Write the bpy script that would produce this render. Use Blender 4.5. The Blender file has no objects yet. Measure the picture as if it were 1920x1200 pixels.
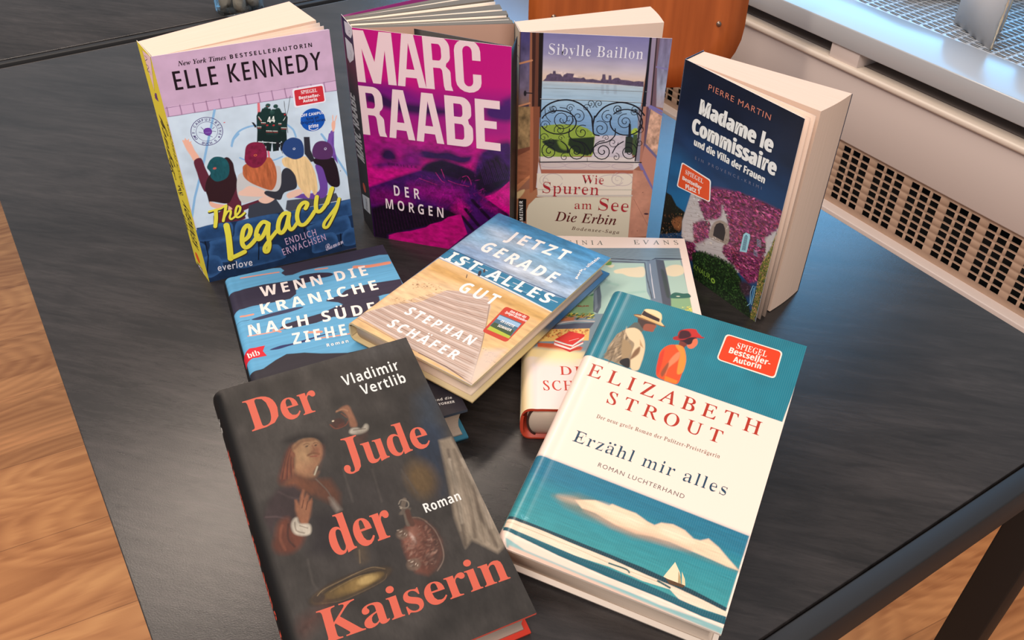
import bpy, bmesh, math
import numpy as np
from mathutils import Matrix, Vector
from mathutils.geometry import tessellate_polygon

# ------------------------------------------------------------------ camera, world, lights, exposure
SC = bpy.context.scene
COL = SC.collection
TZ = 0.74                                    # table top above the floor
SC.view_settings.view_transform = 'Standard'
SC.view_settings.look = 'None'
SC.view_settings.gamma = 1.0
SC.view_settings.exposure = 0.0
SC.view_settings.use_curve_mapping = False

PITCH, ROLL, CAMH, FPX = 0.6942869, 0.0149618, 0.48538, 1652.62
fw = Vector((0, math.cos(PITCH), -math.sin(PITCH))); rt = Vector((1, 0, 0)); up = rt.cross(fw)
rt2 = math.cos(ROLL) * rt + math.sin(ROLL) * up
up2 = -math.sin(ROLL) * rt + math.cos(ROLL) * up
cd = bpy.data.cameras.new('camera'); cd.sensor_width = 36; cd.sensor_fit = 'HORIZONTAL'
cd.lens = FPX * 36 / 1920; cd.clip_start = 0.01
cam = bpy.data.objects.new('camera', cd); COL.objects.link(cam)
M = Matrix((rt2, up2, -fw)).transposed().to_4x4(); M.translation = (0, 0, TZ + CAMH)
cam.matrix_world = M
SC.camera = cam

w = bpy.data.worlds.new('world'); w.use_nodes = True; SC.world = w
w.node_tree.nodes['Background'].inputs[0].default_value = (0.94, 0.96, 1.0, 1)
w.node_tree.nodes['Background'].inputs[1].default_value = 0.38

TA = math.radians(32.8)                      # the table's long direction
TU = Vector((math.cos(TA), math.sin(TA), 0)); TV = Vector((-math.sin(TA), math.cos(TA), 0))
def tp(u, v, z=0.0):                          # table axes -> room
    p = TU * u + TV * v; return Vector((p.x, p.y, TZ + z))

def area(name, loc, target, sx, sy, power, col, spread=180):
    d = bpy.data.lights.new(name, 'AREA'); d.shape = 'RECTANGLE'; d.size = sx; d.size_y = sy
    d.energy = power; d.color = col; d.spread = math.radians(spread)
    o = bpy.data.objects.new(name, d); COL.objects.link(o); o.location = loc
    o.rotation_euler = (Vector(target) - Vector(loc)).to_track_quat('-Z', 'Y').to_euler()
    return o
wnd = area('window_daylight', tp(1.86, 2.2, 0.60), tp(0.3, 2.0, 0.2), 2.5, 1.10, 44, (0.16, 0.55, 1.0))
lamp = area('ceiling_lamp', (-0.72, 1.20, TZ + 1.75), (-0.72, 1.20, TZ), 1.7, 0.16, 34, (1.0, 0.83, 0.68)); lamp.rotation_euler = (0, 0, TA)
area('ceiling_lamp', (-0.15, -0.95, TZ + 1.70), (-0.1, 0.5, TZ), 1.4, 0.5, 44, (1.0, 0.87, 0.78))

# ------------------------------------------------------------------ helpers
def lin(c):
    return tuple(((x / 255) / 12.92) if x / 255 <= 0.04045 else (((x / 255) + 0.055) / 1.055) ** 2.4 for x in c)

def mat(name, col, rough=0.5, metal=0.0, **kw):
    m = bpy.data.materials.new(name); m.use_nodes = True
    b = m.node_tree.nodes['Principled BSDF']
    b.inputs['Base Color'].default_value = (*lin(col), 1); b.inputs['Roughness'].default_value = rough
    b.inputs['Metallic'].default_value = metal
    for k, v in kw.items(): b.inputs[k.replace('_', ' ')].default_value = v
    return m

def N(m, t, **kw):
    n = m.node_tree.nodes.new(t)
    for k, v in kw.items(): setattr(n, k, v)
    return n

def print_mat(name, rough=0.42, coat=0.0, spec=0.4):
    m = mat(name, (128, 128, 128), rough); m.node_tree.nodes['Principled BSDF'].inputs['Coat Weight'].default_value = coat
    m.node_tree.nodes['Principled BSDF'].inputs['Specular IOR Level'].default_value = spec
    m.node_tree.nodes['Principled BSDF'].inputs['Coat Roughness'].default_value = 0.25
    a = N(m, 'ShaderNodeVertexColor'); a.layer_name = 'print'
    m.node_tree.links.new(a.outputs['Color'], m.node_tree.nodes['Principled BSDF'].inputs['Base Color'])
    return m

def page_mat(name, col, dark=0.8, scale=70):
    m = mat(name, col, 0.75); L = m.node_tree.links; b = m.node_tree.nodes['Principled BSDF']
    b.inputs['Specular IOR Level'].default_value = 0.2
    a = N(m, 'ShaderNodeVertexColor'); a.layer_name = 'leaf'
    n = N(m, 'ShaderNodeTexNoise'); n.inputs['Scale'].default_value = 1.0; n.inputs['Detail'].default_value = 4
    mp = N(m, 'ShaderNodeMapping'); mp.inputs['Scale'].default_value = (scale, 1.2, 0.0)
    L.new(a.outputs['Color'], mp.inputs['Vector']); L.new(mp.outputs[0], n.inputs['Vector'])
    r = N(m, 'ShaderNodeValToRGB'); r.color_ramp.elements[0].position = 0.35; r.color_ramp.elements[1].position = 0.6
    c = lin(col); r.color_ramp.elements[0].color = (c[0] * dark, c[1] * dark, c[2] * dark * .97, 1); r.color_ramp.elements[1].color = (*c, 1)
    L.new(n.outputs[0], r.inputs[0]); L.new(r.outputs[0], b.inputs['Base Color'])
    bp = N(m, 'ShaderNodeBump'); bp.inputs['Strength'].default_value = 0.15; bp.inputs['Distance'].default_value = 0.0003
    L.new(n.outputs[0], bp.inputs['Height']); L.new(bp.outputs[0], b.inputs['Normal'])
    return m

def empty(name, loc=(0, 0, 0), rot=None, label=None, cat=None, group=None):
    o = bpy.data.objects.new(name, None); COL.objects.link(o); o.empty_display_size = 0.02
    if rot is not None:
        m = rot.to_4x4(); m.translation = loc; o.matrix_world = m
    else: o.location = loc
    if label: o['label'] = label; o['category'] = cat
    if group: o['group'] = group
    return o

def mesh_obj(name, V, Fc, mats, parent=None, attrs=None, smooth=False, mi=None):
    """V (n,3) array; Fc list of index tuples or an (m,4) array"""
    me = bpy.data.meshes.new(name)
    V = np.asarray(V, dtype=np.float32)
    if isinstance(Fc, np.ndarray): Fc = [Fc]
    elif len(Fc) and not isinstance(Fc[0], np.ndarray): Fc = [list(f) for f in Fc]
    if len(Fc) and isinstance(Fc[0], np.ndarray):
        loops = np.concatenate([f.ravel() for f in Fc]).astype(np.int32)
        tot = np.concatenate([np.full(len(f), f.shape[1], np.int32) for f in Fc])
    else:
        loops = np.array([i for f in Fc for i in f], np.int32); tot = np.array([len(f) for f in Fc], np.int32)
    me.vertices.add(len(V)); me.vertices.foreach_set('co', V.ravel())
    me.loops.add(len(loops)); me.loops.foreach_set('vertex_index', loops)
    me.polygons.add(len(tot)); st = np.concatenate([[0], np.cumsum(tot)[:-1]]).astype(np.int32)
    me.polygons.foreach_set('loop_start', st); me.polygons.foreach_set('loop_total', tot)
    for m in (mats if isinstance(mats, (list, tuple)) else [mats]): me.materials.append(m)
    if mi is not None: me.polygons.foreach_set('material_index', np.asarray(mi, np.int32))
    if smooth: me.polygons.foreach_set('use_smooth', np.ones(len(tot), bool))
    me.update(calc_edges=True)
    for k, c in (attrs or {}).items():
        a = me.color_attributes.new(k, 'FLOAT_COLOR', 'POINT')
        c = np.asarray(c, np.float32)
        if c.shape[1] == 3: c = np.concatenate([c, np.ones((len(c), 1), np.float32)], 1)
        a.data.foreach_set('color', c.ravel())
    me.validate()
    o = bpy.data.objects.new(name, me); COL.objects.link(o)
    if parent is not None: o.parent = parent
    return o

def box_vf(lo, hi, off=0):
    x0, y0, z0 = lo; x1, y1, z1 = hi
    V = [(x0, y0, z0), (x1, y0, z0), (x1, y1, z0), (x0, y1, z0), (x0, y0, z1), (x1, y0, z1), (x1, y1, z1), (x0, y1, z1)]
    Fs = [(0, 3, 2, 1), (4, 5, 6, 7), (0, 1, 5, 4), (1, 2, 6, 5), (2, 3, 7, 6), (3, 0, 4, 7)]
    return V, [tuple(i + off for i in f) for f in Fs]

class MB:
    def __init__(s): s.V = []; s.F = []
    def add(s, V, Fc):
        o = len(s.V); s.V += [tuple(v) for v in V]; s.F += [tuple(i + o for i in f) for f in Fc]; return s
    def box(s, lo, hi): V, Fc = box_vf(lo, hi); return s.add(V, Fc)
    def prism(s, poly, z0, z1, cap=True):
        n = len(poly); V = [(p[0], p[1], z0) for p in poly] + [(p[0], p[1], z1) for p in poly]
        Fc = [(i, (i + 1) % n, n + (i + 1) % n, n + i) for i in range(n)]
        if cap: Fc += [tuple(range(n - 1, -1, -1)), tuple(range(n, 2 * n))]
        return s.add(V, Fc)
    def tube(s, pts, r, n=12):
        V = []; Fc = []; P = [Vector(p) for p in pts]; prev = None
        for i, p in enumerate(P):
            t = (P[min(i + 1, len(P) - 1)] - P[max(i - 1, 0)]).normalized()
            if prev is None: a = t.orthogonal().normalized()
            else: a = (prev - t * prev.dot(t)).normalized()
            prev = a; b = t.cross(a); rr = r[i] if isinstance(r, (list, tuple)) else r
            for k in range(n):
                an = 2 * math.pi * k / n; V.append(p + a * (rr * math.cos(an)) + b * (rr * math.sin(an)))
        for i in range(len(P) - 1):
            for k in range(n): Fc.append((i * n + k, i * n + (k + 1) % n, (i + 1) * n + (k + 1) % n, (i + 1) * n + k))
        Fc.append(tuple(range(n - 1, -1, -1))); Fc.append(tuple((len(P) - 1) * n + k for k in range(n)))
        return s.add(V, Fc)
    def build(s, name, m, parent=None, smooth=False, bevel=0, seg=2):
        o = mesh_obj(name, s.V, s.F, m, parent, smooth=smooth)
        if bevel:
            b = o.modifiers.new('b', 'BEVEL'); b.width = bevel; b.segments = seg; b.limit_method = 'ANGLE'; b.angle_limit = math.radians(40)
        return o

# ------------------------------------------------------------------ painter for printed covers
def catmull(P, k=5, closed=True):
    P = np.array(P, float); n = len(P)
    if n < 3: return P
    out = []
    rng = range(n if closed else n - 1)
    for i in rng:
        if closed: a, b, c, d = P[(i - 1) % n], P[i], P[(i + 1) % n], P[(i + 2) % n]
        else: a, b, c, d = P[max(i - 1, 0)], P[i], P[i + 1], P[min(i + 2, n - 1)]
        for j in range(k):
            t = j / k
            out.append(.5 * ((2 * b) + (c - a) * t + (2 * a - 5 * b + 4 * c - d) * t * t + (-a + 3 * b - 3 * c + d) * t ** 3))
    if not closed: out.append(P[-1])
    return np.array(out)

def vnoise(u, v, sx, sy, seed):
    r = np.random.RandomState(seed); tot = 0; amp = 1; norm = 0
    for o in range(3):
        x = u / sx * 2 ** o + 7.3; y = v / sy * 2 ** o + 3.1
        G = r.rand(97, 97) * 2 - 1
        xi = np.floor(x).astype(int); yi = np.floor(y).astype(int); fx = x - xi; fy = y - yi
        fx = fx * fx * (3 - 2 * fx); fy = fy * fy * (3 - 2 * fy)
        g = lambda a, b: G[a % 97, b % 97]
        tot = tot + amp * ((g(xi, yi) * (1 - fx) + g(xi + 1, yi) * fx) * (1 - fy) + (g(xi, yi + 1) * (1 - fx) + g(xi + 1, yi + 1) * fx) * fy)
        norm += amp; amp *= .55
    return tot / norm * 1.6

def inside(u, v, P):
    x0, y0 = P[-1]; c = np.zeros(u.shape, bool)
    for x1, y1 in P:
        if y1 != y0:
            m = ((y1 > v) != (y0 > v)) & (u < (x0 - x1) * (v - y1) / (y0 - y1) + x1)
            c ^= m
        x0, y0 = x1, y1
    return c

def segdist(u, v, P, closed):
    d = np.full(u.shape, 1e9)
    n = len(P)
    for i in range(n if closed else n - 1):
        a = P[i]; b = P[(i + 1) % n]; dx, dy = b[0] - a[0], b[1] - a[1]; q = dx * dx + dy * dy + 1e-12
        t = np.clip(((u - a[0]) * dx + (v - a[1]) * dy) / q, 0, 1)
        d = np.minimum(d, np.hypot(u - a[0] - t * dx, v - a[1] - t * dy))
    return d

class Paint:
    def __init__(s, W, H, res, u0=0.0):
        s.nu = max(2, int(round((W - u0) / res))); s.nv = int(round(H / res))
        s.us = np.linspace(u0, W, s.nu + 1); s.vs = np.linspace(0, H, s.nv + 1)
        s.U, s.V = np.meshgrid(s.us, s.vs); s.C = np.full(s.U.shape + (3,), .5)
    def win(s, P, pad):
        P = np.asarray(P); a = np.searchsorted(s.us, P[:, 0].min() - pad); b = np.searchsorted(s.us, P[:, 0].max() + pad)
        c = np.searchsorted(s.vs, P[:, 1].min() - pad); d = np.searchsorted(s.vs, P[:, 1].max() + pad)
        return (slice(c, d), slice(a, b)) if b > a and d > c else None
    def blend(s, w, c, m):
        c = np.asarray(lin(c)); s.C[w] = s.C[w] * (1 - m[..., None]) + c * m[..., None]
    def polymask(s, P, soft):
        w = s.win(P, soft + .5)
        if w is None: return None, None
        u = s.U[w]; v = s.V[w]; d = segdist(u, v, P, True); ins = inside(u, v, P)
        sd = np.where(ins, d, -d); return w, np.clip(sd / max(soft, .15) * .5 + .5, 0, 1)
    def run(s, ops):
        for o in ops:
            k = o[0]
            if k == 'bg': s.C[:] = lin(o[1])
            elif k == 'g':
                st = sorted((a, lin(c)) for a, c in o[1]); xs = [a for a, c in st]
                G = np.stack([np.interp(s.V, xs, [c[i] for a, c in st]) for i in range(3)], -1)
                if o[2]:
                    w, m = s.polymask(o[2], .3)
                    if w: s.C[w] = s.C[w] * (1 - m[..., None]) + G[w] * m[..., None]
                else: s.C[:] = G
            elif k == 'p':
                P = catmull(o[2]) if o[4] else np.array(o[2]); w, m = s.polymask(P, o[3])
                if w: s.blend(w, o[1], m * o[5])
            elif k == 'l':
                P = catmull(o[2], 5, False) if o[5] else np.array(o[2]); w = s.win(P, o[3] + o[4] + .5)
                if w:
                    d = segdist(s.U[w], s.V[w], P, False); s.blend(w, o[1], np.clip((o[3] / 2 - d) / max(o[4], .15) + .5, 0, 1) * o[6])
            elif k == 'e':
                _, c, ct, rx, ry, an, soft, a = o; R = max(rx, ry) + soft + .5; w = s.win([(ct[0] - R, ct[1] - R), (ct[0] + R, ct[1] + R)], 0)
                if w:
                    an = math.radians(an); du = s.U[w] - ct[0]; dv = s.V[w] - ct[1]
                    x = (du * math.cos(an) + dv * math.sin(an)) / rx; y = (-du * math.sin(an) + dv * math.cos(an)) / ry
                    d = (1 - np.hypot(x, y)) * min(rx, ry); s.blend(w, c, np.clip(d / max(soft, .15) + .5, 0, 1) * a)
            elif k == 'd':
                _, cols, pts, n, size, seed, asp, ang, a = o; r = np.random.RandomState(seed); P = np.array(pts)
                lo = P.min(0); hi = P.max(0); Q = lo + r.rand(n * 8, 2) * (hi - lo); Q = Q[inside(Q[:, 0], Q[:, 1], P)][:n]
                for q in Q:
                    sz = size * (.5 + r.rand()) * .5; c = cols[r.randint(len(cols))]; f = .7 + .6 * r.rand()
                    th = math.radians(ang + r.randn() * 25 if asp > 1 else r.rand() * 360); R = sz * asp * 1.4
                    w = s.win([(q[0] - R, q[1] - R), (q[0] + R, q[1] + R)], 0)
                    if w:
                        du = s.U[w] - q[0]; dv = s.V[w] - q[1]; x = (du * math.cos(th) + dv * math.sin(th)) / (sz * asp * 1.3); y = (-du * math.sin(th) + dv * math.cos(th)) / (sz * .8)
                        s.blend(w, tuple(min(255, t * f) for t in c), np.clip((1 - np.hypot(x, y)) * 1.6, 0, 1) * a)
            elif k == 'n':
                _, amt, sx, sy, seed, pts, col, thr = o; f = vnoise(s.U, s.V, sx, sy, seed)
                if pts:
                    w, m = s.polymask(pts, 1.0)
                    if w: s.C[w] *= (1 + 2.0 * amt * f[w] * m)[..., None]
                else: s.C *= (1 + 2.0 * amt * f)[..., None]
            elif k == 'mul': s.C *= o[1]
            elif k == 'rib':
                w, m = s.polymask(o[1], .3)
                if w: s.C[w] = s.C[w] + (m * o[2] * (.5 + .5 * np.sin(s.U[w] * 2 * math.pi / 1.4)))[..., None] * np.array((.5, .8, .8))
        s.C = np.clip(s.C, .001, 1)

# ------------------------------------------------------------------ lettering
STY = {'serif_b': (0x1D400, 0x1D41A, 0x1D7CE), 'serif_i': (0x1D434, 0x1D44E, 0), 'serif_i0': (0x1D434, 0x1D44E, 0), 'serif_bi': (0x1D468, 0x1D482, 0x1D7CE),
       'script_b': (0x1D4D0, 0x1D4EA, 0), 'sans_b': (0x1D5D4, 0x1D5EE, 0x1D7EC), 'sans_bi': (0x1D63C, 0x1D656, 0x1D7EC), 'sans': None}
GC = {}
def conv(ch, st):
    t = STY[st]
    if t is None: return ch
    if st.startswith('serif_i') and ch == 'h': return chr(0x210E)
    if 'A' <= ch <= 'Z': return chr(t[0] + ord(ch) - 65)
    if 'a' <= ch <= 'z': return chr(t[1] + ord(ch) - 97)
    if '0' <= ch <= '9' and t[2]: return chr(t[2] + ord(ch) - 48)
    return ch
def raw(body, res=3):
    c = bpy.data.curves.new('t', 'FONT'); c.body = body; c.fill_mode = 'FRONT'; c.resolution_u = res
    o = bpy.data.objects.new('t', c); COL.objects.link(o); bpy.context.view_layer.update()
    me = o.to_mesh(); V = np.array([v.co[:2] for v in me.vertices]).reshape(-1, 2); Fc = [tuple(p.vertices) for p in me.polygons]
    o.to_mesh_clear(); bpy.data.objects.remove(o); bpy.data.curves.remove(c)
    return V, Fc
UML = {'Ä': 'A', 'Ö': 'O', 'Ü': 'U', 'ä': 'a', 'ö': 'o', 'ü': 'u'}
def glyph(ch, st):
    """verts, faces, outward x/y normals, advance"""
    k = (ch, st)
    if k in GC: return GC[k]
    if ch == ' ':
        a = raw('I I')[0][:, 0].max() - raw('II')[0][:, 0].max(); GC[k] = (np.zeros((0, 2)), [], np.zeros((0, 2)), a); return GC[k]
    base = UML.get(ch, ch) if st != 'sans' else ch
    g = conv(base, st); V, Fc = raw(g)
    if ch == 'T' and st == 'sans_b':
        a, b, t = V[:, 0].min(), V[:, 0].max(), V[:, 1].max(); m_ = (a + b) / 2; h_ = .075
        V = np.array([(a, t - .125), (m_ - h_, t - .125), (m_ - h_, 0), (m_ + h_, 0), (m_ + h_, t - .125), (b, t - .125), (b, t), (a, t)]); Fc = [(0, 1, 4, 5, 6, 7), (1, 2, 3, 4)]
    V2, _ = raw(g + 'I'); VI, _ = raw('I'); adv = V2[:, 0].max() - VI[:, 0].max()
    # boundary normals
    E = {}
    for f in Fc:
        for i in range(len(f)):
            a, b = f[i], f[(i + 1) % len(f)]; E[(a, b)] = E.get((a, b), 0) + 1
    nr = np.zeros_like(V)
    for (a, b) in E:
        if (b, a) not in E:
            d = V[b] - V[a]; L = np.hypot(*d)
            if L > 1e-9: n = np.array([d[1], -d[0]]) / L; nr[a] += n; nr[b] += n
    ln = np.hypot(nr[:, 0], nr[:, 1]); nr[ln > 0] /= ln[ln > 0][:, None]
    # triangle winding tells which side is out
    if Fc:
        f = Fc[0]; a, b, c = V[f[0]], V[f[1]], V[f[2]]
        if (b[0] - a[0]) * (c[1] - a[1]) - (b[1] - a[1]) * (c[0] - a[0]) < 0: nr = -nr
    if st == 'serif_i0':
        V = V.copy(); V[:, 0] -= V[:, 1] * 0.29
    if base != ch:
        top = V[:, 1].max(); cx = (V[:, 0].min() + V[:, 0].max()) / 2; n0 = len(V); r = .062; ad = []; af = []; an = []
        for sx in (-.125, .125):
            i0 = n0 + len(ad); ad += [(cx + sx + r * math.cos(t * math.pi / 6), top + .14 + r * math.sin(t * math.pi / 6)) for t in range(12)]; af.append(tuple(range(i0, i0 + 12))); an += [(0, 0)] * 12
        V = np.concatenate([V, np.array(ad)]); Fc = Fc + af; nr = np.concatenate([nr, np.array(an)])
    GC[k] = (V, Fc, nr, adv); return GC[k]
def capref(st, ref):
    if ref == 'cap': ch = 'H'
    elif ref == 'x': ch = 'x'
    else: ch = 'd'
    return glyph(ch, st)[0][:, 1].max()
def text_vf(s, st, tr, dx, dy):
    V = []; Fc = []; x = 0; n = 0
    for i, ch in enumerate(s):
        g, f, nr, adv = glyph(ch, st)
        if len(g):
            q = g + nr * np.array([dx, dy]); q = q + np.array([x, 0]); V.append(q); Fc += [tuple(t + n for t in ff) for ff in f]; n += len(q)
        x += adv + tr
    V = np.concatenate(V); return V, Fc

def arc_text(s, st, ct, r, a0, a1, h, ins):
    out = []; sc = h / capref(st, 'cap'); n = len(s)
    for i, ch in enumerate(s):
        g, f, nr, adv = glyph(ch, st)
        if not len(g): continue
        a = math.radians(a0 + (a1 - a0) * i / (n - 1)); q = g.copy(); q[:, 0] -= (q[:, 0].min() + q[:, 0].max()) / 2; q *= sc
        if ins: rr = r - 0 ; q[:, 1] -= h; up_ = np.array([-math.cos(a), -math.sin(a)]); rg = np.array([-math.sin(a), math.cos(a)]); P = np.array(ct) + up_ * (-(r)) + q[:, :1] * rg + q[:, 1:] * up_ + up_ * 0
        else: up_ = np.array([math.cos(a), math.sin(a)]); rg = np.array([math.sin(a), -math.cos(a)]); P = np.array(ct) + up_ * r + q[:, :1] * rg + q[:, 1:] * up_
        out.append((P, f))
    return out

def poly_vf(P):
    P = [(float(a), float(b)) for a, b in P]
    T = tessellate_polygon([[Vector((a, b, 0)) for a, b in P]]); out = []
    for t in T:
        a, b, c = (P[i] for i in t)
        cr = (b[0] - a[0]) * (c[1] - a[1]) - (b[1] - a[1]) * (c[0] - a[0])
        out.append(tuple(t) if cr > 0 else tuple(reversed(t)))
    return np.array(P), out
def stroke_vf(P, w, k=0):
    P = catmull(P, 5, False) if k else np.array(P, float)
    d = np.gradient(P, axis=0) if len(P) > 2 else np.array([P[1] - P[0]] * 2); d /= np.hypot(d[:, 0], d[:, 1])[:, None] + 1e-9
    nn = np.stack([-d[:, 1], d[:, 0]], 1) * w / 2; n = len(P)
    zr = np.linspace(0, .006, n)[:, None]
    V = np.concatenate([np.hstack([P + nn, zr]), np.hstack([P - nn, zr])]); Fc = [(i, n + i, n + i + 1, i + 1) for i in range(n - 1)]
    for c, s0 in ((P[0], -.0015), (P[-1], .0075)):
        o = len(V); ring = [(c[0] + w / 2 * math.cos(t * math.pi / 5), c[1] + w / 2 * math.sin(t * math.pi / 5), s0) for t in range(10)]
        V = np.concatenate([V, ring]); Fc.append(tuple(range(o, o + 10)))
    return V, Fc
def rquad(P, r):
    P = [np.array(p, float) for p in P]; out = []
    ar = sum(P[i][0] * P[(i + 1) % 4][1] - P[(i + 1) % 4][0] * P[i][1] for i in range(4))
    for i in range(4):
        a, b, c = P[i - 1], P[i], P[(i + 1) % 4]; d1 = (a - b) / np.hypot(*(a - b)); d2 = (c - b) / np.hypot(*(c - b))
        p1 = b + d1 * r; p2 = b + d2 * r
        for t in np.linspace(0, 1, 7): out.append((1 - t) ** 2 * p1 + 2 * t * (1 - t) * b + t * t * p2)
    return out

# condensed block capitals, outlines in a unit box (first loop outside, the rest holes)
def blk(ch):
    def arc(cx, cy, rx, ry, a0, a1, n=8): return [(cx + rx * math.cos(math.radians(a0 + (a1 - a0) * i / n)), cy + ry * math.sin(math.radians(a0 + (a1 - a0) * i / n))) for i in range(n + 1)]
    if ch == 'M': return [[(0, 0), (0, 1), (.31, 1), (.5, .42), (.69, 1), (1, 1), (1, 0), (.79, 0), (.79, .66), (.6, 0), (.4, 0), (.21, .66), (.21, 0)]]
    if ch == 'A': return [[(0, 0), (.30, 1), (.70, 1), (1, 0), (.74, 0), (.69, .18), (.31, .18), (.26, 0)], [(.36, .34), (.64, .34), (.5, .84)]]
    if ch == 'R': return [[(0, 0), (0, 1)] + [(.5, 1)] + arc(.62, .80, .36, .20, 90, 0) + arc(.62, .66, .36, .17, 0, -55)[1:] + [(.80, .46)] + arc(.62, .34, .34, .12, 50, 0)[1:] + [(.96, .1), (1.02, 0), (.72, 0), (.68, .08), (.66, .34)] + arc(.56, .34, .10, .08, 20, 90) + [(.32, .42), (.32, 0)],
                          [(.32, .56), (.52, .56)] + arc(.54, .66, .12, .10, -80, 0) + arc(.54, .77, .12, .10, 0, 80) + [(.32, .87)]]
    if ch == 'C': return [arc(.5, .79, .5, .21, 0, 180) + arc(.5, .21, .5, .21, 180, 360) + [(1, .36), (.68, .36), (.68, .24)] + arc(.5, .22, .18, .10, 0, -180)[0:] + arc(.5, .78, .18, .10, 180, 0) + [(.68, .62), (1, .62)]]
    if ch == 'B': return [[(0, 0), (0, 1), (.5, 1)] + arc(.60, .80, .36, .20, 90, 0) + arc(.60, .68, .36, .15, 0, -50)[1:] + arc(.62, .36, .38, .15, 50, 0) + arc(.62, .21, .38, .21, 0, -90) ,
                          [(.32, .60), (.5, .60)] + arc(.54, .68, .10, .08, -80, 0) + arc(.54, .79, .10, .07, 0, 80) + [(.32, .86)],
                          [(.32, .14), (.5, .14)] + arc(.56, .22, .11, .08, -80, 0) + arc(.56, .38, .11, .08, 0, 80) + [(.32, .46)]]
    if ch == 'E': return [[(0, 0), (0, 1), (1, 1), (1, .84), (.36, .84), (.36, .59), (.86, .59), (.86, .44), (.36, .44), (.36, .16), (1, .16), (1, 0)]]

class Decals:
    """flat inked shapes lifted a few hundredths of a millimetre off the cover"""
    def __init__(s): s.parts = {}; s.k = 0
    def put(s, part, V, Fc, col):
        s.k += 1
        P = s.parts.setdefault((part + '#%d' % s.k) if part.endswith('_lettering') else part, ([], [], [])); o = sum(len(a) for a in P[0])
        V = np.asarray(V, float); zz_ = .03 + .0065 * s.k
        V3 = np.concatenate([V, np.full((len(V), 1), zz_)], 1) if V.shape[1] == 2 else V + np.array([0, 0, zz_])
        P[0].append(V3); P[1].extend([tuple(i + o for i in f) for f in Fc]); P[2].append(np.tile(lin(col), (len(V), 1)))
    def run(s, ops):
        for o in ops:
            k = o[0]
            if k == 'P': s.put(o[4] or 'artwork', *poly_vf(catmull(o[2]) if o[3] else o[2]), o[1])
            elif k == 'L': s.put(o[5] or 'artwork', *stroke_vf(o[2], o[3], o[4]), o[1])
            elif k == 'RR': s.put(o[4], *poly_vf(rquad(o[2], o[3])), o[1])
            elif k == 'C':
                _, c, ct, r, part, wd = o
                ring = [(ct[0] + r * math.cos(i * math.pi / 24), ct[1] + r * math.sin(i * math.pi / 24)) for i in range(49)]
                if wd: s.put(part, *stroke_vf(ring, wd), c)
                else: s.put(part, ring[:-1], [tuple(range(48))], c)
            elif k == 'ST':
                _, c, ct, r, part = o; V = [(ct[0] + (r if i % 2 == 0 else r * .45) * math.sin(i * math.pi / 5), ct[1] + (r if i % 2 == 0 else r * .45) * math.cos(i * math.pi / 5)) for i in range(10)] + [ct]
                s.put(part, V, [((i + 1) % 10, i, 10) for i in range(10)], c)
            elif k == 'TC':
                for V, Fc in arc_text(o[1], o[2], o[4], o[5], o[6], o[7], o[8], o[10]): s.put(o[9], V, Fc, o[3]); s.k -= 1
            elif k in ('T', 'BLK'):
                if k == 'T': _, st_, style, col, A, B, H, tr, ref, dx, dy, part = o
                else: _, st_, col, A, B, H, xs, part = o
                A = np.array(A); X = np.array(B) - A; Y = np.array(H) - A; xl = X / np.hypot(*X); yp = np.array([-xl[1], xl[0]]); Y = yp * (Y @ yp)
                if k == 'T':
                    V, Fc = text_vf(st_, style, tr, dx, dy); a, b = V[:, 0].min(), V[:, 0].max(); cr = capref(style, ref)
                    Q = A + ((V[:, :1] - a) / (b - a)) * X + (V[:, 1:] / cr) * Y; s.put(part, Q, Fc, col)
                else:
                    for i, ch in enumerate(st_):
                        lp = blk(ch); a, b = xs[2 * i], xs[2 * i + 1]; pts = [q for l in lp for q in l]
                        T = tessellate_polygon([[Vector((q[0], q[1], 0)) for q in l] for l in lp])
                        Fc = []
                        for t in T:
                            p0, p1, p2 = (pts[j] for j in t); c = (p1[0] - p0[0]) * (p2[1] - p0[1]) - (p1[1] - p0[1]) * (p2[0] - p0[0]); Fc.append(tuple(t) if c > 0 else tuple(reversed(t)))
                        Q = np.array(pts); Q = A + (a + Q[:, :1] * (b - a)) * X + Q[:, 1:] * Y; s.put(part, Q, Fc, col)

def clip_ink(A, Fc, C, lo, hi, cuts=()):
    """trim printed shapes to the sheet and give them edges where the sheet bends"""
    inside_ = A[:, 0].min() >= lo[0] and A[:, 1].min() >= lo[1] and A[:, 0].max() <= hi[0] and A[:, 1].max() <= hi[1]
    if inside_ and (not len(cuts) or A[:, 0].min() > max(cuts)): return A, Fc, C
    bm = bmesh.new(); cl = bm.verts.layers.float_color.new('c'); vs = []
    for p, c in zip(A, C):
        v = bm.verts.new(p); v[cl] = (*c, 1); vs.append(v)
    for f in Fc:
        try: bm.faces.new([vs[i] for i in f])
        except ValueError: pass
    def cut(co, no, clear):
        g = list(bm.verts) + list(bm.edges) + list(bm.faces)
        bmesh.ops.bisect_plane(bm, geom=g, dist=1e-5, plane_co=co, plane_no=no, clear_outer=clear)
    if not inside_:
        cut((lo[0], 0, 0), (-1, 0, 0), True); cut((hi[0], 0, 0), (1, 0, 0), True); cut((0, lo[1], 0), (0, -1, 0), True); cut((0, hi[1], 0), (0, 1, 0), True)
    for u in cuts:
        if A[:, 0].min() < u < A[:, 0].max(): cut((u, 0, 0), (1, 0, 0), False)
    bm.verts.index_update()
    A2 = np.array([v.co[:] for v in bm.verts]).reshape(-1, 3); C2 = np.array([v[cl][:3] for v in bm.verts]).reshape(-1, 3); F2 = [tuple(v.index for v in f.verts) for f in bm.faces]
    bm.free(); return A2, F2, C2

# ------------------------------------------------------------------ book building
MM = .001
def surf_flat(u, v, n): return np.stack([u * MM, v * MM, n * MM], 1)

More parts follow.
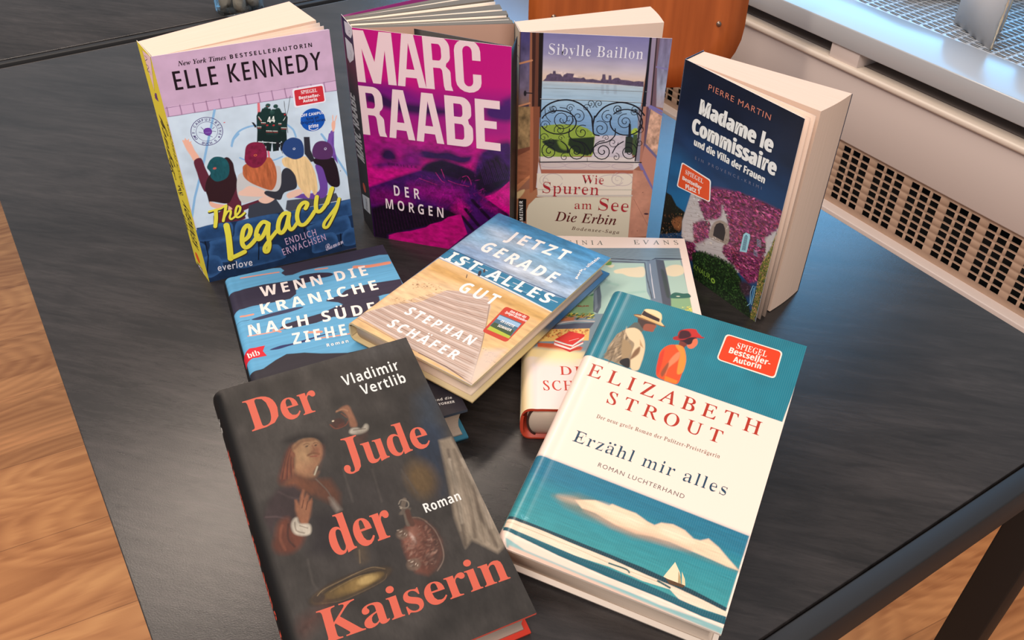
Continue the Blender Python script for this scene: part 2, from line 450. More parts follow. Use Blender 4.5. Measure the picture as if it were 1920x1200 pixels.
def print_cover(name, parent, W, H, ops, m, surf, thick, edge_mat, res=.35, gain=(1, 1, 1), u0=0.0, cover_label=None, sub=True, bend=None, cuts=()):
    pa = Paint(W, H, res, u0); pa.run(ops)
    C = pa.C.reshape(-1, 3) * np.array(gain); n = len(C)
    V = surf(pa.U.ravel(), pa.V.ravel(), np.zeros(n))
    nu, nv = pa.nu + 1, pa.nv + 1
    i = np.arange(n).reshape(nv, nu); Q = np.stack([i[:-1, :-1], i[:-1, 1:], i[1:, 1:], i[1:, :-1]], -1).reshape(-1, 4)
    # underside and rim
    per = np.concatenate([i[0, :], i[1:, -1], i[-1, -2::-1], i[-2:0:-1, 0]])
    bu = pa.us[::max(1, nu // 40)]; bu = np.unique(np.append(bu, pa.us[-1])); bU, bV = np.meshgrid(bu, [0.0, H])
    Vb = surf(bU.ravel(), bV.ravel(), np.full(bU.size, -thick)); k = len(bu); j = n + np.arange(2 * k).reshape(2, k)
    Qb = np.stack([j[0, :-1], j[1, :-1], j[1, 1:], j[0, 1:]], -1)
    Vp = surf(pa.U.ravel()[per], pa.V.ravel()[per], np.zeros(len(per))); Vq = surf(pa.U.ravel()[per], pa.V.ravel()[per], np.full(len(per), -thick))
    o1 = n + 2 * k; a = o1 + np.arange(len(per)); b = a + len(per); an = np.roll(a, -1); bn = np.roll(b, -1)
    Qr = np.stack([a, b, bn, an], -1)
    Vall = [V, Vb, Vp, Vq]; Call = [C, np.tile((.5, .5, .5), (2 * k + 2 * len(per), 1))]; Fs = [Q, Qb, Qr]
    mi = [np.zeros(len(Q)), np.ones(len(Qb) + len(Qr))]
    de = Decals(); de.run(ops)
    def place(P):
        A, Fc, Cc = clip_ink(np.concatenate(P[0]), P[1], np.concatenate(P[2]), (u0 + .04, .04), (W - .04, H - .04), cuts)
        return surf(A[:, 0], A[:, 1], A[:, 2]), Fc, Cc * np.array(gain)
    merged = [k_ for k_ in de.parts if k_ in ('artwork', 'railing', 'title_shadow')]
    off = sum(len(x) for x in Vall); tri = []
    for k_ in merged:
        A, Fc, Cc = place(de.parts[k_]); tri += [tuple(t + off for t in f) for f in Fc]; off += len(A); Vall.append(A); Call.append(Cc)
    Fl = Fs
    if tri:
        by = {}
        for f in tri: by.setdefault(len(f), []).append(f)
        for L_, fs in by.items(): Fl.append(np.array(fs)); mi.append(np.zeros(len(fs)))
    ob = mesh_obj(name, np.concatenate(Vall), Fl, [m, edge_mat], parent, {'print': np.concatenate(Call)}, mi=np.concatenate(mi))
    me = ob.data
    if bend:
        sm = np.zeros(len(me.polygons), bool); sm[:len(Q)] = True; me.polygons.foreach_set('use_smooth', sm)
    for k_ in de.parts:
        if k_ in merged: continue
        A, Fc, Cc = place(de.parts[k_])
        if len(Fc): mesh_obj(k_.split('#')[0], A, Fc, m, ob, {'print': Cc})
    return ob

def leaf_quad(V, Fc, A, a, b, c, d, la, lb, nseg=10, sa=0., sb=1.):
    """grid patch a->b (along), a->d (leaf direction): leaf value la..lb"""
    a, b, c, d = (np.array(x, float) for x in (a, b, c, d)); o = len(V)
    for j in range(nseg + 1):
        t = j / nseg; l = a + (d - a) * t; r = b + (c - b) * t
        V += [tuple(l), tuple(r)]; A += [(la + (lb - la) * t, sa, 0), (la + (lb - la) * t, sb, 0)]
    for j in range(nseg): Fc.append((o + 2 * j, o + 2 * j + 1, o + 2 * j + 3, o + 2 * j + 2))

def page_wedge(name, parent, Sf, Sb, Br, Pr, z0, z1, m, la=0., lb=1., bow=0.0, nseg=12):
    """block of leaves standing on edge: spine side Sf-Sb, fore edge Pr-Br (plan points)"""
    V = []; Fc = []; A = []; P = lambda p, z: (p[0], p[1], z)
    S = [np.array(Sf) + (np.array(Sb) - np.array(Sf)) * t / nseg for t in range(nseg + 1)]
    E = []
    for t in range(nseg + 1):
        q = np.array(Pr) + (np.array(Br) - np.array(Pr)) * t / nseg; dr = q - S[t]; dr /= np.hypot(*dr); E.append(q + dr * bow * math.sin(math.pi * t / nseg))
    for t in range(nseg):
        l0 = la + (lb - la) * t / nseg; l1 = la + (lb - la) * (t + 1) / nseg
        for quad, ss in ((( P(S[t], z1), P(E[t], z1), P(E[t + 1], z1), P(S[t + 1], z1)), (0, 1)), ((P(S[t + 1], z0), P(E[t + 1], z0), P(E[t], z0), P(S[t], z0)), (0, 1)), ((P(E[t], z1), P(E[t], z0), P(E[t + 1], z0), P(E[t + 1], z1)), (1, 1)), ((P(S[t + 1], z1), P(S[t + 1], z0), P(S[t], z0), P(S[t], z1)), (0, 0))):
            o = len(V); V += quad
            A += [(l0, 0, 0), (l0, 1, 0), (l1, 1, 0), (l1, 0, 0)] if quad[0][2] == z1 and quad[1][2] == z1 else [(l1, 0, 0), (l1, 1, 0), (l0, 1, 0), (l0, 0, 0)] if quad[0][2] == z0 else [(l0, 0, 0), (l0, 1, 0), (l1, 1, 0), (l1, 0, 0)] if ss == (1, 1) else [(l1, 0, 0), (l1, 1, 0), (l0, 1, 0), (l0, 0, 0)]
            Fc.append((o, o + 1, o + 2, o + 3))
    for t, q, l in ((0, (P(S[0], z1), P(S[0], z0), P(E[0], z0), P(E[0], z1)), la), (nseg, (P(E[-1], z1), P(E[-1], z0), P(S[-1], z0), P(S[-1], z1)), lb)):
        o = len(V); V += q; A += [(l, .5, 0)] * 4; Fc.append((o, o + 1, o + 2, o + 3))
    return mesh_obj(name, V, Fc, m, parent, {'leaf': A})

def leaf_sheet(name, parent, S, E, z0, z1, m, curve=0.0, th=.0004, n=10, leaf=.5):
    """a few leaves as one thin upright sheet from S to E"""
    S = np.array(S); E = np.array(E); d = E - S; L = np.hypot(*d); d /= L; nn = np.array([-d[1], d[0]]); V = []; A = []
    for i in range(n + 1):
        t = i / n; p = S + d * L * t + nn * curve * math.sin(math.pi * t)
        for s in (-1, 1):
            for z in (z0, z1): V.append((*(p + nn * th * .5 * s), z)); A.append((leaf, t, 0))
    Fc = []
    for i in range(n):
        a = 4 * i; b = a + 4; Fc += [(a, b, b + 1, a + 1), (a + 2, a + 3, b + 3, b + 2), (a + 1, b + 1, b + 3, a + 3), (a, a + 2, b + 2, b)]
    Fc += [(0, 1, 3, 2), (4 * n, 4 * n + 2, 4 * n + 3, 4 * n + 1)]
    return mesh_obj(name, V, Fc, m, parent, {'leaf': A})

ART={}
ART['legacy']=[
('bg',(202,164,186)),
('n',.03,9,9,3,None,None,None),
('p',(205,214,222),[(.3,163),(137.7,160.4),(138.6,99.1),(137.1,52.5),(136.4,54),(.4,55.2)],.25,0,1),
('n',.05,14,14,8,[(.3,163),(137.7,160.4),(137.1,52.5),(.4,55.2)],None,None),
('p',(196,152,178),[(.6,170.6),(136.5,169),(137.1,160),(.6,162.6)],.25,0,1),
('p',(212,172,196),[(2.6,170.1),(3.7,170.8),(10.5,170.8),(11.1,170),(11.1,163.8),(10.1,162.9),(3.1,163),(2.5,163.8)],.15,1,1),
('l',(120,85,118),[(2.2,171),(1.8,162.6)],.35,.15,0,1),
('p',(212,172,196),[(12.4,169.9),(13.5,170.6),(20.4,170.6),(21,169.8),(21.1,163.7),(20.1,162.7),(13,162.8),(12.4,163.6)],.15,1,1),
('l',(120,85,118),[(12,170.9),(11.7,162.4)],.35,.15,0,1),
('p',(212,172,196),[(22.3,169.8),(23.5,170.4),(30.4,170.4),(31,169.7),(31.1,163.5),(30.2,162.5),(23,162.6),(22.4,163.4)],.15,1,1),
('l',(120,85,118),[(21.9,170.7),(21.7,162.2)],.35,.15,0,1),
('p',(212,172,196),[(32.4,169.6),(33.5,170.3),(40.5,170.3),(41.1,169.5),(41.3,163.3),(40.3,162.3),(33.1,162.4),(32.4,163.2)],.15,1,1),
('l',(120,85,118),[(32,170.6),(31.8,162)],.35,.15,0,1),
('p',(212,172,196),[(42.5,169.5),(43.6,170.1),(50.7,170.1),(51.3,169.3),(51.6,163.1),(50.6,162.1),(43.3,162.2),(42.6,163)],.15,1,1),
('l',(120,85,118),[(42.1,170.4),(42,161.8)],.35,.15,0,1),
('p',(212,172,196),[(52.7,169.3),(53.8,170),(61,170),(61.6,169.2),(61.9,162.9),(61,161.9),(53.6,162),(52.9,162.8)],.15,1,1),
('l',(120,85,118),[(52.3,170.3),(52.3,161.6)],.35,.15,0,1),
('p',(212,172,196),[(63,169.1),(64.2,169.8),(71.4,169.8),(72.1,169),(72.4,162.7),(71.4,161.7),(64,161.8),(63.3,162.6)],.15,1,1),
('l',(120,85,118),[(62.6,170.1),(62.7,161.4)],.35,.15,0,1),
('p',(212,172,196),[(73.4,169),(74.6,169.6),(81.9,169.6),(82.6,168.8),(83,162.5),(82,161.5),(74.5,161.6),(73.8,162.4)],.15,1,1),
('l',(120,85,118),[(73,169.9),(73.1,161.2)],.35,.15,0,1),
('p',(212,172,196),[(84,168.8),(85.1,169.5),(92.5,169.5),(93.2,168.7),(93.7,162.3),(92.7,161.3),(85.1,161.4),(84.4,162.2)],.15,1,1),
('l',(120,85,118),[(83.5,169.8),(83.7,161)],.35,.15,0,1),
('p',(212,172,196),[(94.6,168.6),(95.8,169.3),(103.2,169.3),(103.9,168.5),(104.5,162.1),(103.5,161.1),(95.8,161.2),(95.1,162)],.15,1,1),
('l',(120,85,118),[(94.1,169.6),(94.4,160.8)],.35,.15,0,1),
('p',(212,172,196),[(105.3,168.4),(106.5,169.1),(114,169.1),(114.7,168.3),(115.4,161.9),(114.4,160.9),(106.6,161),(105.9,161.8)],.15,1,1),
('l',(120,85,118),[(104.8,169.4),(105.3,160.5)],.35,.15,0,1),
('p',(212,172,196),[(116.2,168.3),(117.3,169),(124.9,169),(125.7,168.1),(126.4,161.6),(125.4,160.7),(117.5,160.8),(116.8,161.6)],.15,1,1),
('l',(120,85,118),[(115.7,169.3),(116.2,160.3)],.35,.15,0,1),
('p',(212,172,196),[(127.1,168.1),(128.3,168.8),(135.9,168.8),(136.7,168),(137.5,161.4),(136.5,160.5),(128.6,160.5),(127.8,161.4)],.15,1,1),
('l',(120,85,118),[(126.6,169.1),(127.2,160.1)],.35,.15,0,1),
('l',(125,88,120),[(.9,170),(136.5,168.6)],.3,.15,0,1),
('l',(125,88,120),[(.6,162.6),(137.1,160)],.4,.15,0,1),
('l',(138,178,212),[(36.7,161.4),(21.9,124.7),(20.5,121),(5.6,87.6),(-.5,69.9)],1.9,.2,0,1),
('l',(138,178,212),[(118.6,123.3),(124,112.3),(119.4,122),(137.2,78.1)],1.8,.2,0,1),
('l',(138,178,212),[(43.9,127.7),(46,133.7),(51.8,139.5),(59.6,142),(67,142)],1.6,.2,1,1),
('l',(138,178,212),[(90.9,138),(95.5,132.3),(96.9,125.4)],1.6,.2,1,1),
('l',(138,178,212),[(43.8,128.4),(46.6,133.7),(51.2,137.4)],1.6,.2,0,1),
('l',(138,178,212),[(48.3,116),(55.1,111.8),(72.9,107.8),(83,109.5)],1.3,.2,1,1),
('p',(226,110,115),[(70.6,161.1),(72.6,161.1),(71.4,149.5),(68.9,150)],.25,0,1),
('e',(215,60,70),(42.1,149.6),.7,.4,0,.3,1),
('l',(226,110,125),[(72.7,126.4),(71.8,108.3)],1.6,.2,0,1),
('p',(20,48,44),[(68,150.1),(70,153.4),(76.8,152),(77.8,147.8),(75.8,138.5),(74.8,135.3),(66.5,137),(66.7,141)],.2,0,1),
('p',(14,34,32),[(66.5,137.3),(74.8,135.5),(73.3,121.8),(69.1,122),(69.8,130.8),(67.4,122.4),(63.7,123.9)],.2,0,1),
('e',(34,66,60),(76.5,154.7),2.01,1.84,0,.25,1),
('e',(52,84,76),(76.1,155.6),1.03,.69,0,.3,1),
('l',(232,226,214),[(67,140.7),(75.5,138.7)],.5,.15,0,1),
('l',(196,60,56),[(66.8,139.6),(75.3,137.6)],.35,.15,0,1),
('p',(20,48,44),[(82.7,146.4),(84.8,149.8),(91.7,148.4),(92.8,144.2),(90.8,134.7),(89.8,131.5),(81.4,133.2),(81.5,137.3)],.2,0,1),
('p',(14,34,32),[(81.4,133.5),(89.9,131.7),(88.5,117.8),(84.2,118.1),(84.9,127),(82.5,118.4),(78.7,119.9)],.2,0,1),
('e',(34,66,60),(85.8,152.2),2.01,1.84,0,.25,1),
('e',(52,84,76),(85.4,153.1),1.03,.69,0,.3,1),
('l',(232,226,214),[(81.8,136.9),(90.5,134.9)],.5,.15,0,1),
('l',(196,60,56),[(81.7,135.9),(90.3,133.8)],.35,.15,0,1),
('p',(20,48,44),[(71.8,152.6),(73.7,155.8),(80.2,154.5),(81.2,150.5),(79.3,141.6),(78.3,138.6),(70.4,140.2),(70.6,144)],.2,0,1),
('p',(14,34,32),[(70.4,140.4),(78.4,138.8),(77,125.8),(73,126),(73.6,134.3),(71.4,126.3),(67.8,127.7)],.2,0,1),
('e',(34,66,60),(78.5,157.4),1.93,1.76,0,.25,1),
('e',(52,84,76),(78.1,158.2),.99,.66,0,.3,1),
('l',(232,226,214),[(70.9,143.7),(79,141.8)],.5,.15,0,1),
('l',(196,60,56),[(70.7,142.7),(78.8,140.8)],.35,.15,0,1),
('p',(20,48,44),[(79.4,150.6),(81.3,153.7),(87.9,152.5),(88.9,148.5),(87,139.5),(86.1,136.4),(78,138),(78.2,141.9)],.2,0,1),
('p',(14,34,32),[(78.1,138.3),(86.1,136.7),(84.8,123.5),(80.7,123.7),(81.3,132.1),(79.1,124),(75.5,125.5)],.2,0,1),
('e',(34,66,60),(84.6,155.6),1.93,1.76,0,.25,1),
('e',(52,84,76),(84.2,156.5),.99,.66,0,.3,1),
('l',(232,226,214),[(78.5,141.6),(86.7,139.6)],.5,.15,0,1),
('l',(196,60,56),[(78.3,140.6),(86.5,138.6)],.35,.15,0,1),
('p',(20,48,44),[(74.7,145.5),(76.8,149),(84,147.6),(85.1,143.1),(83,133.2),(81.9,129.9),(73.2,131.7),(73.4,135.9)],.2,0,1),
('p',(14,34,32),[(73.2,132),(82,130.2),(80.5,115.7),(76,115.9),(76.8,125.2),(74.3,116.3),(70.4,117.9)],.2,0,1),
('e',(34,66,60),(81,150.9),2.1,1.92,0,.25,1),
('e',(52,84,76),(80.6,151.8),1.08,.72,0,.3,1),
('l',(232,226,214),[(73.7,135.6),(82.6,133.5)],.5,.15,0,1),
('l',(196,60,56),[(73.5,134.5),(82.5,132.3)],.35,.15,0,1),
('e',(190,50,48),(78.5,157.1),.9,.7,0,.3,1),
('e',(40,74,66),(79.1,157.7),1.6,1.1,0,.3,1),
('l',(226,220,210),[(69.5,149.3),(71.3,145.5)],.5,.2,0,1),
('l',(226,220,210),[(91.4,145),(88.8,142)],.5,.2,0,1),
('l',(196,60,56),[(69.3,148.2),(71.1,144.4)],.35,.2,0,1),
('T','44','sans_b',(236,232,220),(75.7,142.3),(82,141.8),(76.4,147.8),0,'cap',0,0,'player_number'),
('e',(195,45,50),(75.2,140.4),.9,.7,0,.3,1),
('e',(195,45,50),(80.3,139.3),.9,.7,0,.3,1),
('e',(195,45,50),(91,147),.9,.7,0,.3,1),
('l',(230,230,228),[(65.7,127.2),(85.1,121.6)],.7,.2,0,1),
('p',(25,25,30),[(66.7,126.4),(69.4,125.8),(67.7,118.3),(65.7,119)],.15,0,1),
('p',(25,25,30),[(71.9,125.3),(74.6,124.7),(73,117.2),(70.9,117.9)],.15,0,1),
('p',(25,25,30),[(79.8,123.6),(82.5,123),(80.9,115.5),(78.8,116.2)],.15,0,1),
('p',(25,25,30),[(83.4,122.8),(86.2,122.2),(84.6,114.6),(82.5,115.3)],.15,0,1),
('l',(30,28,35),[(97.6,162.2),(93.8,149.7),(88.4,139.1)],.4,.15,0,1),
('l',(30,28,35),[(92,158.7),(90.8,130.3)],.4,.15,0,1),
('l',(30,28,35),[(63.8,145.2),(65.7,140.8),(67.5,138.7)],.4,.15,0,1),
('l',(30,28,35),[(77.3,140.2),(83.7,112.4)],.4,.15,0,1),
('p',(25,25,30),[(63.2,145.6),(64.9,145),(66.8,141.1),(65.1,140.3)],.15,0,1),
('p',(240,176,150),[(7.7,138.4),(9.2,141.2),(11,140.4),(13.5,136.6),(14.6,130.5),(16.8,123),(12.2,121),(10.4,126.8),(8.6,132.4)],.2,1,1),
('l',(240,176,150),[(8,137.8),(7.7,140.7)],1,.2,0,1),
('l',(240,176,150),[(9.4,138.6),(9.7,141.8)],1,.2,0,1),
('l',(240,176,150),[(10.8,138.1),(12.1,140.6)],1,.2,0,1),
('l',(240,176,150),[(11.8,136.4),(13.4,138.3)],1,.2,0,1),
('p',(98,36,52),[(11.9,120.7),(18,122.4),(19.5,112.8),(21.2,102.6),(19.7,96.7),(15,91),(12.9,98.3),(12.2,109.6)],.2,1,1),
('p',(98,36,52),[(32.5,88.6),(41.9,92.9),(42.8,81),(41.4,71),(56.5,73.1),(57.6,69.5),(42.4,65.5),(42.6,57.4),(30.4,54.6),(15.2,58.6),(16.8,66.7),(29.4,72.7)],.2,0,1),
('p',(52,24,28),[(20.9,105.1),(15.7,95.2),(15.8,86.4),(16,78.6),(18,80.7),(30,75.8),(35.2,80.3),(41.9,92.9),(41.9,105.2),(41.6,113.8),(36.2,118.7)],.2,1,1),
('p',(28,82,88),[(22.2,115.8),(25,119.4),(29.3,121.2),(35.2,119.1),(38.3,113.6),(37.5,104.9),(33.7,99.6),(25.9,98.5),(22.1,103.3),(22.4,108.4),(20.8,112.5)],.2,1,1),
('n',.12,2,5,5,[(22.2,115.8),(29.3,121.2),(38.3,113.6),(33.7,99.6),(25.9,98.5),(20.8,112.5)],None,None),
('e',(200,90,80),(26.7,110.9),1.4,1,0,.3,1),
('p',(240,176,150),[(16.5,81.1),(21.7,77.8),(30.2,73.8),(33.1,69.1),(24.8,71.2),(17,75.8)],.2,1,1),
('p',(205,196,190),[(42.8,97.5),(49.1,102.3),(76.4,102.3),(79.7,95.3),(76.6,79.3),(63,74.8),(49.3,72.9),(42.7,73.3),(40.1,83)],.2,1,1),
('p',(188,98,58),[(51.6,109.1),(48.4,103.7),(48.3,98.1),(51.6,92.3),(58.2,86.3),(67.2,80.2),(70.7,80.7),(74.1,86.3),(75.9,96.1),(74.8,106.4),(70.2,111.7)],.2,1,1),
('n',.14,1.2,8,6,[(51.6,109.1),(48.2,102.5),(51.6,92.3),(67.2,80.2),(75.9,96.1),(74.8,106.4)],None,None),
('p',(128,26,58),[(52.9,118.6),(55.7,125.8),(62,127.7),(69.2,124.7),(70.9,117.1),(69.4,110.1),(63.6,104.6),(57,104.5),(51.9,110.9)],.2,1,1),
('n',.14,3,3,9,[(52.9,118.6),(62,127.7),(70.9,117.1),(63.6,104.6),(51.9,110.9)],None,None),
('e',(230,110,60),(61.1,115.6),1.3,1,0,.3,1),
('e',(128,26,58),(61.1,115.6),.8,.6,0,.3,1),
('p',(60,62,72),[(44.7,59.6),(47.5,69.4),(57.8,70.8),(71.2,70.4),(76.2,56.8),(74.4,53.9),(45.2,56.5)],.2,0,1),
('p',(75,75,85),[(77.8,57.8),(80.3,66.5),(110.6,63.3),(124.3,63.5),(126.5,55.1),(80.3,55.1)],.2,0,1),
('p',(240,190,166),[(44.9,85.6),(51.9,88),(62.8,80.7),(64.8,75.6),(58.6,75.6),(42.4,80.8),(41.7,84.5)],.2,1,1),
('p',(240,190,166),[(56.5,73.1),(63,75),(69.9,70.7),(64,67.7),(58.7,69.3)],.2,1,1),
('p',(110,68,150),[(109.6,95.4),(117,90.5),(118,74.6),(112.7,61.2),(87.9,67.3),(91.8,70.1),(109,68.8),(110.3,83)],.2,1,1),
('p',(110,68,150),[(122.7,114.6),(125.1,122.7),(129.5,121.8),(128.1,109.7),(129.6,91.6),(125.2,100.2)],.2,0,1),
('l',(122,78,160),[(126.9,102.9),(124.3,114.8),(128.2,123.2)],3.4,.2,0,1),
('p',(240,176,150),[(128.3,130.5),(129.8,133.2),(131.9,132.2),(130.7,125.7),(128.6,123.5)],.2,1,1),
('l',(240,176,150),[(129.8,132),(130.4,138.4)],.9,.2,0,1),
('l',(240,176,150),[(131.2,131.7),(133.6,137.4)],.9,.2,0,1),
('p',(45,42,50),[(103.4,123.8),(108.3,122.8),(107.5,110.4),(110.1,99.1),(106.1,99.1),(101.9,107.9)],.2,0,1),
('p',(52,50,58),[(80.2,95.1),(85.1,98.1),(90.4,92.1),(91.5,82.2),(89.2,76.2),(79.3,74.7),(74.9,68.5),(68.1,71.9),(62.5,77.5),(64.5,80.2),(73,77.6),(77.5,82.9)],.2,1,1),
('p',(240,190,166),[(81.3,72.9),(90.2,75.3),(96.8,73.1),(91.6,69.1),(82.3,68)],.2,1,1),
('p',(236,194,138),[(83.7,108.1),(82.6,100.9),(87.7,96.2),(91.1,88.8),(91.8,79.6),(95,72.2),(97.6,66.3),(100.2,64.3),(102.6,71.7),(105.1,65.8),(108.3,70.3),(109,82),(107.6,92.7),(104.3,102.3),(100.3,106)],.2,1,1),
('n',.08,1.5,9,6,[(83.7,108.1),(82.6,100.9),(91.1,88.8),(100.2,64.3),(108.3,70.3),(107.6,92.7),(100.3,106)],None,None),
('p',(38,66,118),[(83.9,116.7),(87.1,122.8),(93.7,125.3),(100.3,121.8),(102.1,114.6),(100.4,106.3),(93.4,104.5),(87.3,108.3),(84.1,113)],.2,1,1),
('e',(200,200,210),(93.8,114.6),1.1,1,0,.3,1),
('e',(38,66,118),(93.8,114.8),.6,.5,0,.3,1),
('p',(36,20,28),[(109.9,101.7),(109.2,96.8),(115.4,91.2),(118.1,75.9),(123.2,69.7),(128.7,70.8),(129,83.9),(127.4,94.6),(124.5,99.7)],.2,1,1),
('d',[(36,20,28)],[(124.7,91.4),(131.1,86),(129.3,70.6),(122.2,71)],26,1.1,3,1,0,1),
('p',(88,46,92),[(108.6,108.9),(112.4,115.8),(118.7,116.9),(124.5,113),(126.7,106.2),(124.5,99.4),(117.6,99.1),(110,102.1)],.2,1,1),
('e',(200,190,210),(120.3,108.9),1.1,1.2,0,.3,1),
('e',(88,46,92),(120.3,109.1),.6,.7,0,.3,1),
('p',(26,46,76),[(.8,58.4),(26.5,57.6),(35.2,56.7),(68.9,56),(80.3,55.1),(136.8,54.2),(137.5,0),(-1.1,-1.7)],.2,0,1),
('p',(52,88,134),[(1.6,57.5),(24.4,58.1),(30.4,54.6),(29.2,45.4),(25.9,42.9),(.3,44.7)],.3,1,1),
('p',(38,68,108),[(3.6,54.7),(23.1,54.3),(28.2,51.5),(27.5,44.9),(24.7,43.2),(2.8,45.4)],1.6,1,1),
('p',(52,88,134),[(30.7,45.7),(33.7,54.4),(39.6,56.6),(66.6,55.9),(71.3,52.7),(71.3,41.7),(65.3,33.6),(31.3,35.9)],.3,1,1),
('p',(38,68,108),[(33.4,45.2),(35.7,51.5),(40.8,52.9),(63.9,51.4),(68,48.9),(68.2,40.9),(63.3,35.2),(34.2,38.1)],1.6,1,1),
('p',(52,88,134),[(80.7,50.2),(82.5,54.6),(132.1,53.7),(137.2,53.1),(137.1,41.3),(133.9,36.5),(83.7,38.5)],.3,1,1),
('p',(38,68,108),[(84.9,48.8),(86.4,51.9),(129,49.5),(133.3,48.9),(133.4,40.4),(130.7,37),(87.7,40.2)],1.6,1,1),
('p',(52,88,134),[(94.3,30),(96.3,35.8),(127.9,38.1),(132.8,35.4),(134.1,25.1),(132,19.9),(96.7,20.8)],.3,1,1),
('p',(38,68,108),[(97.2,29),(98.8,33.1),(125.9,33.6),(130.1,31.5),(131.4,23.9),(129.7,20.2),(99.4,22.2)],1.6,1,1),
('p',(52,88,134),[(8.1,38.2),(11.4,42.7),(41.3,40.8),(47.5,37),(47.8,25.7),(44.3,15.4),(5.9,20.7)],.3,1,1),
('p',(38,68,108),[(10.7,35.6),(13.4,38.8),(39,36.3),(44.4,33.3),(44.9,25.1),(42.1,17.7),(9.3,23)],1.6,1,1),
('p',(52,88,134),[(-.1,42.5),(3.4,40.9),(5.2,34.9),(4.6,26.7),(-.5,27.5)],.3,1,1),
('p',(38,68,108),[(-.3,38.9),(2.7,37.6),(4.5,33.1),(4.2,27.2),(-.2,27.9)],1.6,1,1),
('p',(52,88,134),[(-.2,24.6),(4.1,28.2),(11.5,26.4),(14.4,21.1),(13.4,10),(-.1,5.3)],.3,1,1),
('p',(38,68,108),[(.4,21.9),(4,24.4),(10.4,22.7),(13,18.7),(12.4,10.7),(1.1,7.8)],1.6,1,1),
('p',(52,88,134),[(27.4,14.5),(30.2,23.6),(36.3,25.5),(61.5,24.5),(67.3,20.3),(69.1,12.6),(67,6.7),(28.3,7)],.3,1,1),
('p',(38,68,108),[(30.2,14.3),(32.4,20.9),(37.5,22),(59.2,20.3),(64.2,17),(65.9,11.3),(64.2,7.1),(31.2,8.8)],1.6,1,1),
('p',(52,88,134),[(95.5,12.4),(98,21.9),(114,23.6),(119.3,19),(120.2,8.5),(116.8,5.8),(96.9,4.7)],.3,1,1),
('p',(38,68,108),[(97.2,11.6),(99.2,18.4),(112.9,19),(117.5,15.4),(118.4,7.8),(115.5,6),(98.6,6)],1.6,1,1),
('p',(52,88,134),[(124.4,16.1),(128.6,22),(137.5,21.6),(137.4,5.2),(125.5,5.6)],.3,1,1),
('p',(38,68,108),[(125.1,14.1),(128.6,18.2),(136.2,17.6),(136.3,5.7),(126.2,6.4)],1.6,1,1),
('l',(12,18,32),[(-.3,9.7),(4.6,28.1),(4.9,43.2)],1,.4,0,1),
('l',(12,18,32),[(46,12),(50.7,36.1)],1,.4,0,1),
('l',(12,18,32),[(90.9,30.9),(91.8,39.1)],1,.4,0,1),
('l',(12,18,32),[(122.3,5),(123.3,19.3)],1,.4,0,1),
('n',.1,6,6,4,[(.8,58.4),(136.8,54.2),(137.5,0),(-1.1,-1.7)],None,None),
('C',(74,50,112),(27.3,144.6),12.3,'round_badge',.5),
('C',(74,50,112),(27.3,144.6),8.4,'round_badge',.3),
('TC','OFF-CAMPUS-REIHE','sans_b',(74,50,112),(27.3,144.6),9.3,205,-25,2.1,'round_badge',0),
('TC','BUCH 5','sans_b',(74,50,112),(27.3,144.6),9.5,242,298,2.1,'round_badge',1),
('ST',(74,50,112),(17.2,141.9),1.1,'round_badge'),
('ST',(74,50,112),(35.6,138),1.1,'round_badge'),
('P',(112,62,150),[(24.9,146.2),(26.7,147.6),(29.8,147.3),(31.2,144.7),(30.5,142.2),(28.1,140.7),(25.5,142.1),(24.7,144)],1,'round_badge'),
('L',(74,50,112),[(21.1,145.3),(24.8,143.4),(30.5,139.1)],.35,0,'round_badge'),
('L',(74,50,112),[(23.5,149.4),(25.4,146.1)],.35,0,'round_badge'),
('L',(74,50,112),[(30.6,144.5),(34.1,143.2)],.35,0,'round_badge'),
('L',(74,50,112),[(31.9,145.9),(33.7,147.3)],.35,0,'round_badge'),
('L',(150,120,185),[(25.9,143.7),(29.9,143.5)],.4,0,'round_badge'),
('RR',(236,225,230),[(99.9,168),(126,168),(126.3,151.4),(99.6,151.2)],2.2,'red_badge',None),
('RR',(205,44,54),[(101.3,166.5),(125.1,166.5),(125.2,152.5),(100.9,152.6)],1.6,'red_badge',None),
('T','SPIEGEL','serif_b',(246,236,232),(106.7,162.2),(120,161.8),(106.9,165.3),.02,'cap',0,0,'red_badge'),
('T','Bestseller-','sans_b',(246,236,232),(104.3,157.9),(121.9,157.3),(104.5,160.6),.02,'cap',.02,0,'red_badge'),
('T','Autorin','sans_b',(246,236,232),(107.2,154.6),(119.1,154.1),(107.4,157.3),.02,'cap',.02,0,'red_badge'),
('C',(14,80,168),(113.1,137.8),10.3,'blue_badge',0),
('T','OFF CAMPUS','sans_b',(246,236,232),(103.7,142.2),(122.8,141.5),(103.8,144.7),.02,'cap',0,0,'blue_badge'),
('T','Now an','sans_b',(16,24,60),(107.8,138.2),(118.1,138.1),(108,140.9),.02,'cap',0,0,'blue_badge'),
('T','Original Series','sans_b',(16,24,60),(102.5,135.5),(123.7,134.9),(102.7,138.1),.01,'cap',0,0,'blue_badge'),
('T','prime','sans_b',(246,236,232),(108.7,130.8),(117.1,130.4),(109.1,133.5),.02,'x',0,0,'blue_badge'),
('L',(246,236,232),[(109,130.2),(111.5,128.4),(114.2,128.4),(116.4,129.4)],.5,1,'blue_badge'),
('T','New York Times','serif_bi',(28,12,22),(17.5,201.7),(53.5,200.8),(17.6,205.4),0,'cap',0,0,'author_lettering'),
('T','BESTSELLERAUTORIN','sans_b',(28,12,22),(56.5,200.9),(121,200.3),(56.8,204.2),.22,'cap',0,0,'author_lettering'),
('T','ELLE KENNEDY','sans',(28,12,22),(11.6,183.1),(126.5,180.2),(12.1,198.1),.16,'cap',.03,0,'author_lettering'),
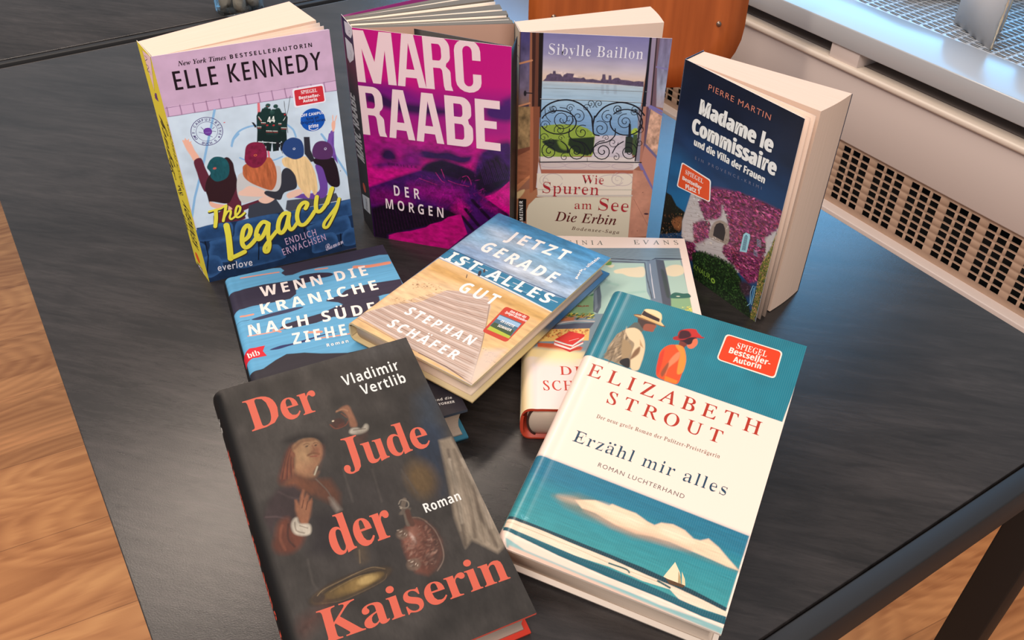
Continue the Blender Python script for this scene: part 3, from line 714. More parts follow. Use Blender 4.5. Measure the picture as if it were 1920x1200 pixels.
('L',(60,48,40),[(14.2,70.9),(19.7,71.4),(24.1,71.5),(29.1,73.7)],2.5,1,'title_shadow'),
('L',(60,48,40),[(19.8,70.8),(18.4,62.8),(16.2,55.1)],3.9,1,'title_shadow'),
('L',(60,48,40),[(29,73.2),(26.5,66),(23.8,59)],3.1,1,'title_shadow'),
('L',(60,48,40),[(24.9,61.7),(28.6,66.7),(31.5,67.6),(31.3,64.7),(29.7,61.1),(30.7,59),(33.4,60.2)],2.6,1,'title_shadow'),
('L',(60,48,40),[(33.4,60.2),(38.2,64),(40.1,68.4),(38.3,70.6),(36.2,67.4),(34.9,62.5),(36.1,59.5),(39.3,60),(42.7,62.4)],2.7,1,'title_shadow'),
('L',(60,48,40),[(25.6,54),(25.3,43.5),(24.1,31.4),(22.6,19.1)],5.9,1,'title_shadow'),
('L',(60,48,40),[(22.4,19.5),(28.9,20.9),(35.6,22.8)],5.1,1,'title_shadow'),
('L',(60,48,40),[(35.9,34.4),(41.6,37.7),(44.8,44.4),(43.2,49.3),(39.3,46.5),(36.3,39.1),(35.3,31),(38,26.8),(43.7,30.1),(50,36.8)],4.7,1,'title_shadow'),
('L',(60,48,40),[(61,46.2),(56.8,49.4),(51.4,44.7),(48.4,37.2),(49.9,32.3),(54.4,35.6),(60.5,45.7)],4.5,1,'title_shadow'),
('L',(60,48,40),[(61,46.2),(58.6,34.4),(58.4,24.6),(55.9,17.9),(53.3,18.2),(53.7,23.1),(59.2,29.4),(66.8,37.1)],4.3,1,'title_shadow'),
('L',(60,48,40),[(80.2,52.2),(75.8,53.3),(70.9,47.8),(68.3,38.8),(70.4,33.8),(75.2,38.3),(79.9,50.2)],4.6,1,'title_shadow'),
('L',(60,48,40),[(80.4,51.8),(78.3,43.1),(78.7,36),(81.2,35.6),(86.1,41)],4.1,1,'title_shadow'),
('L',(60,48,40),[(95.4,53.7),(97.6,57.9),(94.7,60),(90.1,56.4),(86.8,47.7),(87.7,39.2),(92.1,37.3),(98.2,42.7),(103.2,49)],4.5,1,'title_shadow'),
('L',(60,48,40),[(107,63),(105,55.4),(105,48.8),(108.4,47.7),(114.6,54.4),(121,67.7)],4.5,1,'title_shadow'),
('L',(60,48,40),[(121.6,68.2),(115.9,55.4),(114.5,53.7)],4.5,1,'title_shadow'),
('L',(60,48,40),[(126.5,56.2),(123.2,46.7),(117.8,36.9),(112.7,29.5),(109.3,30),(110.3,34.6),(116.6,41.4),(123.6,49.4),(126.5,56.2)],3.7,1,'title_shadow'),
('L',(236,218,72),[(14.1,71.9),(19.6,72.3),(23.9,72.5),(28.9,74.6)],1.8,1,'title_lettering'),
('L',(236,218,72),[(19.7,71.8),(18.3,63.7),(16.1,56.1)],3.2,1,'title_lettering'),
('L',(236,218,72),[(28.8,74.1),(26.3,66.9),(23.7,59.9)],2.4,1,'title_lettering'),
('L',(236,218,72),[(24.8,62.7),(28.5,67.7),(31.4,68.5),(31.1,65.7),(29.6,62.1),(30.5,60),(33.3,61.2)],1.9,1,'title_lettering'),
('L',(236,218,72),[(33.3,61.2),(38.1,65),(40,69.4),(38.2,71.5),(36.1,68.4),(34.8,63.4),(35.9,60.5),(39.1,61),(42.6,63.4)],2,1,'title_lettering'),
('L',(236,218,72),[(25.4,54.9),(25.1,44.5),(23.9,32.4),(22.5,20.2)],5.2,1,'title_lettering'),
('L',(236,218,72),[(22.2,20.5),(28.7,21.9),(35.4,23.9)],4.4,1,'title_lettering'),
('L',(236,218,72),[(35.8,35.4),(41.5,38.7),(44.6,45.4),(43,50.3),(39.1,47.5),(36.2,40.1),(35.2,32.1),(37.8,27.8),(43.6,31.1),(49.9,37.8)],4,1,'title_lettering'),
('L',(236,218,72),[(60.9,47.2),(56.6,50.4),(51.2,45.7),(48.2,38.2),(49.7,33.4),(54.3,36.6),(60.3,46.7)],3.8,1,'title_lettering'),
('L',(236,218,72),[(60.9,47.2),(58.5,35.4),(58.2,25.7),(55.7,19),(53.1,19.3),(53.6,24.1),(59,30.4),(66.7,38.1)],3.6,1,'title_lettering'),
('L',(236,218,72),[(80,53.2),(75.6,54.3),(70.7,48.8),(68.1,39.8),(70.2,34.8),(75,39.4),(79.7,51.2)],3.9,1,'title_lettering'),
('L',(236,218,72),[(80.2,52.8),(78.1,44.1),(78.5,37),(81,36.6),(85.9,42)],3.4,1,'title_lettering'),
('L',(236,218,72),[(95.2,54.7),(97.4,58.9),(94.5,61),(89.9,57.4),(86.6,48.7),(87.4,40.2),(91.9,38.4),(98,43.7),(103,50)],3.8,1,'title_lettering'),
('L',(236,218,72),[(106.7,64),(104.8,56.4),(104.7,49.9),(108.1,48.7),(114.4,55.4),(120.7,68.7)],3.8,1,'title_lettering'),
('L',(236,218,72),[(121.4,69.2),(115.7,56.4),(114.3,54.7)],3.8,1,'title_lettering'),
('L',(236,218,72),[(126.3,57.2),(123,47.7),(117.6,37.9),(112.4,30.5),(109.1,31),(110.1,35.7),(116.3,42.5),(123.3,50.4),(126.3,57.2)],3,1,'title_lettering'),
('T','ENDLICH','sans',(204,166,196),(72.8,21.1),(101.4,24.1),(73.3,28.3),.14,'cap',.01,0,'subtitle_lettering'),
('T','ERWACHSEN','sans',(204,166,196),(68.8,10.5),(109.5,16.6),(69.2,17.9),.14,'cap',.01,0,'subtitle_lettering'),
('T','Roman','script_b',(215,200,220),(108,4.6),(125.2,8.6),(108.2,11.5),0,'cap',0,0,'subtitle_lettering'),
('T','everlove','sans',(222,215,222),(9.4,10),(39.8,7.7),(10.1,14.9),.06,'x',.01,.01,'subtitle_lettering')]
ART['raabe']=[
('bg',(192,2,112)),
('p',(160,2,112),[(-.7,155.8),(136.2,166.5),(137.6,126),(-6.2,104.3)],6,0,1),
('p',(120,4,110),[(-.5,157.8),(34.6,160.5),(55.2,153.6),(85.2,146.1),(85,140.2),(46.3,134.6),(19.4,140.8),(.9,143.3)],5,1,1),
('p',(48,6,62),[(7.3,148.1),(20.3,150.8),(33.5,145.7),(52.8,145.5),(75.7,144.7),(83.2,141.9),(65.8,137.4),(38.6,136.6),(20.2,139),(7.6,141.2)],2.5,1,1),
('e',(150,10,105),(10.4,139.6),3,2,0,2,1),
('p',(60,14,90),[(114.3,151.1),(128.1,156.9),(136.3,158.9),(136.5,142.6),(122.6,140.6),(114.3,143.3)],3,1,1),
('p',(70,16,95),[(128.1,159.7),(136.3,164.6),(136.4,155.2),(128.1,153)],3,0,1),
('p',(52,12,78),[(104.3,100.9),(113.5,113.2),(136.2,122),(136.6,82.9),(123.4,71.6),(112,63.9),(101.8,74.8)],3,1,1),
('p',(150,5,108),[(-.3,108.9),(103.5,114.9),(103.3,100.8),(51.7,95.9),(30.2,89.2),(-2.1,76)],8,0,1),
('p',(200,6,120),[(-2.6,81.7),(18.9,81.7),(53.6,92.9),(50.8,81.2),(-.4,55.2)],3,0,1),
('p',(40,6,58),[(14.9,90.1),(18.1,96.8),(23.6,98.8),(28.6,95.7),(30.2,89.2),(23.6,85.9),(17.3,87.1)],2.5,1,1),
('p',(95,8,92),[(5.9,80.8),(21.5,86.7),(36.4,86.8),(27.4,80.8),(11,77)],3,1,1),
('p',(44,8,66),[(48.7,97.7),(56.2,102.7),(68.6,102.5),(79,104.6),(91.1,102.1),(100.3,103.6),(99.2,97.9),(90.9,94.4),(76.6,95.4),(62,94.2),(50.6,94.7)],2,1,1),
('p',(120,6,104),[(32.4,89.5),(39.3,98.4),(45.8,101.7),(51.9,99.3),(53.2,85),(29.6,81.2)],4,1,1),
('p',(62,10,82),[(-.4,55.2),(25.4,69),(53,82.7),(57.6,89.1),(72.5,95.9),(88.8,93),(103.1,88.6),(106.9,66.5),(123.4,55.4),(136,49.3),(136.4,3.9),(-7.7,-24.7)],1.5,0,1),
('p',(28,6,36),[(54.1,82.9),(58.6,89.2),(72.4,95.3),(87.8,92.8),(103.1,87.5),(102.9,77.3),(88.4,77.1),(71.8,80.1),(57.1,81.1)],2,1,1),
('p',(24,6,32),[(103,84.1),(112.4,100),(123.4,107.2),(134.9,98.2),(135.1,84.9),(126.5,75.6),(112.1,65),(103.8,70.6)],2.5,0,1),
('p',(110,6,90),[(.8,50.6),(18.9,56.1),(42.4,48.2),(28.5,38.5),(1.9,38.7)],5,1,1),
('p',(130,6,105),[(41.3,64.6),(71.4,69.7),(92.3,66.3),(86.6,51.2),(70.6,50.8),(49.3,55.4)],6,1,1),
('p',(20,6,24),[(-.1,32.2),(17.7,41.5),(76.8,44.7),(88.4,40.7),(53.9,20.9),(14.6,4.6),(14.1,-1.9),(-.2,-.7)],2,0,1),
('l',(70,14,66),[(2.6,33.9),(4.3,4)],.35,.4,0,.55),
('l',(70,14,66),[(5.7,34.1),(7.6,5.2)],.35,.4,0,.55),
('l',(70,14,66),[(8.9,34.3),(10.9,6.5)],.35,.4,0,.55),
('l',(70,14,66),[(12,34.5),(14.2,7.8)],.35,.4,0,.55),
('l',(70,14,66),[(15.1,34.7),(17.5,9)],.35,.4,0,.55),
('l',(70,14,66),[(18.3,34.9),(20.8,10.3)],.35,.4,0,.55),
('l',(70,14,66),[(21.4,35),(24,11.5)],.35,.4,0,.55),
('l',(70,14,66),[(24.5,35.2),(27.3,12.8)],.35,.4,0,.55),
('l',(70,14,66),[(27.6,35.4),(30.5,14)],.35,.4,0,.55),
('l',(70,14,66),[(30.7,35.6),(33.7,15.2)],.35,.4,0,.55),
('l',(70,14,66),[(33.8,35.8),(37,16.5)],.35,.4,0,.55),
('l',(70,14,66),[(36.9,36),(40.2,17.7)],.35,.4,0,.55),
('l',(70,14,66),[(40,36.2),(43.4,18.9)],.35,.4,0,.55),
('l',(70,14,66),[(43.1,36.4),(46.5,20.1)],.35,.4,0,.55),
('l',(70,14,66),[(46.2,36.5),(49.7,21.4)],.35,.4,0,.55),
('l',(70,14,66),[(49.3,36.7),(52.9,22.6)],.35,.4,0,.55),
('l',(70,14,66),[(52.4,36.9),(56,23.8)],.35,.4,0,.55),
('l',(70,14,66),[(55.4,37.1),(59.2,25)],.35,.4,0,.55),
('l',(70,14,66),[(58.5,37.3),(62.3,26.2)],.35,.4,0,.55),
('l',(70,14,66),[(61.5,37.5),(65.4,27.4)],.35,.4,0,.55),
('l',(70,14,66),[(64.6,37.6),(68.5,28.6)],.35,.4,0,.55),
('l',(70,14,66),[(67.6,37.8),(71.6,29.7)],.35,.4,0,.55),
('l',(70,14,66),[(70.7,38),(74.7,30.9)],.35,.4,0,.55),
('l',(70,14,66),[(73.7,38.2),(77.8,32.1)],.35,.4,0,.55),
('l',(70,14,66),[(76.7,38.4),(80.9,33.3)],.35,.4,0,.55),
('l',(70,14,66),[(79.8,38.6),(83.9,34.5)],.35,.4,0,.55),
('l',(90,30,120),[(106.3,101.3),(112.2,76.6)],.35,.4,0,.4),
('l',(90,30,120),[(107.9,99.9),(113.8,77.3)],.35,.4,0,.4),
('l',(90,30,120),[(109.5,98.5),(115.5,78)],.35,.4,0,.4),
('l',(90,30,120),[(111.2,102),(117.1,78.7)],.35,.4,0,.4),
('l',(90,30,120),[(112.8,100.6),(118.7,79.5)],.35,.4,0,.4),
('l',(90,30,120),[(114.4,99.3),(120.4,80.2)],.35,.4,0,.4),
('l',(90,30,120),[(116,102.8),(122,80.9)],.35,.4,0,.4),
('l',(90,30,120),[(117.6,101.4),(123.6,81.7)],.35,.4,0,.4),
('l',(90,30,120),[(119.2,100),(125.3,82.4)],.35,.4,0,.4),
('l',(90,30,120),[(120.8,103.6),(126.9,83.1)],.35,.4,0,.4),
('l',(90,30,120),[(122.4,102.2),(128.5,83.8)],.35,.4,0,.4),
('l',(90,30,120),[(124,100.8),(130.1,84.5)],.35,.4,0,.4),
('l',(90,30,120),[(125.6,104.3),(131.7,85.3)],.35,.4,0,.4),
('l',(90,30,120),[(127.2,103),(133.4,86)],.35,.4,0,.4),
('l',(90,30,120),[(128.8,101.6),(135,86.7)],.35,.4,0,.4),
('l',(90,30,120),[(130.4,105.1),(136.6,87.4)],.35,.4,0,.4),
('l',(90,30,120),[(132,103.7),(138.2,88.1)],.35,.4,0,.4),
('l',(90,30,120),[(133.6,102.3),(139.8,88.8)],.35,.4,0,.4),
('l',(205,40,120),[(66.6,81.5),(71.5,74.3),(74.6,72.5)],.5,.35,1,.8),
('l',(205,40,120),[(77.9,75.4),(86.2,73.3),(97.6,72.4)],.5,.35,1,.8),
('l',(205,40,120),[(91.6,81.1),(95.8,82.9),(98.8,78.9),(99.7,74.5)],.5,.35,1,.8),
('l',(205,40,120),[(72,85.8),(74.8,77.2)],.5,.35,1,.8),
('l',(205,40,120),[(50.3,73.1),(67.1,69)],.5,.35,1,.8),
('p',(190,5,115),[(81.1,45.4),(87.8,56.1),(95,50.3),(94.8,38.3),(89.5,40.9)],4,0,1),
('l',(28,4,34),[(93.9,47.7),(105.4,32.9)],3.4,1.2,0,1),
('l',(28,4,34),[(100.5,58.4),(116.1,42.1)],3.4,1.2,0,1),
('l',(28,4,34),[(116.2,58.8),(131.8,48.6)],3.4,1.2,0,1),
('l',(28,4,34),[(90.5,38.7),(99.9,27)],3.4,1.2,0,1),
('p',(120,4,90),[(108.9,59.8),(123.4,55.4),(129.7,48.2),(123.5,48.3),(110.9,53.1)],3,0,1),
('d',[(110,8,95),(40,6,55),(150,10,110),(30,4,40)],[(39.7,73.6),(103,84.1),(133.9,52.5),(70.2,41.1)],60,1.4,40,3,20,.35),
('d',[(110,8,95),(40,6,55),(150,10,110),(30,4,40)],[(39.7,73.6),(103,84.1),(133.9,52.5),(70.2,41.1)],60,1.4,41,3,50,.35),
('d',[(110,8,95),(40,6,55),(150,10,110),(30,4,40)],[(39.7,73.6),(103,84.1),(133.9,52.5),(70.2,41.1)],60,1.4,42,3,80,.35),
('d',[(110,8,95),(40,6,55),(150,10,110),(30,4,40)],[(39.7,73.6),(103,84.1),(133.9,52.5),(70.2,41.1)],60,1.4,43,3,110,.35),
('p',(188,2,110),[(15,-1.8),(15.5,4.6),(24.1,9),(37.9,13.5),(53.9,20.6),(58.5,24.9),(69.7,30),(76.4,36.1),(89,41.6),(91.4,32.8),(94.9,21.1),(73.9,-2)],.3,0,1),
('p',(188,2,110),[(111.8,64.1),(121.4,69),(127.5,75.7),(134.8,84),(135.8,49.3),(123.4,56.5)],.3,0,1),
('n',.16,5,3,7,[(-.3,108.9),(135.7,119.8),(137,4),(-7.7,-24.7)],None,None),
('n',.12,1.2,1.2,17,[(-.4,55.2),(88.8,93),(135.9,98.3),(133.9,52.5),(88.4,40.7),(14.6,4.6),(-.1,32.2)],None,None),
('BLK','MARC',(236,208,196),(.2,159.2),(110.7,163),(.9,204.6),[0,.32,.33,.56,.56,.77,.8,1],'author_lettering'),
('BLK','RAABE',(236,208,196),(-.5,109.7),(126.8,112.4),(-.2,155.9),[0,.18,.2,.39,.4,.6,.62,.81,.83,1],'author_lettering'),
('T','DER','sans_b',(238,222,210),(24.8,50.6),(49.9,50.7),(24.8,61.6),.35,'cap',-.01,0,'title_lettering'),
('T','MORGEN','sans_b',(238,222,210),(15.4,35),(72.1,34.6),(15.6,45.7),.3,'cap',-.01,0,'title_lettering'),
('T','THRILLER','sans',(70,8,66),(20.6,81.8),(49.3,83),(20.5,84.3),.35,'cap',.02,0,'subtitle_lettering')]
ART['baillon']=[
('bg',(150,98,76)),
('g',[(206.8,(122,114,158)),(188.7,(150,140,172)),(176.8,(200,182,186)),(168.2,(226,192,170))],[(18,207.2),(107.5,206.4),(105.1,163.3),(19.5,164.2)]),
('g',[(164.7,(186,190,192)),(159.5,(172,188,198)),(146.1,(160,186,205)),(132.4,(128,160,192)),(111.8,(110,142,176))],[(17.8,164.3),(105,164.1),(104.2,114.8),(17.8,109.9)]),
('n',.05,14,1.2,5,[(17.8,164.3),(105,164.1),(104.2,114.8),(17.8,109.9)],None,None),
('n',.04,20,6,6,[(18,207.2),(107.5,206.4),(105.1,163.3),(19.5,164.2)],None,None),
('p',(92,74,96),[(20.7,164.7),(22.7,167),(23.4,169.6),(26.6,171.5),(28.3,171.2),(28.6,173.8),(30.6,173.9),(31.1,171.3),(34.8,171.2),(36.8,169),(37.7,170.8),(40.5,172.4),(46.3,172.1),(45.6,169),(52.2,168.5),(54.6,169.4),(56.4,167.6),(62.1,168.2),(68.7,167.1),(69.8,169.3),(69.9,172.8),(72.3,172.9),(73.1,168.2),(75.2,168.3),(75.2,172.2),(77.3,172.1),(78,168.4),(80.7,170.1),(83.5,170.5),(85.7,168.8),(92.3,168.5),(96.4,167.6),(100.4,168.4),(104.7,168),(105.2,163.3),(80.4,164.5),(55.7,165),(20.7,164.3)],.3,0,1),
('n',.12,1.5,1.5,8,[(20.7,164.7),(28.6,173.8),(46.3,172.1),(55.5,168.6),(104.7,168.5),(105.2,163.3),(55.7,165)],None,None),
('l',(150,160,172),[(70.7,162.4),(71.3,156.2)],2.5,1.2,0,.5),
('l',(150,160,172),[(74.8,162.6),(75.5,156.5)],2.5,1.2,0,.5),
('l',(150,160,172),[(81.3,162.9),(82,156.8)],2.5,1.2,0,.5),
('p',(66,50,62),[(.5,206.4),(13.3,206.6),(15.6,125.9),(-1.1,125)],.25,0,1),
('g',[(200.1,(70,60,104)),(180,(92,80,108)),(157.3,(112,96,116)),(143,(120,92,80))],[(1.1,206),(9.9,206),(10,143.2),(.4,141.7)]),
('n',.15,4,8,3,[(1.1,206),(9.9,206),(10,143.2),(.4,141.7)],None,None),
('p',(150,92,66),[(8.5,206),(10.3,206),(11.9,130.4),(9.1,130.2)],.25,0,1),
('p',(60,30,24),[(10.2,206.4),(13.3,206.6),(13.8,130.5),(11.9,130.4)],.25,0,1),
('p',(104,58,42),[(13.3,206.6),(15.7,206.6),(17.3,130.7),(13.8,130.5)],.25,0,1),
('p',(26,14,14),[(15.7,206.7),(19.5,206.6),(19.9,130.8),(17,130.7)],.25,0,1),
('l',(196,130,92),[(.6,178.9),(10.6,182.1)],1.6,.2,0,1),
('l',(196,130,92),[(.4,140.4),(9.6,143.6)],1.6,.2,0,1),
('e',(30,24,30),(5.5,152.4),1.2,2.6,0,.3,1),
('l',(30,24,30),[(5.6,152.9),(11.7,152.7)],1,.2,0,1),
('p',(24,26,40),[(105.4,205.9),(107.4,205.9),(109.2,131.1),(106.6,130.9)],.25,0,1),
('p',(152,134,154),[(107.4,205.9),(110.9,205.9),(112.7,131.3),(109.2,131.1)],.25,0,1),
('p',(30,26,40),[(110.9,205.9),(111.9,205.9),(114.7,131.4),(113.1,131.3)],.25,0,1),
('p',(112,82,90),[(111.9,205.9),(114.3,205.9),(114.1,183.5),(119.3,131.6),(114.3,131.4)],.25,0,1),
('g',[(203.7,(120,108,134)),(183.9,(132,124,150)),(163.4,(150,150,166)),(148.4,(158,142,146))],[(114,205.9),(124.5,205.9),(124.6,144.7),(117.6,146.1),(114.1,183.5)]),
('n',.14,3,10,13,[(114,205.9),(124.5,205.9),(124.6,144.7),(117.6,146.1)],None,None),
('l',(130,118,158),[(114,181.4),(124.6,179.6)],1.6,.2,0,1),
('l',(120,110,165),[(112.7,146.3),(125,141.1)],1.8,.2,0,1),
('p',(200,150,118),[(112.9,144.1),(125.9,139.3),(125.7,127.3),(114.3,131.4)],.25,0,1),
('p',(142,110,72),[(-.7,139.7),(10.3,140.3),(10.8,101.3),(-.3,98.1)],.25,0,1),
('n',.25,3,5,22,[(-.7,139.7),(10.3,140.3),(10.8,101.3),(-.3,98.1)],None,None),
('p',(156,92,62),[(-.7,92.5),(11.3,100.2),(11.9,70.7),(-1,54.5)],.25,0,1),
('p',(118,64,44),[(-.5,98.1),(11.3,101.9),(11.3,98.8),(-.7,91.3)],.3,0,1),
('p',(190,120,80),[(-.5,61.4),(11.5,73.1),(11.7,70.1),(-.4,54.6)],.3,0,1),
('n',.1,8,2,3,[(-.7,92.5),(11.3,100.2),(11.9,70.7),(-1,54.5)],None,None),
('p',(172,112,78),[(-.4,54.6),(18.2,60.1),(19.5,50.2),(10.1,39.5),(9.4,22.8),(.6,22.2)],.3,0,1),
('p',(214,180,130),[(-.4,53.3),(6.5,57.5),(6.6,54.4),(2.4,47.9),(-.3,47.7)],.5,1,1),
('p',(168,98,66),[(10.3,140.3),(13,140.5),(14.9,54.9),(11.7,53.7)],.25,0,1),
('p',(130,72,48),[(13,140.5),(18.8,140.8),(18.4,58.9),(14.9,56.2)],.25,0,1),
('p',(215,200,196),[(19,86.6),(21.9,75.5),(21.5,57.8),(17.6,60)],.3,0,1),
('p',(142,160,62),[(18.9,121.6),(26.4,123.9),(37.5,125.4),(52.6,125.1),(60.8,122.3),(68.3,116.5),(68.7,110.4),(66.7,95.9),(19.9,91.4)],.4,0,1),
('d',[(120,140,45),(160,178,80),(100,120,40)],[(18.9,121.6),(37.5,125.4),(60.8,122.3),(68.3,116.5),(66.7,95.9),(19.9,91.4)],160,1,4,1,0,1),
('p',(34,46,28),[(45.2,111.8),(67.4,114.6),(67.6,100),(62.6,95.7),(52.1,97.9),(44.5,105.6)],.6,0,1),
('p',(40,50,34),[(22.7,108.6),(36.1,109.9),(44.7,103.3),(46,97.6),(35.7,97.6),(24.1,104.4)],.6,1,1),
('p',(120,140,50),[(35.2,108.4),(41.3,108.8),(43.8,100.9),(38.6,101.8)],1,1,1),
('p',(198,182,186),[(67.8,115.9),(94.9,117.7),(102.6,96.3),(65.8,94.1),(67.5,98.8)],.3,0,1),
('n',.07,4,1.5,6,[(67.8,115.9),(94.9,117.7),(102.6,96.3),(65.8,94.1)],None,None),
('p',(168,186,64),[(98.6,121.6),(101.7,125.1),(104.9,123.6),(104.8,119.2),(99.8,118.9)],.5,1,1),
('p',(44,52,44),[(94.5,116.3),(97.4,117.6),(96.4,128.6),(97.9,128.7),(99.3,117.2),(101.2,115.6),(101.6,100.8),(95,100.5)],.3,0,1),
('p',(66,84,50),[(100.8,118.9),(105.3,119.2),(106.4,98.8),(101.8,98.5)],.4,0,1),
('p',(216,198,190),[(19.3,92.3),(105.6,96.5),(110.7,92.1),(110.4,89.8),(104.3,83.7),(21.8,79.1)],.3,0,1),
('p',(206,184,176),[(20.5,86.7),(104.1,91.1),(104.3,83.7),(21.8,79.1)],.3,0,1),
('p',(140,130,140),[(102.6,145.2),(106.7,145.5),(110.2,92.1),(104.9,92.9),(105.9,98.8)],.2,0,1),
('p',(172,112,92),[(106.7,145.5),(111.6,145.7),(112.3,91),(109.1,92)],.2,0,1),
('p',(96,66,78),[(109.5,145.6),(111.9,145.7),(111.8,110.6),(111.2,101.4)],.2,0,1),
('p',(204,156,130),[(112.3,142.5),(123.6,137.8),(123.7,98.7),(111.9,109.4)],.2,0,1),
('n',.2,3,4,31,[(112.3,142.5),(123.6,137.8),(123.7,98.7),(111.9,109.4)],None,None),
('l',(126,112,160),[(112,145.2),(123.5,138.8)],1.8,.2,0,1),
('p',(186,124,104),[(111.9,109.4),(124,96.4),(123.7,64.3),(110.4,89.8)],.2,0,1),
('l',(110,96,130),[(111.8,110),(123.9,97.5)],2.2,.2,0,1),
('l',(120,104,150),[(109.9,89.7),(123.7,64.3)],3,.2,0,1),
('l',(100,80,96),[(112.7,142.6),(111.9,109.4)],1.2,.2,0,1),
('p',(172,98,76),[(21.6,79.3),(113.6,83.8),(112.9,80.5),(21.7,75.4)],.2,0,1),
('p',(226,208,188),[(18,74.9),(104.4,79.9),(105.3,55.7),(19.3,50.2)],.3,0,1),
('p',(192,132,108),[(104.3,84.1),(112.7,82.8),(123.5,64.3),(125.4,13.6),(106.6,11),(105.3,55.7)],.3,0,1),
('n',.07,6,6,12,[(104.3,84.1),(112.7,82.8),(123.5,64.3),(125.4,13.6),(106.6,11)],None,None),
('l',(120,70,60),[(107.8,53.4),(124.6,24)],.25,.2,0,1),
('e',(70,40,50),(120.9,38.2),2.2,1,0,.3,1),
('e',(110,70,66),(115.3,61.1),.5,.4,0,.3,1),
('e',(110,70,66),(114.5,18.8),.5,.4,0,.3,1),
('p',(216,202,176),[(9.7,20.2),(9.4,34.4),(11.2,40.9),(17.4,48.9),(26,50.4),(105.5,55.5),(106.7,10.3),(10.9,3.7)],.2,0,1),
('l',(198,184,166),[(19.1,57.9),(105,63.1)],1.2,.5,0,1),
('l',(196,182,170),[(19.3,51.2),(105.6,57)],1.6,.5,0,1),
('l',(176,150,158),[(42.8,85.6),(42,86.1),(40.7,86.6),(38.8,86.9),(36.6,87.1),(34.1,87.1),(31.5,87),(28.9,86.8),(26.5,86.4),(24.5,85.9),(22.8,85.3),(21.7,84.7),(21.2,84),(21.3,83.4),(22,82.9),(23.3,82.4),(25.1,82),(27.3,81.8),(29.8,81.8),(32.4,81.9),(35,82.1),(37.4,82.5),(39.6,83),(41.2,83.6),(42.4,84.2)],.55,.3,0,.8),
('l',(176,150,158),[(62.5,86.2),(61.8,86.8),(60.6,87.3),(58.9,87.7),(56.9,87.9),(54.6,88),(52.3,87.9),(50,87.7),(47.8,87.3),(46,86.8),(44.5,86.1),(43.5,85.5),(43.1,84.8),(43.2,84.1),(43.8,83.5),(45,83),(46.7,82.6),(48.7,82.3),(50.9,82.2),(53.3,82.3),(55.6,82.5),(57.8,82.9),(59.7,83.4),(61.2,84),(62.2,84.7)],.55,.3,0,.8),
('l',(176,150,158),[(83.1,87.6),(82.4,88.2),(81.2,88.6),(79.5,89),(77.5,89.2),(75.3,89.2),(72.9,89.1),(70.6,88.9),(68.5,88.5),(66.6,88.1),(65.2,87.5),(64.2,86.9),(63.8,86.2),(63.9,85.6),(64.6,85.1),(65.7,84.6),(67.4,84.2),(69.4,84),(71.6,83.9),(74,84),(76.3,84.3),(78.4,84.6),(80.3,85.1),(81.8,85.7),(82.8,86.3)],.55,.3,0,.8),
('l',(176,150,158),[(103.2,88.1),(102.5,88.7),(101.3,89.2),(99.7,89.6),(97.8,89.9),(95.7,90),(93.5,89.9),(91.4,89.7),(89.3,89.3),(87.6,88.7),(86.3,88.1),(85.4,87.4),(85,86.7),(85.1,86),(85.7,85.4),(86.9,84.8),(88.4,84.4),(90.3,84.1),(92.4,84),(94.7,84.1),(96.8,84.3),(98.9,84.7),(100.6,85.2),(102,85.9),(103,86.5)],.55,.3,0,.8),
('l',(176,150,158),[(41.5,70.1),(40.8,71.7),(39.7,73.2),(38.1,74.3),(36.2,75.1),(34.2,75.5),(32.1,75.5),(30,75.1),(28,74.3),(26.4,73.2),(25,71.7),(24.2,70.1),(23.8,68.4),(23.9,66.7),(24.6,65),(25.7,63.6),(27.2,62.4),(29,61.5),(31.1,61.1),(33.3,61),(35.4,61.4),(37.3,62.2),(39.1,63.3),(40.4,64.7),(41.3,66.4)],.55,.3,0,.8),
('l',(176,150,158),[(104.5,75.1),(103.7,76.6),(102.4,77.9),(100.8,78.9),(98.8,79.6),(96.7,79.9),(94.4,79.9),(92.3,79.5),(90.3,78.8),(88.6,77.7),(87.2,76.5),(86.4,75),(86.1,73.4),(86.3,71.8),(87,70.3),(88.2,69),(89.9,68),(91.8,67.2),(94,66.8),(96.2,66.8),(98.4,67.2),(100.5,67.9),(102.2,68.9),(103.5,70.2),(104.4,71.7)],.55,.3,0,.8),
('l',(176,150,158),[(96.3,73.3),(95.4,74.6),(93.9,75.8),(91.9,76.7),(89.5,77.3),(86.9,77.6),(84.1,77.5),(81.5,77.1),(79,76.4),(76.9,75.4),(75.2,74.2),(74.1,72.8),(73.7,71.4),(73.9,69.9),(74.7,68.6),(76.2,67.4),(78.1,66.5),(80.5,65.8),(83.1,65.5),(85.9,65.6),(88.6,65.9),(91.1,66.6),(93.3,67.6),(95,68.8),(96.1,70.2)],.55,.3,0,.8),
('l',(178,160,156),[(25.2,73.9),(23.3,73.1),(21.8,71.7),(20.9,69.8),(20.8,67.7),(21.3,65.8),(22.4,64.4),(23.8,63.5),(25.3,63.4),(26.7,63.9),(27.8,65),(28.4,66.4),(28.5,67.8),(28.1,69.1),(27.4,70),(26.5,70.6),(25.5,70.6),(24.6,70.3),(24,69.6),(23.7,68.8),(23.7,68),(23.9,67.3),(24.3,66.9),(24.8,66.7),(25.3,66.7),(25.6,67),(25.8,67.3)],.5,.3,0,.7),
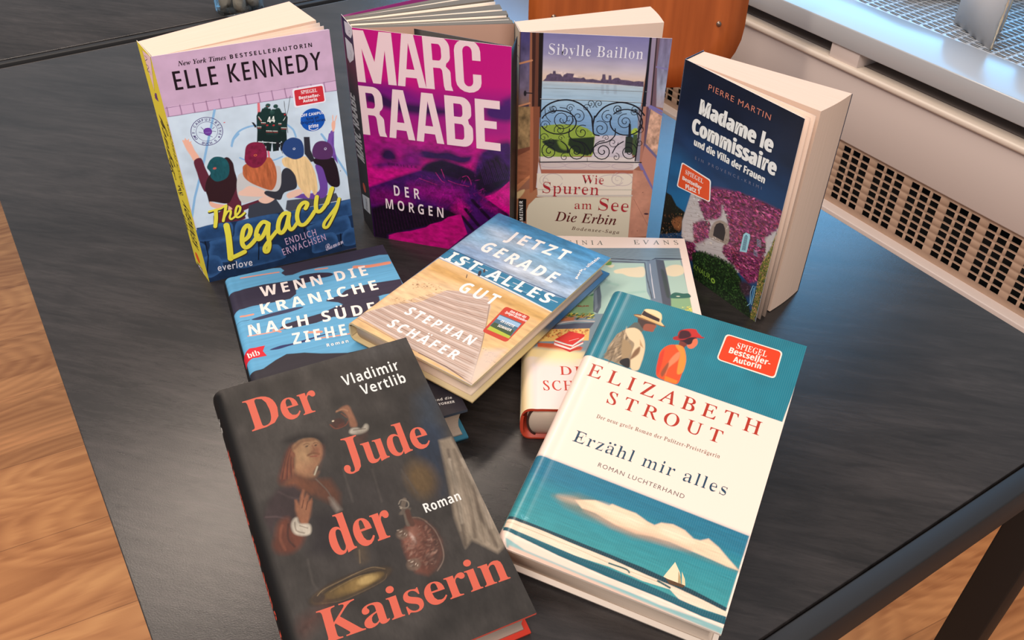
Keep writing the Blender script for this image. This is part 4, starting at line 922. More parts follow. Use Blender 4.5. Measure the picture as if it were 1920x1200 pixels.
('l',(178,160,156),[(90.6,80.3),(88.5,79.4),(86.8,77.7),(85.9,75.4),(85.9,73),(86.6,70.7),(88,69),(89.7,68),(91.5,67.9),(93.1,68.5),(94.3,69.8),(95,71.4),(95,73.1),(94.5,74.6),(93.6,75.7),(92.4,76.4),(91.3,76.4),(90.3,76),(89.6,75.2),(89.2,74.3),(89.3,73.3),(89.6,72.5),(90.1,72),(90.7,71.7),(91.2,71.8),(91.6,72.1),(91.8,72.5)],.5,.3,0,.7),
('L',(150,150,150),[(20.9,158.3),(64.4,159),(108.8,159.1)],.35,0,'railing'),
('L',(26,24,32),[(20.9,157.8),(64.4,158.5),(109.6,158.9)],.15,0,'railing'),
('L',(26,24,32),[(18.8,147.6),(65.1,148.8),(109.1,148.7)],.4,0,'railing'),
('L',(200,196,190),[(18.7,148.1),(65.1,149.3),(106.5,149.3)],.3,0,'railing'),
('L',(26,24,32),[(19.1,135.4),(22.8,140.6),(27.7,144.5),(34.3,147.3),(41.8,148.3),(48.5,147.2),(54.6,144.2),(59.9,139.4),(63.7,133.2),(64.4,129.1),(65.7,121.4)],1.3,1,'railing'),
('L',(26,24,32),[(108.5,137.5),(103,143.6),(96.9,146.8),(88.4,148.4),(81,147.1),(74.6,143.9),(70,139.1),(66.6,133.4),(66.2,134.7),(65.3,126.9)],1.3,1,'railing'),
('L',(26,24,32),[(65.2,128),(65.8,120.3),(67.2,117),(71.3,116.1)],1.2,1,'railing'),
('L',(26,24,32),[(21.1,122.3),(22.8,120),(25.2,118.1),(28.1,116.7),(31.4,115.8),(35,115.6),(38.6,115.9),(41.9,116.9),(45,118.4),(47.5,120.3),(49.3,122.6),(50.4,125.2),(50.6,127.8),(50.1,130.3),(48.7,132.7),(46.7,134.7),(44,136.4),(40.9,137.5),(37.5,138),(34,138),(30.5,137.4),(27.4,136.2),(24.6,134.5),(22.4,132.4),(20.9,130)],1.1,0,'railing'),
('L',(26,24,32),[(80.3,133.6),(79.8,130.6),(80.1,127.6),(81.3,124.7),(83.2,122.2),(85.8,120.1),(88.9,118.6),(92.2,117.9),(95.7,117.9),(99.1,118.6),(102.1,120.1),(104.6,122.1),(106.4,124.7),(107.4,127.5),(107.6,130.6),(107,133.5),(105.5,136.3),(103.4,138.6),(100.7,140.5),(97.6,141.7),(94.2,142.2),(90.8,142),(87.6,141.1),(84.8,139.5),(82.4,137.4)],1.1,0,'railing'),
('L',(26,24,32),[(35.9,141),(40.6,140.6),(44.5,138),(46.9,134),(47.4,129.4),(46,125.2),(43.1,122.3),(39.5,121.1),(35.9,121.8),(33.2,124.1),(31.7,127.3),(31.7,130.7),(33,133.6),(35.2,135.4),(37.8,135.9),(40.2,135.1),(41.8,133.4),(42.6,131.2),(42.3,129),(41.3,127.4),(39.8,126.5),(38.3,126.5),(37.1,127.2),(36.4,128.3),(36.3,129.4),(36.7,130.3),(37.3,130.8)],.7,0,'railing'),
('L',(26,24,32),[(27.9,123.8),(27.4,125.4),(26.5,126.8),(25.1,127.6),(23.7,127.8),(22.4,127.5),(21.2,126.7),(20.5,125.5),(20.1,124.2),(20.3,122.9),(20.8,121.8),(21.6,121.1),(22.5,120.7),(23.5,120.7),(24.3,121.1),(24.9,121.8),(25.3,122.6),(25.3,123.4),(25.1,124.1),(24.7,124.6),(24.2,124.9),(23.7,124.9),(23.2,124.8),(22.9,124.5),(22.7,124.1),(22.7,123.8),(22.9,123.5)],.5,0,'railing'),
('L',(26,24,32),[(38.8,129.9),(39.3,128),(40.4,126.4),(41.9,125.4),(43.5,125),(45.1,125.2),(46.4,126),(47.4,127.1),(48,128.5),(48.1,130),(47.7,131.3),(47,132.4),(46.1,133.1),(45,133.4),(44,133.3),(43.2,132.9),(42.5,132.2),(42.2,131.4),(42.1,130.5),(42.3,129.8),(42.7,129.2),(43.2,128.8),(43.8,128.7),(44.2,128.8),(44.6,129.1),(44.8,129.4),(44.8,129.8)],.5,0,'railing'),
('L',(26,24,32),[(26.1,137.5),(27.1,136.3),(28.4,135.5),(29.8,135.3),(31.1,135.7),(32.1,136.6),(32.7,137.8),(32.9,139.1),(32.6,140.3),(31.9,141.2),(31,141.8),(30,141.9),(29.1,141.6),(28.4,141),(28,140.2),(27.9,139.4),(28.1,138.6),(28.5,138),(29.1,137.7),(29.7,137.7),(30.2,137.9),(30.5,138.2),(30.7,138.7),(30.7,139.1),(30.6,139.4),(30.3,139.6),(30.1,139.7)],.5,0,'railing'),
('L',(26,24,32),[(50.7,139.7),(52.8,139.6),(54.7,138.7),(56.1,137.1),(56.9,135.3),(57.1,133.3),(56.6,131.4),(55.5,130),(54.1,129.1),(52.6,128.8),(51.1,129.2),(49.9,130),(49.2,131.2),(48.8,132.5),(49,133.8),(49.5,134.9),(50.3,135.6),(51.2,136),(52.1,135.9),(52.9,135.5),(53.4,134.9),(53.6,134.2),(53.6,133.5),(53.4,133),(53,132.6),(52.6,132.5),(52.3,132.6)],.6,0,'railing'),
('L',(26,24,32),[(62,142),(61.6,143.1),(61,144),(60.2,144.6),(59.3,144.9),(58.3,144.9),(57.5,144.6),(56.8,144),(56.4,143.3),(56.2,142.5),(56.2,141.7),(56.5,141),(57,140.4),(57.5,140.1),(58.1,139.9),(58.7,140),(59.1,140.2),(59.5,140.6),(59.7,141),(59.7,141.5),(59.6,141.9),(59.5,142.2),(59.2,142.4),(58.9,142.5),(58.7,142.5),(58.5,142.4),(58.4,142.2)],.5,0,'railing'),
('L',(26,24,32),[(32,117.6),(31.8,119.6),(32.2,121.5),(33.2,123),(34.5,124),(36.1,124.4),(37.5,124.1),(38.8,123.4),(39.7,122.2),(40.1,120.9),(40,119.5),(39.6,118.3),(38.8,117.4),(37.8,116.9),(36.8,116.9),(35.9,117.2),(35.2,117.8),(34.8,118.6),(34.8,119.5),(34.9,120.2),(35.3,120.8),(35.8,121.1),(36.4,121.2),(36.8,121),(37.1,120.7),(37.3,120.4),(37.3,120.1)],.6,0,'railing'),
('L',(26,24,32),[(32.1,106.3),(28.8,106.9),(25.6,106),(23.1,103.7),(21.8,100.6),(21.8,97.3),(23,94.4),(25.1,92.5),(27.6,91.7),(30,92.3),(32,93.9),(33.1,96.1),(33.2,98.5),(32.4,100.6),(31.1,102),(29.4,102.6),(27.7,102.3),(26.4,101.4),(25.7,100),(25.6,98.5),(26,97.2),(26.8,96.4),(27.7,96.1),(28.6,96.3),(29.2,96.8),(29.4,97.5),(29.4,98.1)],.8,0,'railing'),
('L',(26,24,32),[(49.9,109.7),(54,109.3),(57.4,107.1),(59.6,103.5),(60,99.3),(58.9,95.5),(56.4,92.9),(53.2,91.8),(50.1,92.4),(47.6,94.4),(46.3,97.3),(46.3,100.4),(47.4,103),(49.3,104.6),(51.6,105.1),(53.7,104.4),(55.1,102.8),(55.8,100.9),(55.6,98.9),(54.7,97.4),(53.4,96.7),(52.1,96.7),(51,97.3),(50.4,98.3),(50.4,99.3),(50.7,100.1),(51.2,100.5)],.9,0,'railing'),
('L',(26,24,32),[(76.4,111.4),(72.3,110.6),(69.1,107.9),(67.4,104),(67.5,99.7),(69.2,96.1),(72.1,93.7),(75.4,92.9),(78.5,93.9),(80.7,96.3),(81.6,99.4),(81.2,102.5),(79.8,104.9),(77.6,106.4),(75.3,106.6),(73.3,105.6),(72,103.9),(71.6,101.8),(72,99.9),(73.2,98.5),(74.6,97.8),(75.9,98),(76.9,98.7),(77.3,99.8),(77.3,100.8),(76.9,101.6),(76.3,102)],.9,0,'railing'),
('L',(26,24,32),[(96.1,110.9),(99.7,110.6),(102.7,108.8),(104.8,105.8),(105.6,102.3),(105,98.9),(103.3,96.4),(100.8,95),(98.1,95),(95.7,96.2),(94,98.3),(93.3,100.9),(93.6,103.3),(94.8,105.2),(96.4,106.3),(98.3,106.4),(99.9,105.7),(101.1,104.3),(101.6,102.7),(101.4,101.2),(100.7,100),(99.8,99.4),(98.7,99.4),(97.9,99.8),(97.4,100.6),(97.3,101.3),(97.4,101.9)],.8,0,'railing'),
('L',(26,24,32),[(58.9,125.1),(56.7,125.5),(54.7,125.2),(52.9,124.2),(51.6,122.6),(50.9,120.7),(50.8,118.7),(51.3,116.9),(52.3,115.4),(53.6,114.4),(55.1,114),(56.5,114.1),(57.8,114.7),(58.7,115.8),(59.1,117),(59.2,118.2),(58.9,119.4),(58.3,120.3),(57.6,120.9),(56.7,121.1),(55.9,121),(55.3,120.6),(54.9,120.1),(54.7,119.5),(54.8,118.9),(55,118.5),(55.3,118.2)],.7,0,'railing'),
('L',(26,24,32),[(68.4,129.4),(70.7,130.2),(73.1,130),(75.2,128.9),(76.9,127.2),(77.8,125),(77.9,122.7),(77.4,120.6),(76.2,119),(74.6,118),(72.9,117.8),(71.3,118.2),(70,119.2),(69.1,120.5),(68.8,122),(68.9,123.5),(69.5,124.6),(70.4,125.4),(71.4,125.8),(72.3,125.7),(73.1,125.2),(73.7,124.5),(73.9,123.8),(73.9,123.1),(73.6,122.5),(73.2,122.2),(72.8,122.1)],.6,0,'railing'),
('L',(26,24,32),[(78,140.6),(75.9,140.3),(74.2,139.2),(73,137.5),(72.4,135.5),(72.6,133.5),(73.3,131.8),(74.6,130.5),(76.1,129.7),(77.6,129.6),(79,130.1),(80,131.1),(80.7,132.4),(80.8,133.7),(80.5,135),(79.8,136),(78.9,136.6),(78,136.9),(77.1,136.7),(76.4,136.2),(76,135.6),(75.8,134.9),(75.9,134.2),(76.2,133.7),(76.6,133.4),(77.1,133.3),(77.4,133.4)],.6,0,'railing'),
('L',(26,24,32),[(88.9,139.2),(87.6,138.1),(86,137.7),(84.4,137.9),(83.1,138.8),(82.2,140),(81.8,141.5),(81.9,142.9),(82.5,144.1),(83.4,145),(84.5,145.3),(85.6,145.1),(86.5,144.6),(87.2,143.7),(87.5,142.7),(87.4,141.8),(87,141),(86.4,140.5),(85.7,140.3),(85.1,140.5),(84.5,140.8),(84.2,141.3),(84.1,141.8),(84.2,142.3),(84.5,142.6),(84.8,142.7),(85,142.7)],.5,0,'railing'),
('L',(26,24,32),[(93.2,138.2),(90.3,137.6),(88.1,135.9),(86.8,133.2),(86.7,130.3),(87.7,127.7),(89.5,125.8),(91.8,124.9),(94,125.2),(95.8,126.4),(96.9,128.3),(97.1,130.4),(96.4,132.3),(95.2,133.8),(93.7,134.4),(92.1,134.4),(90.9,133.6),(90.1,132.4),(90,131.1),(90.3,129.9),(91.1,129),(92,128.6),(92.8,128.7),(93.4,129.1),(93.8,129.7),(93.8,130.4),(93.5,130.8)],.6,0,'railing'),
('L',(26,24,32),[(102.7,137.8),(103.6,139.1),(104.1,140.7),(104,142.3),(103.4,143.7),(102.4,144.8),(101.2,145.4),(99.9,145.5),(98.8,145.2),(97.9,144.5),(97.4,143.5),(97.3,142.3),(97.5,141.3),(98,140.4),(98.8,139.8),(99.6,139.6),(100.3,139.7),(100.9,140),(101.4,140.6),(101.5,141.2),(101.5,141.8),(101.2,142.3),(100.9,142.7),(100.5,142.8),(100.1,142.8),(99.8,142.6),(99.7,142.4)],.5,0,'railing'),
('L',(26,24,32),[(102.7,123.1),(103.5,121.9),(104.7,121.2),(105.9,120.9),(107.1,121),(108.1,121.6),(108.8,122.5),(109.1,123.6),(109.1,124.7),(108.8,125.7),(108.2,126.5),(107.5,127.1),(106.7,127.3),(105.9,127.2),(105.3,126.9),(104.8,126.4),(104.6,125.7),(104.5,125),(104.7,124.4),(105.1,124),(105.5,123.7),(105.9,123.6),(106.3,123.7),(106.6,123.9),(106.7,124.1),(106.8,124.4),(106.7,124.7)],.5,0,'railing'),
('L',(26,24,32),[(41.9,97.3),(40.9,97),(40.1,96.3),(39.5,95.5),(39.1,94.5),(39.1,93.5),(39.3,92.6),(39.7,91.8),(40.2,91.1),(40.9,90.8),(41.6,90.6),(42.3,90.7),(42.9,91),(43.4,91.5),(43.7,92.1),(43.8,92.7),(43.7,93.2),(43.6,93.7),(43.3,94.1),(42.9,94.4),(42.6,94.5),(42.2,94.5),(41.9,94.3),(41.7,94.1),(41.6,93.9),(41.6,93.6),(41.7,93.4)],.5,0,'railing'),
('L',(26,24,32),[(87.4,100),(88.4,99.8),(89.3,99.2),(90,98.5),(90.4,97.5),(90.6,96.6),(90.6,95.6),(90.3,94.8),(89.8,94.1),(89.2,93.6),(88.5,93.4),(87.8,93.4),(87.2,93.7),(86.7,94.1),(86.3,94.6),(86.1,95.2),(86.1,95.7),(86.2,96.3),(86.4,96.7),(86.8,97),(87.1,97.1),(87.4,97.1),(87.7,97),(88,96.8),(88.1,96.6),(88.2,96.4),(88.1,96.2)],.5,0,'railing'),
('L',(26,24,32),[(24.5,107.8),(24.9,106.3),(25.7,105.1),(26.8,104.2),(28,103.8),(29.2,103.8),(30.4,104.3),(31.3,105),(31.9,106),(32.2,107.2),(32.1,108.3),(31.8,109.2),(31.2,110),(30.5,110.5),(29.7,110.7),(29,110.6),(28.3,110.3),(27.8,109.8),(27.6,109.2),(27.5,108.6),(27.6,108),(27.8,107.6),(28.1,107.3),(28.5,107.1),(28.8,107.2),(29.1,107.3),(29.3,107.5)],.5,0,'railing'),
('L',(26,24,32),[(88.5,110.4),(88.3,108.8),(87.6,107.5),(86.7,106.5),(85.5,106),(84.3,105.9),(83.2,106.2),(82.2,106.8),(81.5,107.8),(81.1,108.8),(81,109.9),(81.2,110.9),(81.6,111.7),(82.3,112.3),(83,112.6),(83.8,112.6),(84.4,112.3),(85,111.9),(85.3,111.3),(85.5,110.7),(85.4,110.2),(85.3,109.7),(85,109.4),(84.6,109.2),(84.3,109.2),(84,109.3),(83.9,109.5)],.5,0,'railing'),
('L',(26,24,32),[(106.7,115.9),(105.5,115.5),(104.6,114.7),(104,113.6),(103.7,112.4),(103.8,111.2),(104.2,110.1),(104.8,109.3),(105.7,108.7),(106.6,108.4),(107.4,108.4),(108.2,108.8),(108.7,109.3),(109.1,110),(109.2,110.8),(109.1,111.5),(108.8,112.2),(108.4,112.6),(107.9,112.9),(107.4,113),(107,112.9),(106.6,112.6),(106.4,112.3),(106.3,112),(106.4,111.6),(106.5,111.4),(106.7,111.2)],.5,0,'railing'),
('L',(26,24,32),[(41.1,112.2),(40.9,113.1),(40.4,113.9),(39.7,114.4),(39,114.7),(38.3,114.8),(37.6,114.6),(37,114.3),(36.5,113.7),(36.2,113.1),(36.1,112.4),(36.2,111.8),(36.4,111.2),(36.8,110.8),(37.2,110.5),(37.6,110.4),(38.1,110.5),(38.4,110.6),(38.7,110.9),(38.9,111.2),(39,111.5),(39,111.9),(38.9,112.1),(38.7,112.3),(38.5,112.4),(38.3,112.5),(38.2,112.4)],.4,0,'railing'),
('L',(26,24,32),[(74.5,114.1),(74.7,115),(75.1,115.8),(75.6,116.5),(76.3,116.8),(77,117),(77.8,116.9),(78.4,116.6),(78.9,116.1),(79.3,115.5),(79.5,114.9),(79.5,114.3),(79.3,113.7),(79,113.2),(78.6,112.9),(78.2,112.7),(77.8,112.7),(77.4,112.8),(77.1,113.1),(76.9,113.4),(76.7,113.7),(76.7,114),(76.8,114.3),(76.9,114.5),(77.1,114.6),(77.3,114.7),(77.4,114.6)],.4,0,'railing'),
('L',(26,24,32),[(26.9,111.9),(26.5,113.2),(25.9,114.2),(25,114.9),(24.1,115.4),(23.1,115.4),(22.1,115.2),(21.3,114.7),(20.7,114),(20.3,113.2),(20.1,112.3),(20.2,111.4),(20.5,110.7),(21,110.1),(21.6,109.7),(22.2,109.6),(22.7,109.6),(23.2,109.9),(23.6,110.2),(23.9,110.6),(24,111.1),(24,111.5),(23.8,111.9),(23.6,112.1),(23.4,112.3),(23.1,112.3),(22.9,112.2)],.5,0,'railing'),
('L',(26,24,32),[(45.2,121.4),(45.1,114.7),(49.4,110.4),(57.6,108.6),(62,104.3),(64.9,98.7)],.9,1,'railing'),
('L',(26,24,32),[(84.8,123.6),(84.9,116.9),(79.8,111),(71.9,108.3),(66.7,103.4),(65,97.5)],.9,1,'railing'),
('L',(26,24,32),[(38.2,109.2),(43.6,104.4),(45,97.5)],.9,1,'railing'),
('L',(26,24,32),[(92.9,111.7),(87.3,106.9),(84.3,99.8)],.9,1,'railing'),
('L',(26,24,32),[(96.6,128.7),(97.5,116.5)],1.2,1,'railing'),
('L',(26,24,32),[(100.4,143),(103.7,134.5),(108.2,124.9)],.6,1,'railing'),
('L',(26,24,32),[(22.8,141),(24.1,132.4),(28.3,127.1)],.5,1,'railing'),
('L',(26,24,32),[(27.3,141.4),(27,140.1),(27.2,138.8),(27.8,137.7),(28.7,136.9),(29.7,136.6),(30.8,136.6),(31.7,137.1),(32.4,137.8),(32.7,138.8),(32.8,139.7),(32.5,140.6),(32,141.2),(31.3,141.6),(30.6,141.7),(30,141.5),(29.5,141.1),(29.2,140.6),(29.1,140),(29.2,139.5),(29.4,139.1),(29.7,138.8),(30.1,138.8),(30.4,138.8),(30.6,139),(30.8,139.2),(30.8,139.5)],.45,0,'railing'),
('L',(26,24,32),[(48.1,142.5),(47.2,143.7),(46,144.4),(44.7,144.6),(43.5,144.2),(42.5,143.4),(41.9,142.2),(41.8,141),(42.1,139.9),(42.7,139),(43.6,138.5),(44.5,138.3),(45.4,138.6),(46.1,139.2),(46.5,139.9),(46.5,140.7),(46.3,141.5),(45.9,142),(45.4,142.3),(44.8,142.4),(44.3,142.2),(44,141.8),(43.8,141.4),(43.8,141),(44,140.7),(44.2,140.5),(44.4,140.5)],.45,0,'railing'),
('L',(26,24,32),[(63.9,142.7),(64.7,143.7),(65.1,144.8),(65.1,146),(64.8,147),(64.1,147.9),(63.3,148.5),(62.4,148.7),(61.5,148.6),(60.8,148.2),(60.2,147.6),(59.9,146.9),(59.9,146.1),(60.1,145.4),(60.5,144.8),(61,144.4),(61.5,144.2),(62.1,144.3),(62.5,144.5),(62.8,144.9),(63,145.3),(63,145.7),(62.8,146.1),(62.6,146.3),(62.4,146.4),(62.2,146.4),(62,146.4)],.5,0,'railing'),
('L',(26,24,32),[(67.5,142.9),(66.6,143.8),(66.1,144.8),(65.9,146),(66.1,147.1),(66.6,148),(67.3,148.7),(68.2,149),(69,149),(69.9,148.7),(70.5,148.2),(70.9,147.4),(71.1,146.7),(71,145.9),(70.7,145.3),(70.2,144.9),(69.7,144.7),(69.2,144.7),(68.7,144.9),(68.3,145.2),(68.1,145.6),(68.1,146),(68.1,146.3),(68.3,146.6),(68.5,146.8),(68.8,146.8),(69,146.7)],.5,0,'railing'),
('L',(26,24,32),[(82,142.9),(82.8,144.2),(83.9,145.1),(85.1,145.4),(86.4,145.1),(87.5,144.4),(88.2,143.3),(88.5,142.1),(88.4,141),(87.8,140),(87.1,139.4),(86.2,139.2),(85.3,139.4),(84.5,139.9),(84.1,140.6),(83.9,141.4),(84,142.1),(84.3,142.7),(84.8,143),(85.3,143.1),(85.8,143),(86.2,142.7),(86.4,142.3),(86.5,141.9),(86.4,141.6),(86.2,141.4),(86,141.3)],.45,0,'railing'),
('L',(26,24,32),[(102,142.7),(102.4,141.4),(102.4,140.1),(102,138.9),(101.2,138.1),(100.2,137.6),(99.2,137.6),(98.2,137.9),(97.5,138.6),(97,139.5),(96.8,140.4),(97,141.3),(97.4,142),(98,142.4),(98.6,142.6),(99.3,142.5),(99.8,142.1),(100.2,141.7),(100.4,141.1),(100.4,140.6),(100.2,140.2),(99.9,139.9),(99.6,139.7),(99.2,139.8),(99,139.9),(98.8,140.2),(98.8,140.4)],.45,0,'railing'),
('L',(26,24,32),[(106.3,205.8),(106.5,179.7),(106.2,148.2),(105.7,123.6),(105.1,93.2)],1,0,'railing'),
('L',(26,24,32),[(20.3,86.9),(63,90),(110.7,91.9)],.9,0,'railing'),
('L',(26,24,32),[(18.8,140.8),(20.1,107.6),(20.3,86.9)],.5,0,'railing'),
('L',(26,24,32),[(62.4,93.9),(62.7,89.5)],.3,0,'railing'),
('T','Sibylle Baillon','serif_b',(232,222,226),(24.2,188.2),(101.8,187.6),(23.8,197.4),.04,'cap',-.02,0,'author_lettering'),
('T','Wie','serif_b',(168,38,48),(59.2,67),(79,67.6),(58.4,75.9),.02,'cap',-.03,0,'title_lettering'),
('T','Spuren','serif_b',(168,38,48),(23.5,55.2),(75.3,55.8),(22.9,66.5),.01,'cap',-.03,0,'title_lettering'),
('T','am','serif_b',(168,38,48),(54.2,39.6),(70,40.2),(53.9,45.4),.03,'x',-.03,0,'title_lettering'),
('T','See','serif_b',(168,38,48),(76,39.8),(103.9,39.4),(74.8,52.8),.01,'cap',-.03,0,'title_lettering'),
('T','Die Erbin','serif_i',(92,28,30),(36.2,25.2),(93.9,24.3),(35.4,35.5),.03,'cap',.01,0,'subtitle_lettering'),
('T','Bodensee-Saga','serif_i',(110,80,66),(52.5,16.2),(97.7,14.6),(52.1,19.9),.16,'cap',.01,0,'subtitle_lettering'),
('P',(22,16,16),[(1.6,47.5),(8.9,47.4),(8.9,22.5),(1.1,22.9)],0,'publisher_label'),
('T','GMEINER','sans_b',(238,232,225),(6.4,19.3),(5.6,45.3),(3.1,19.5),.08,'cap',0,0,'publisher_label')]
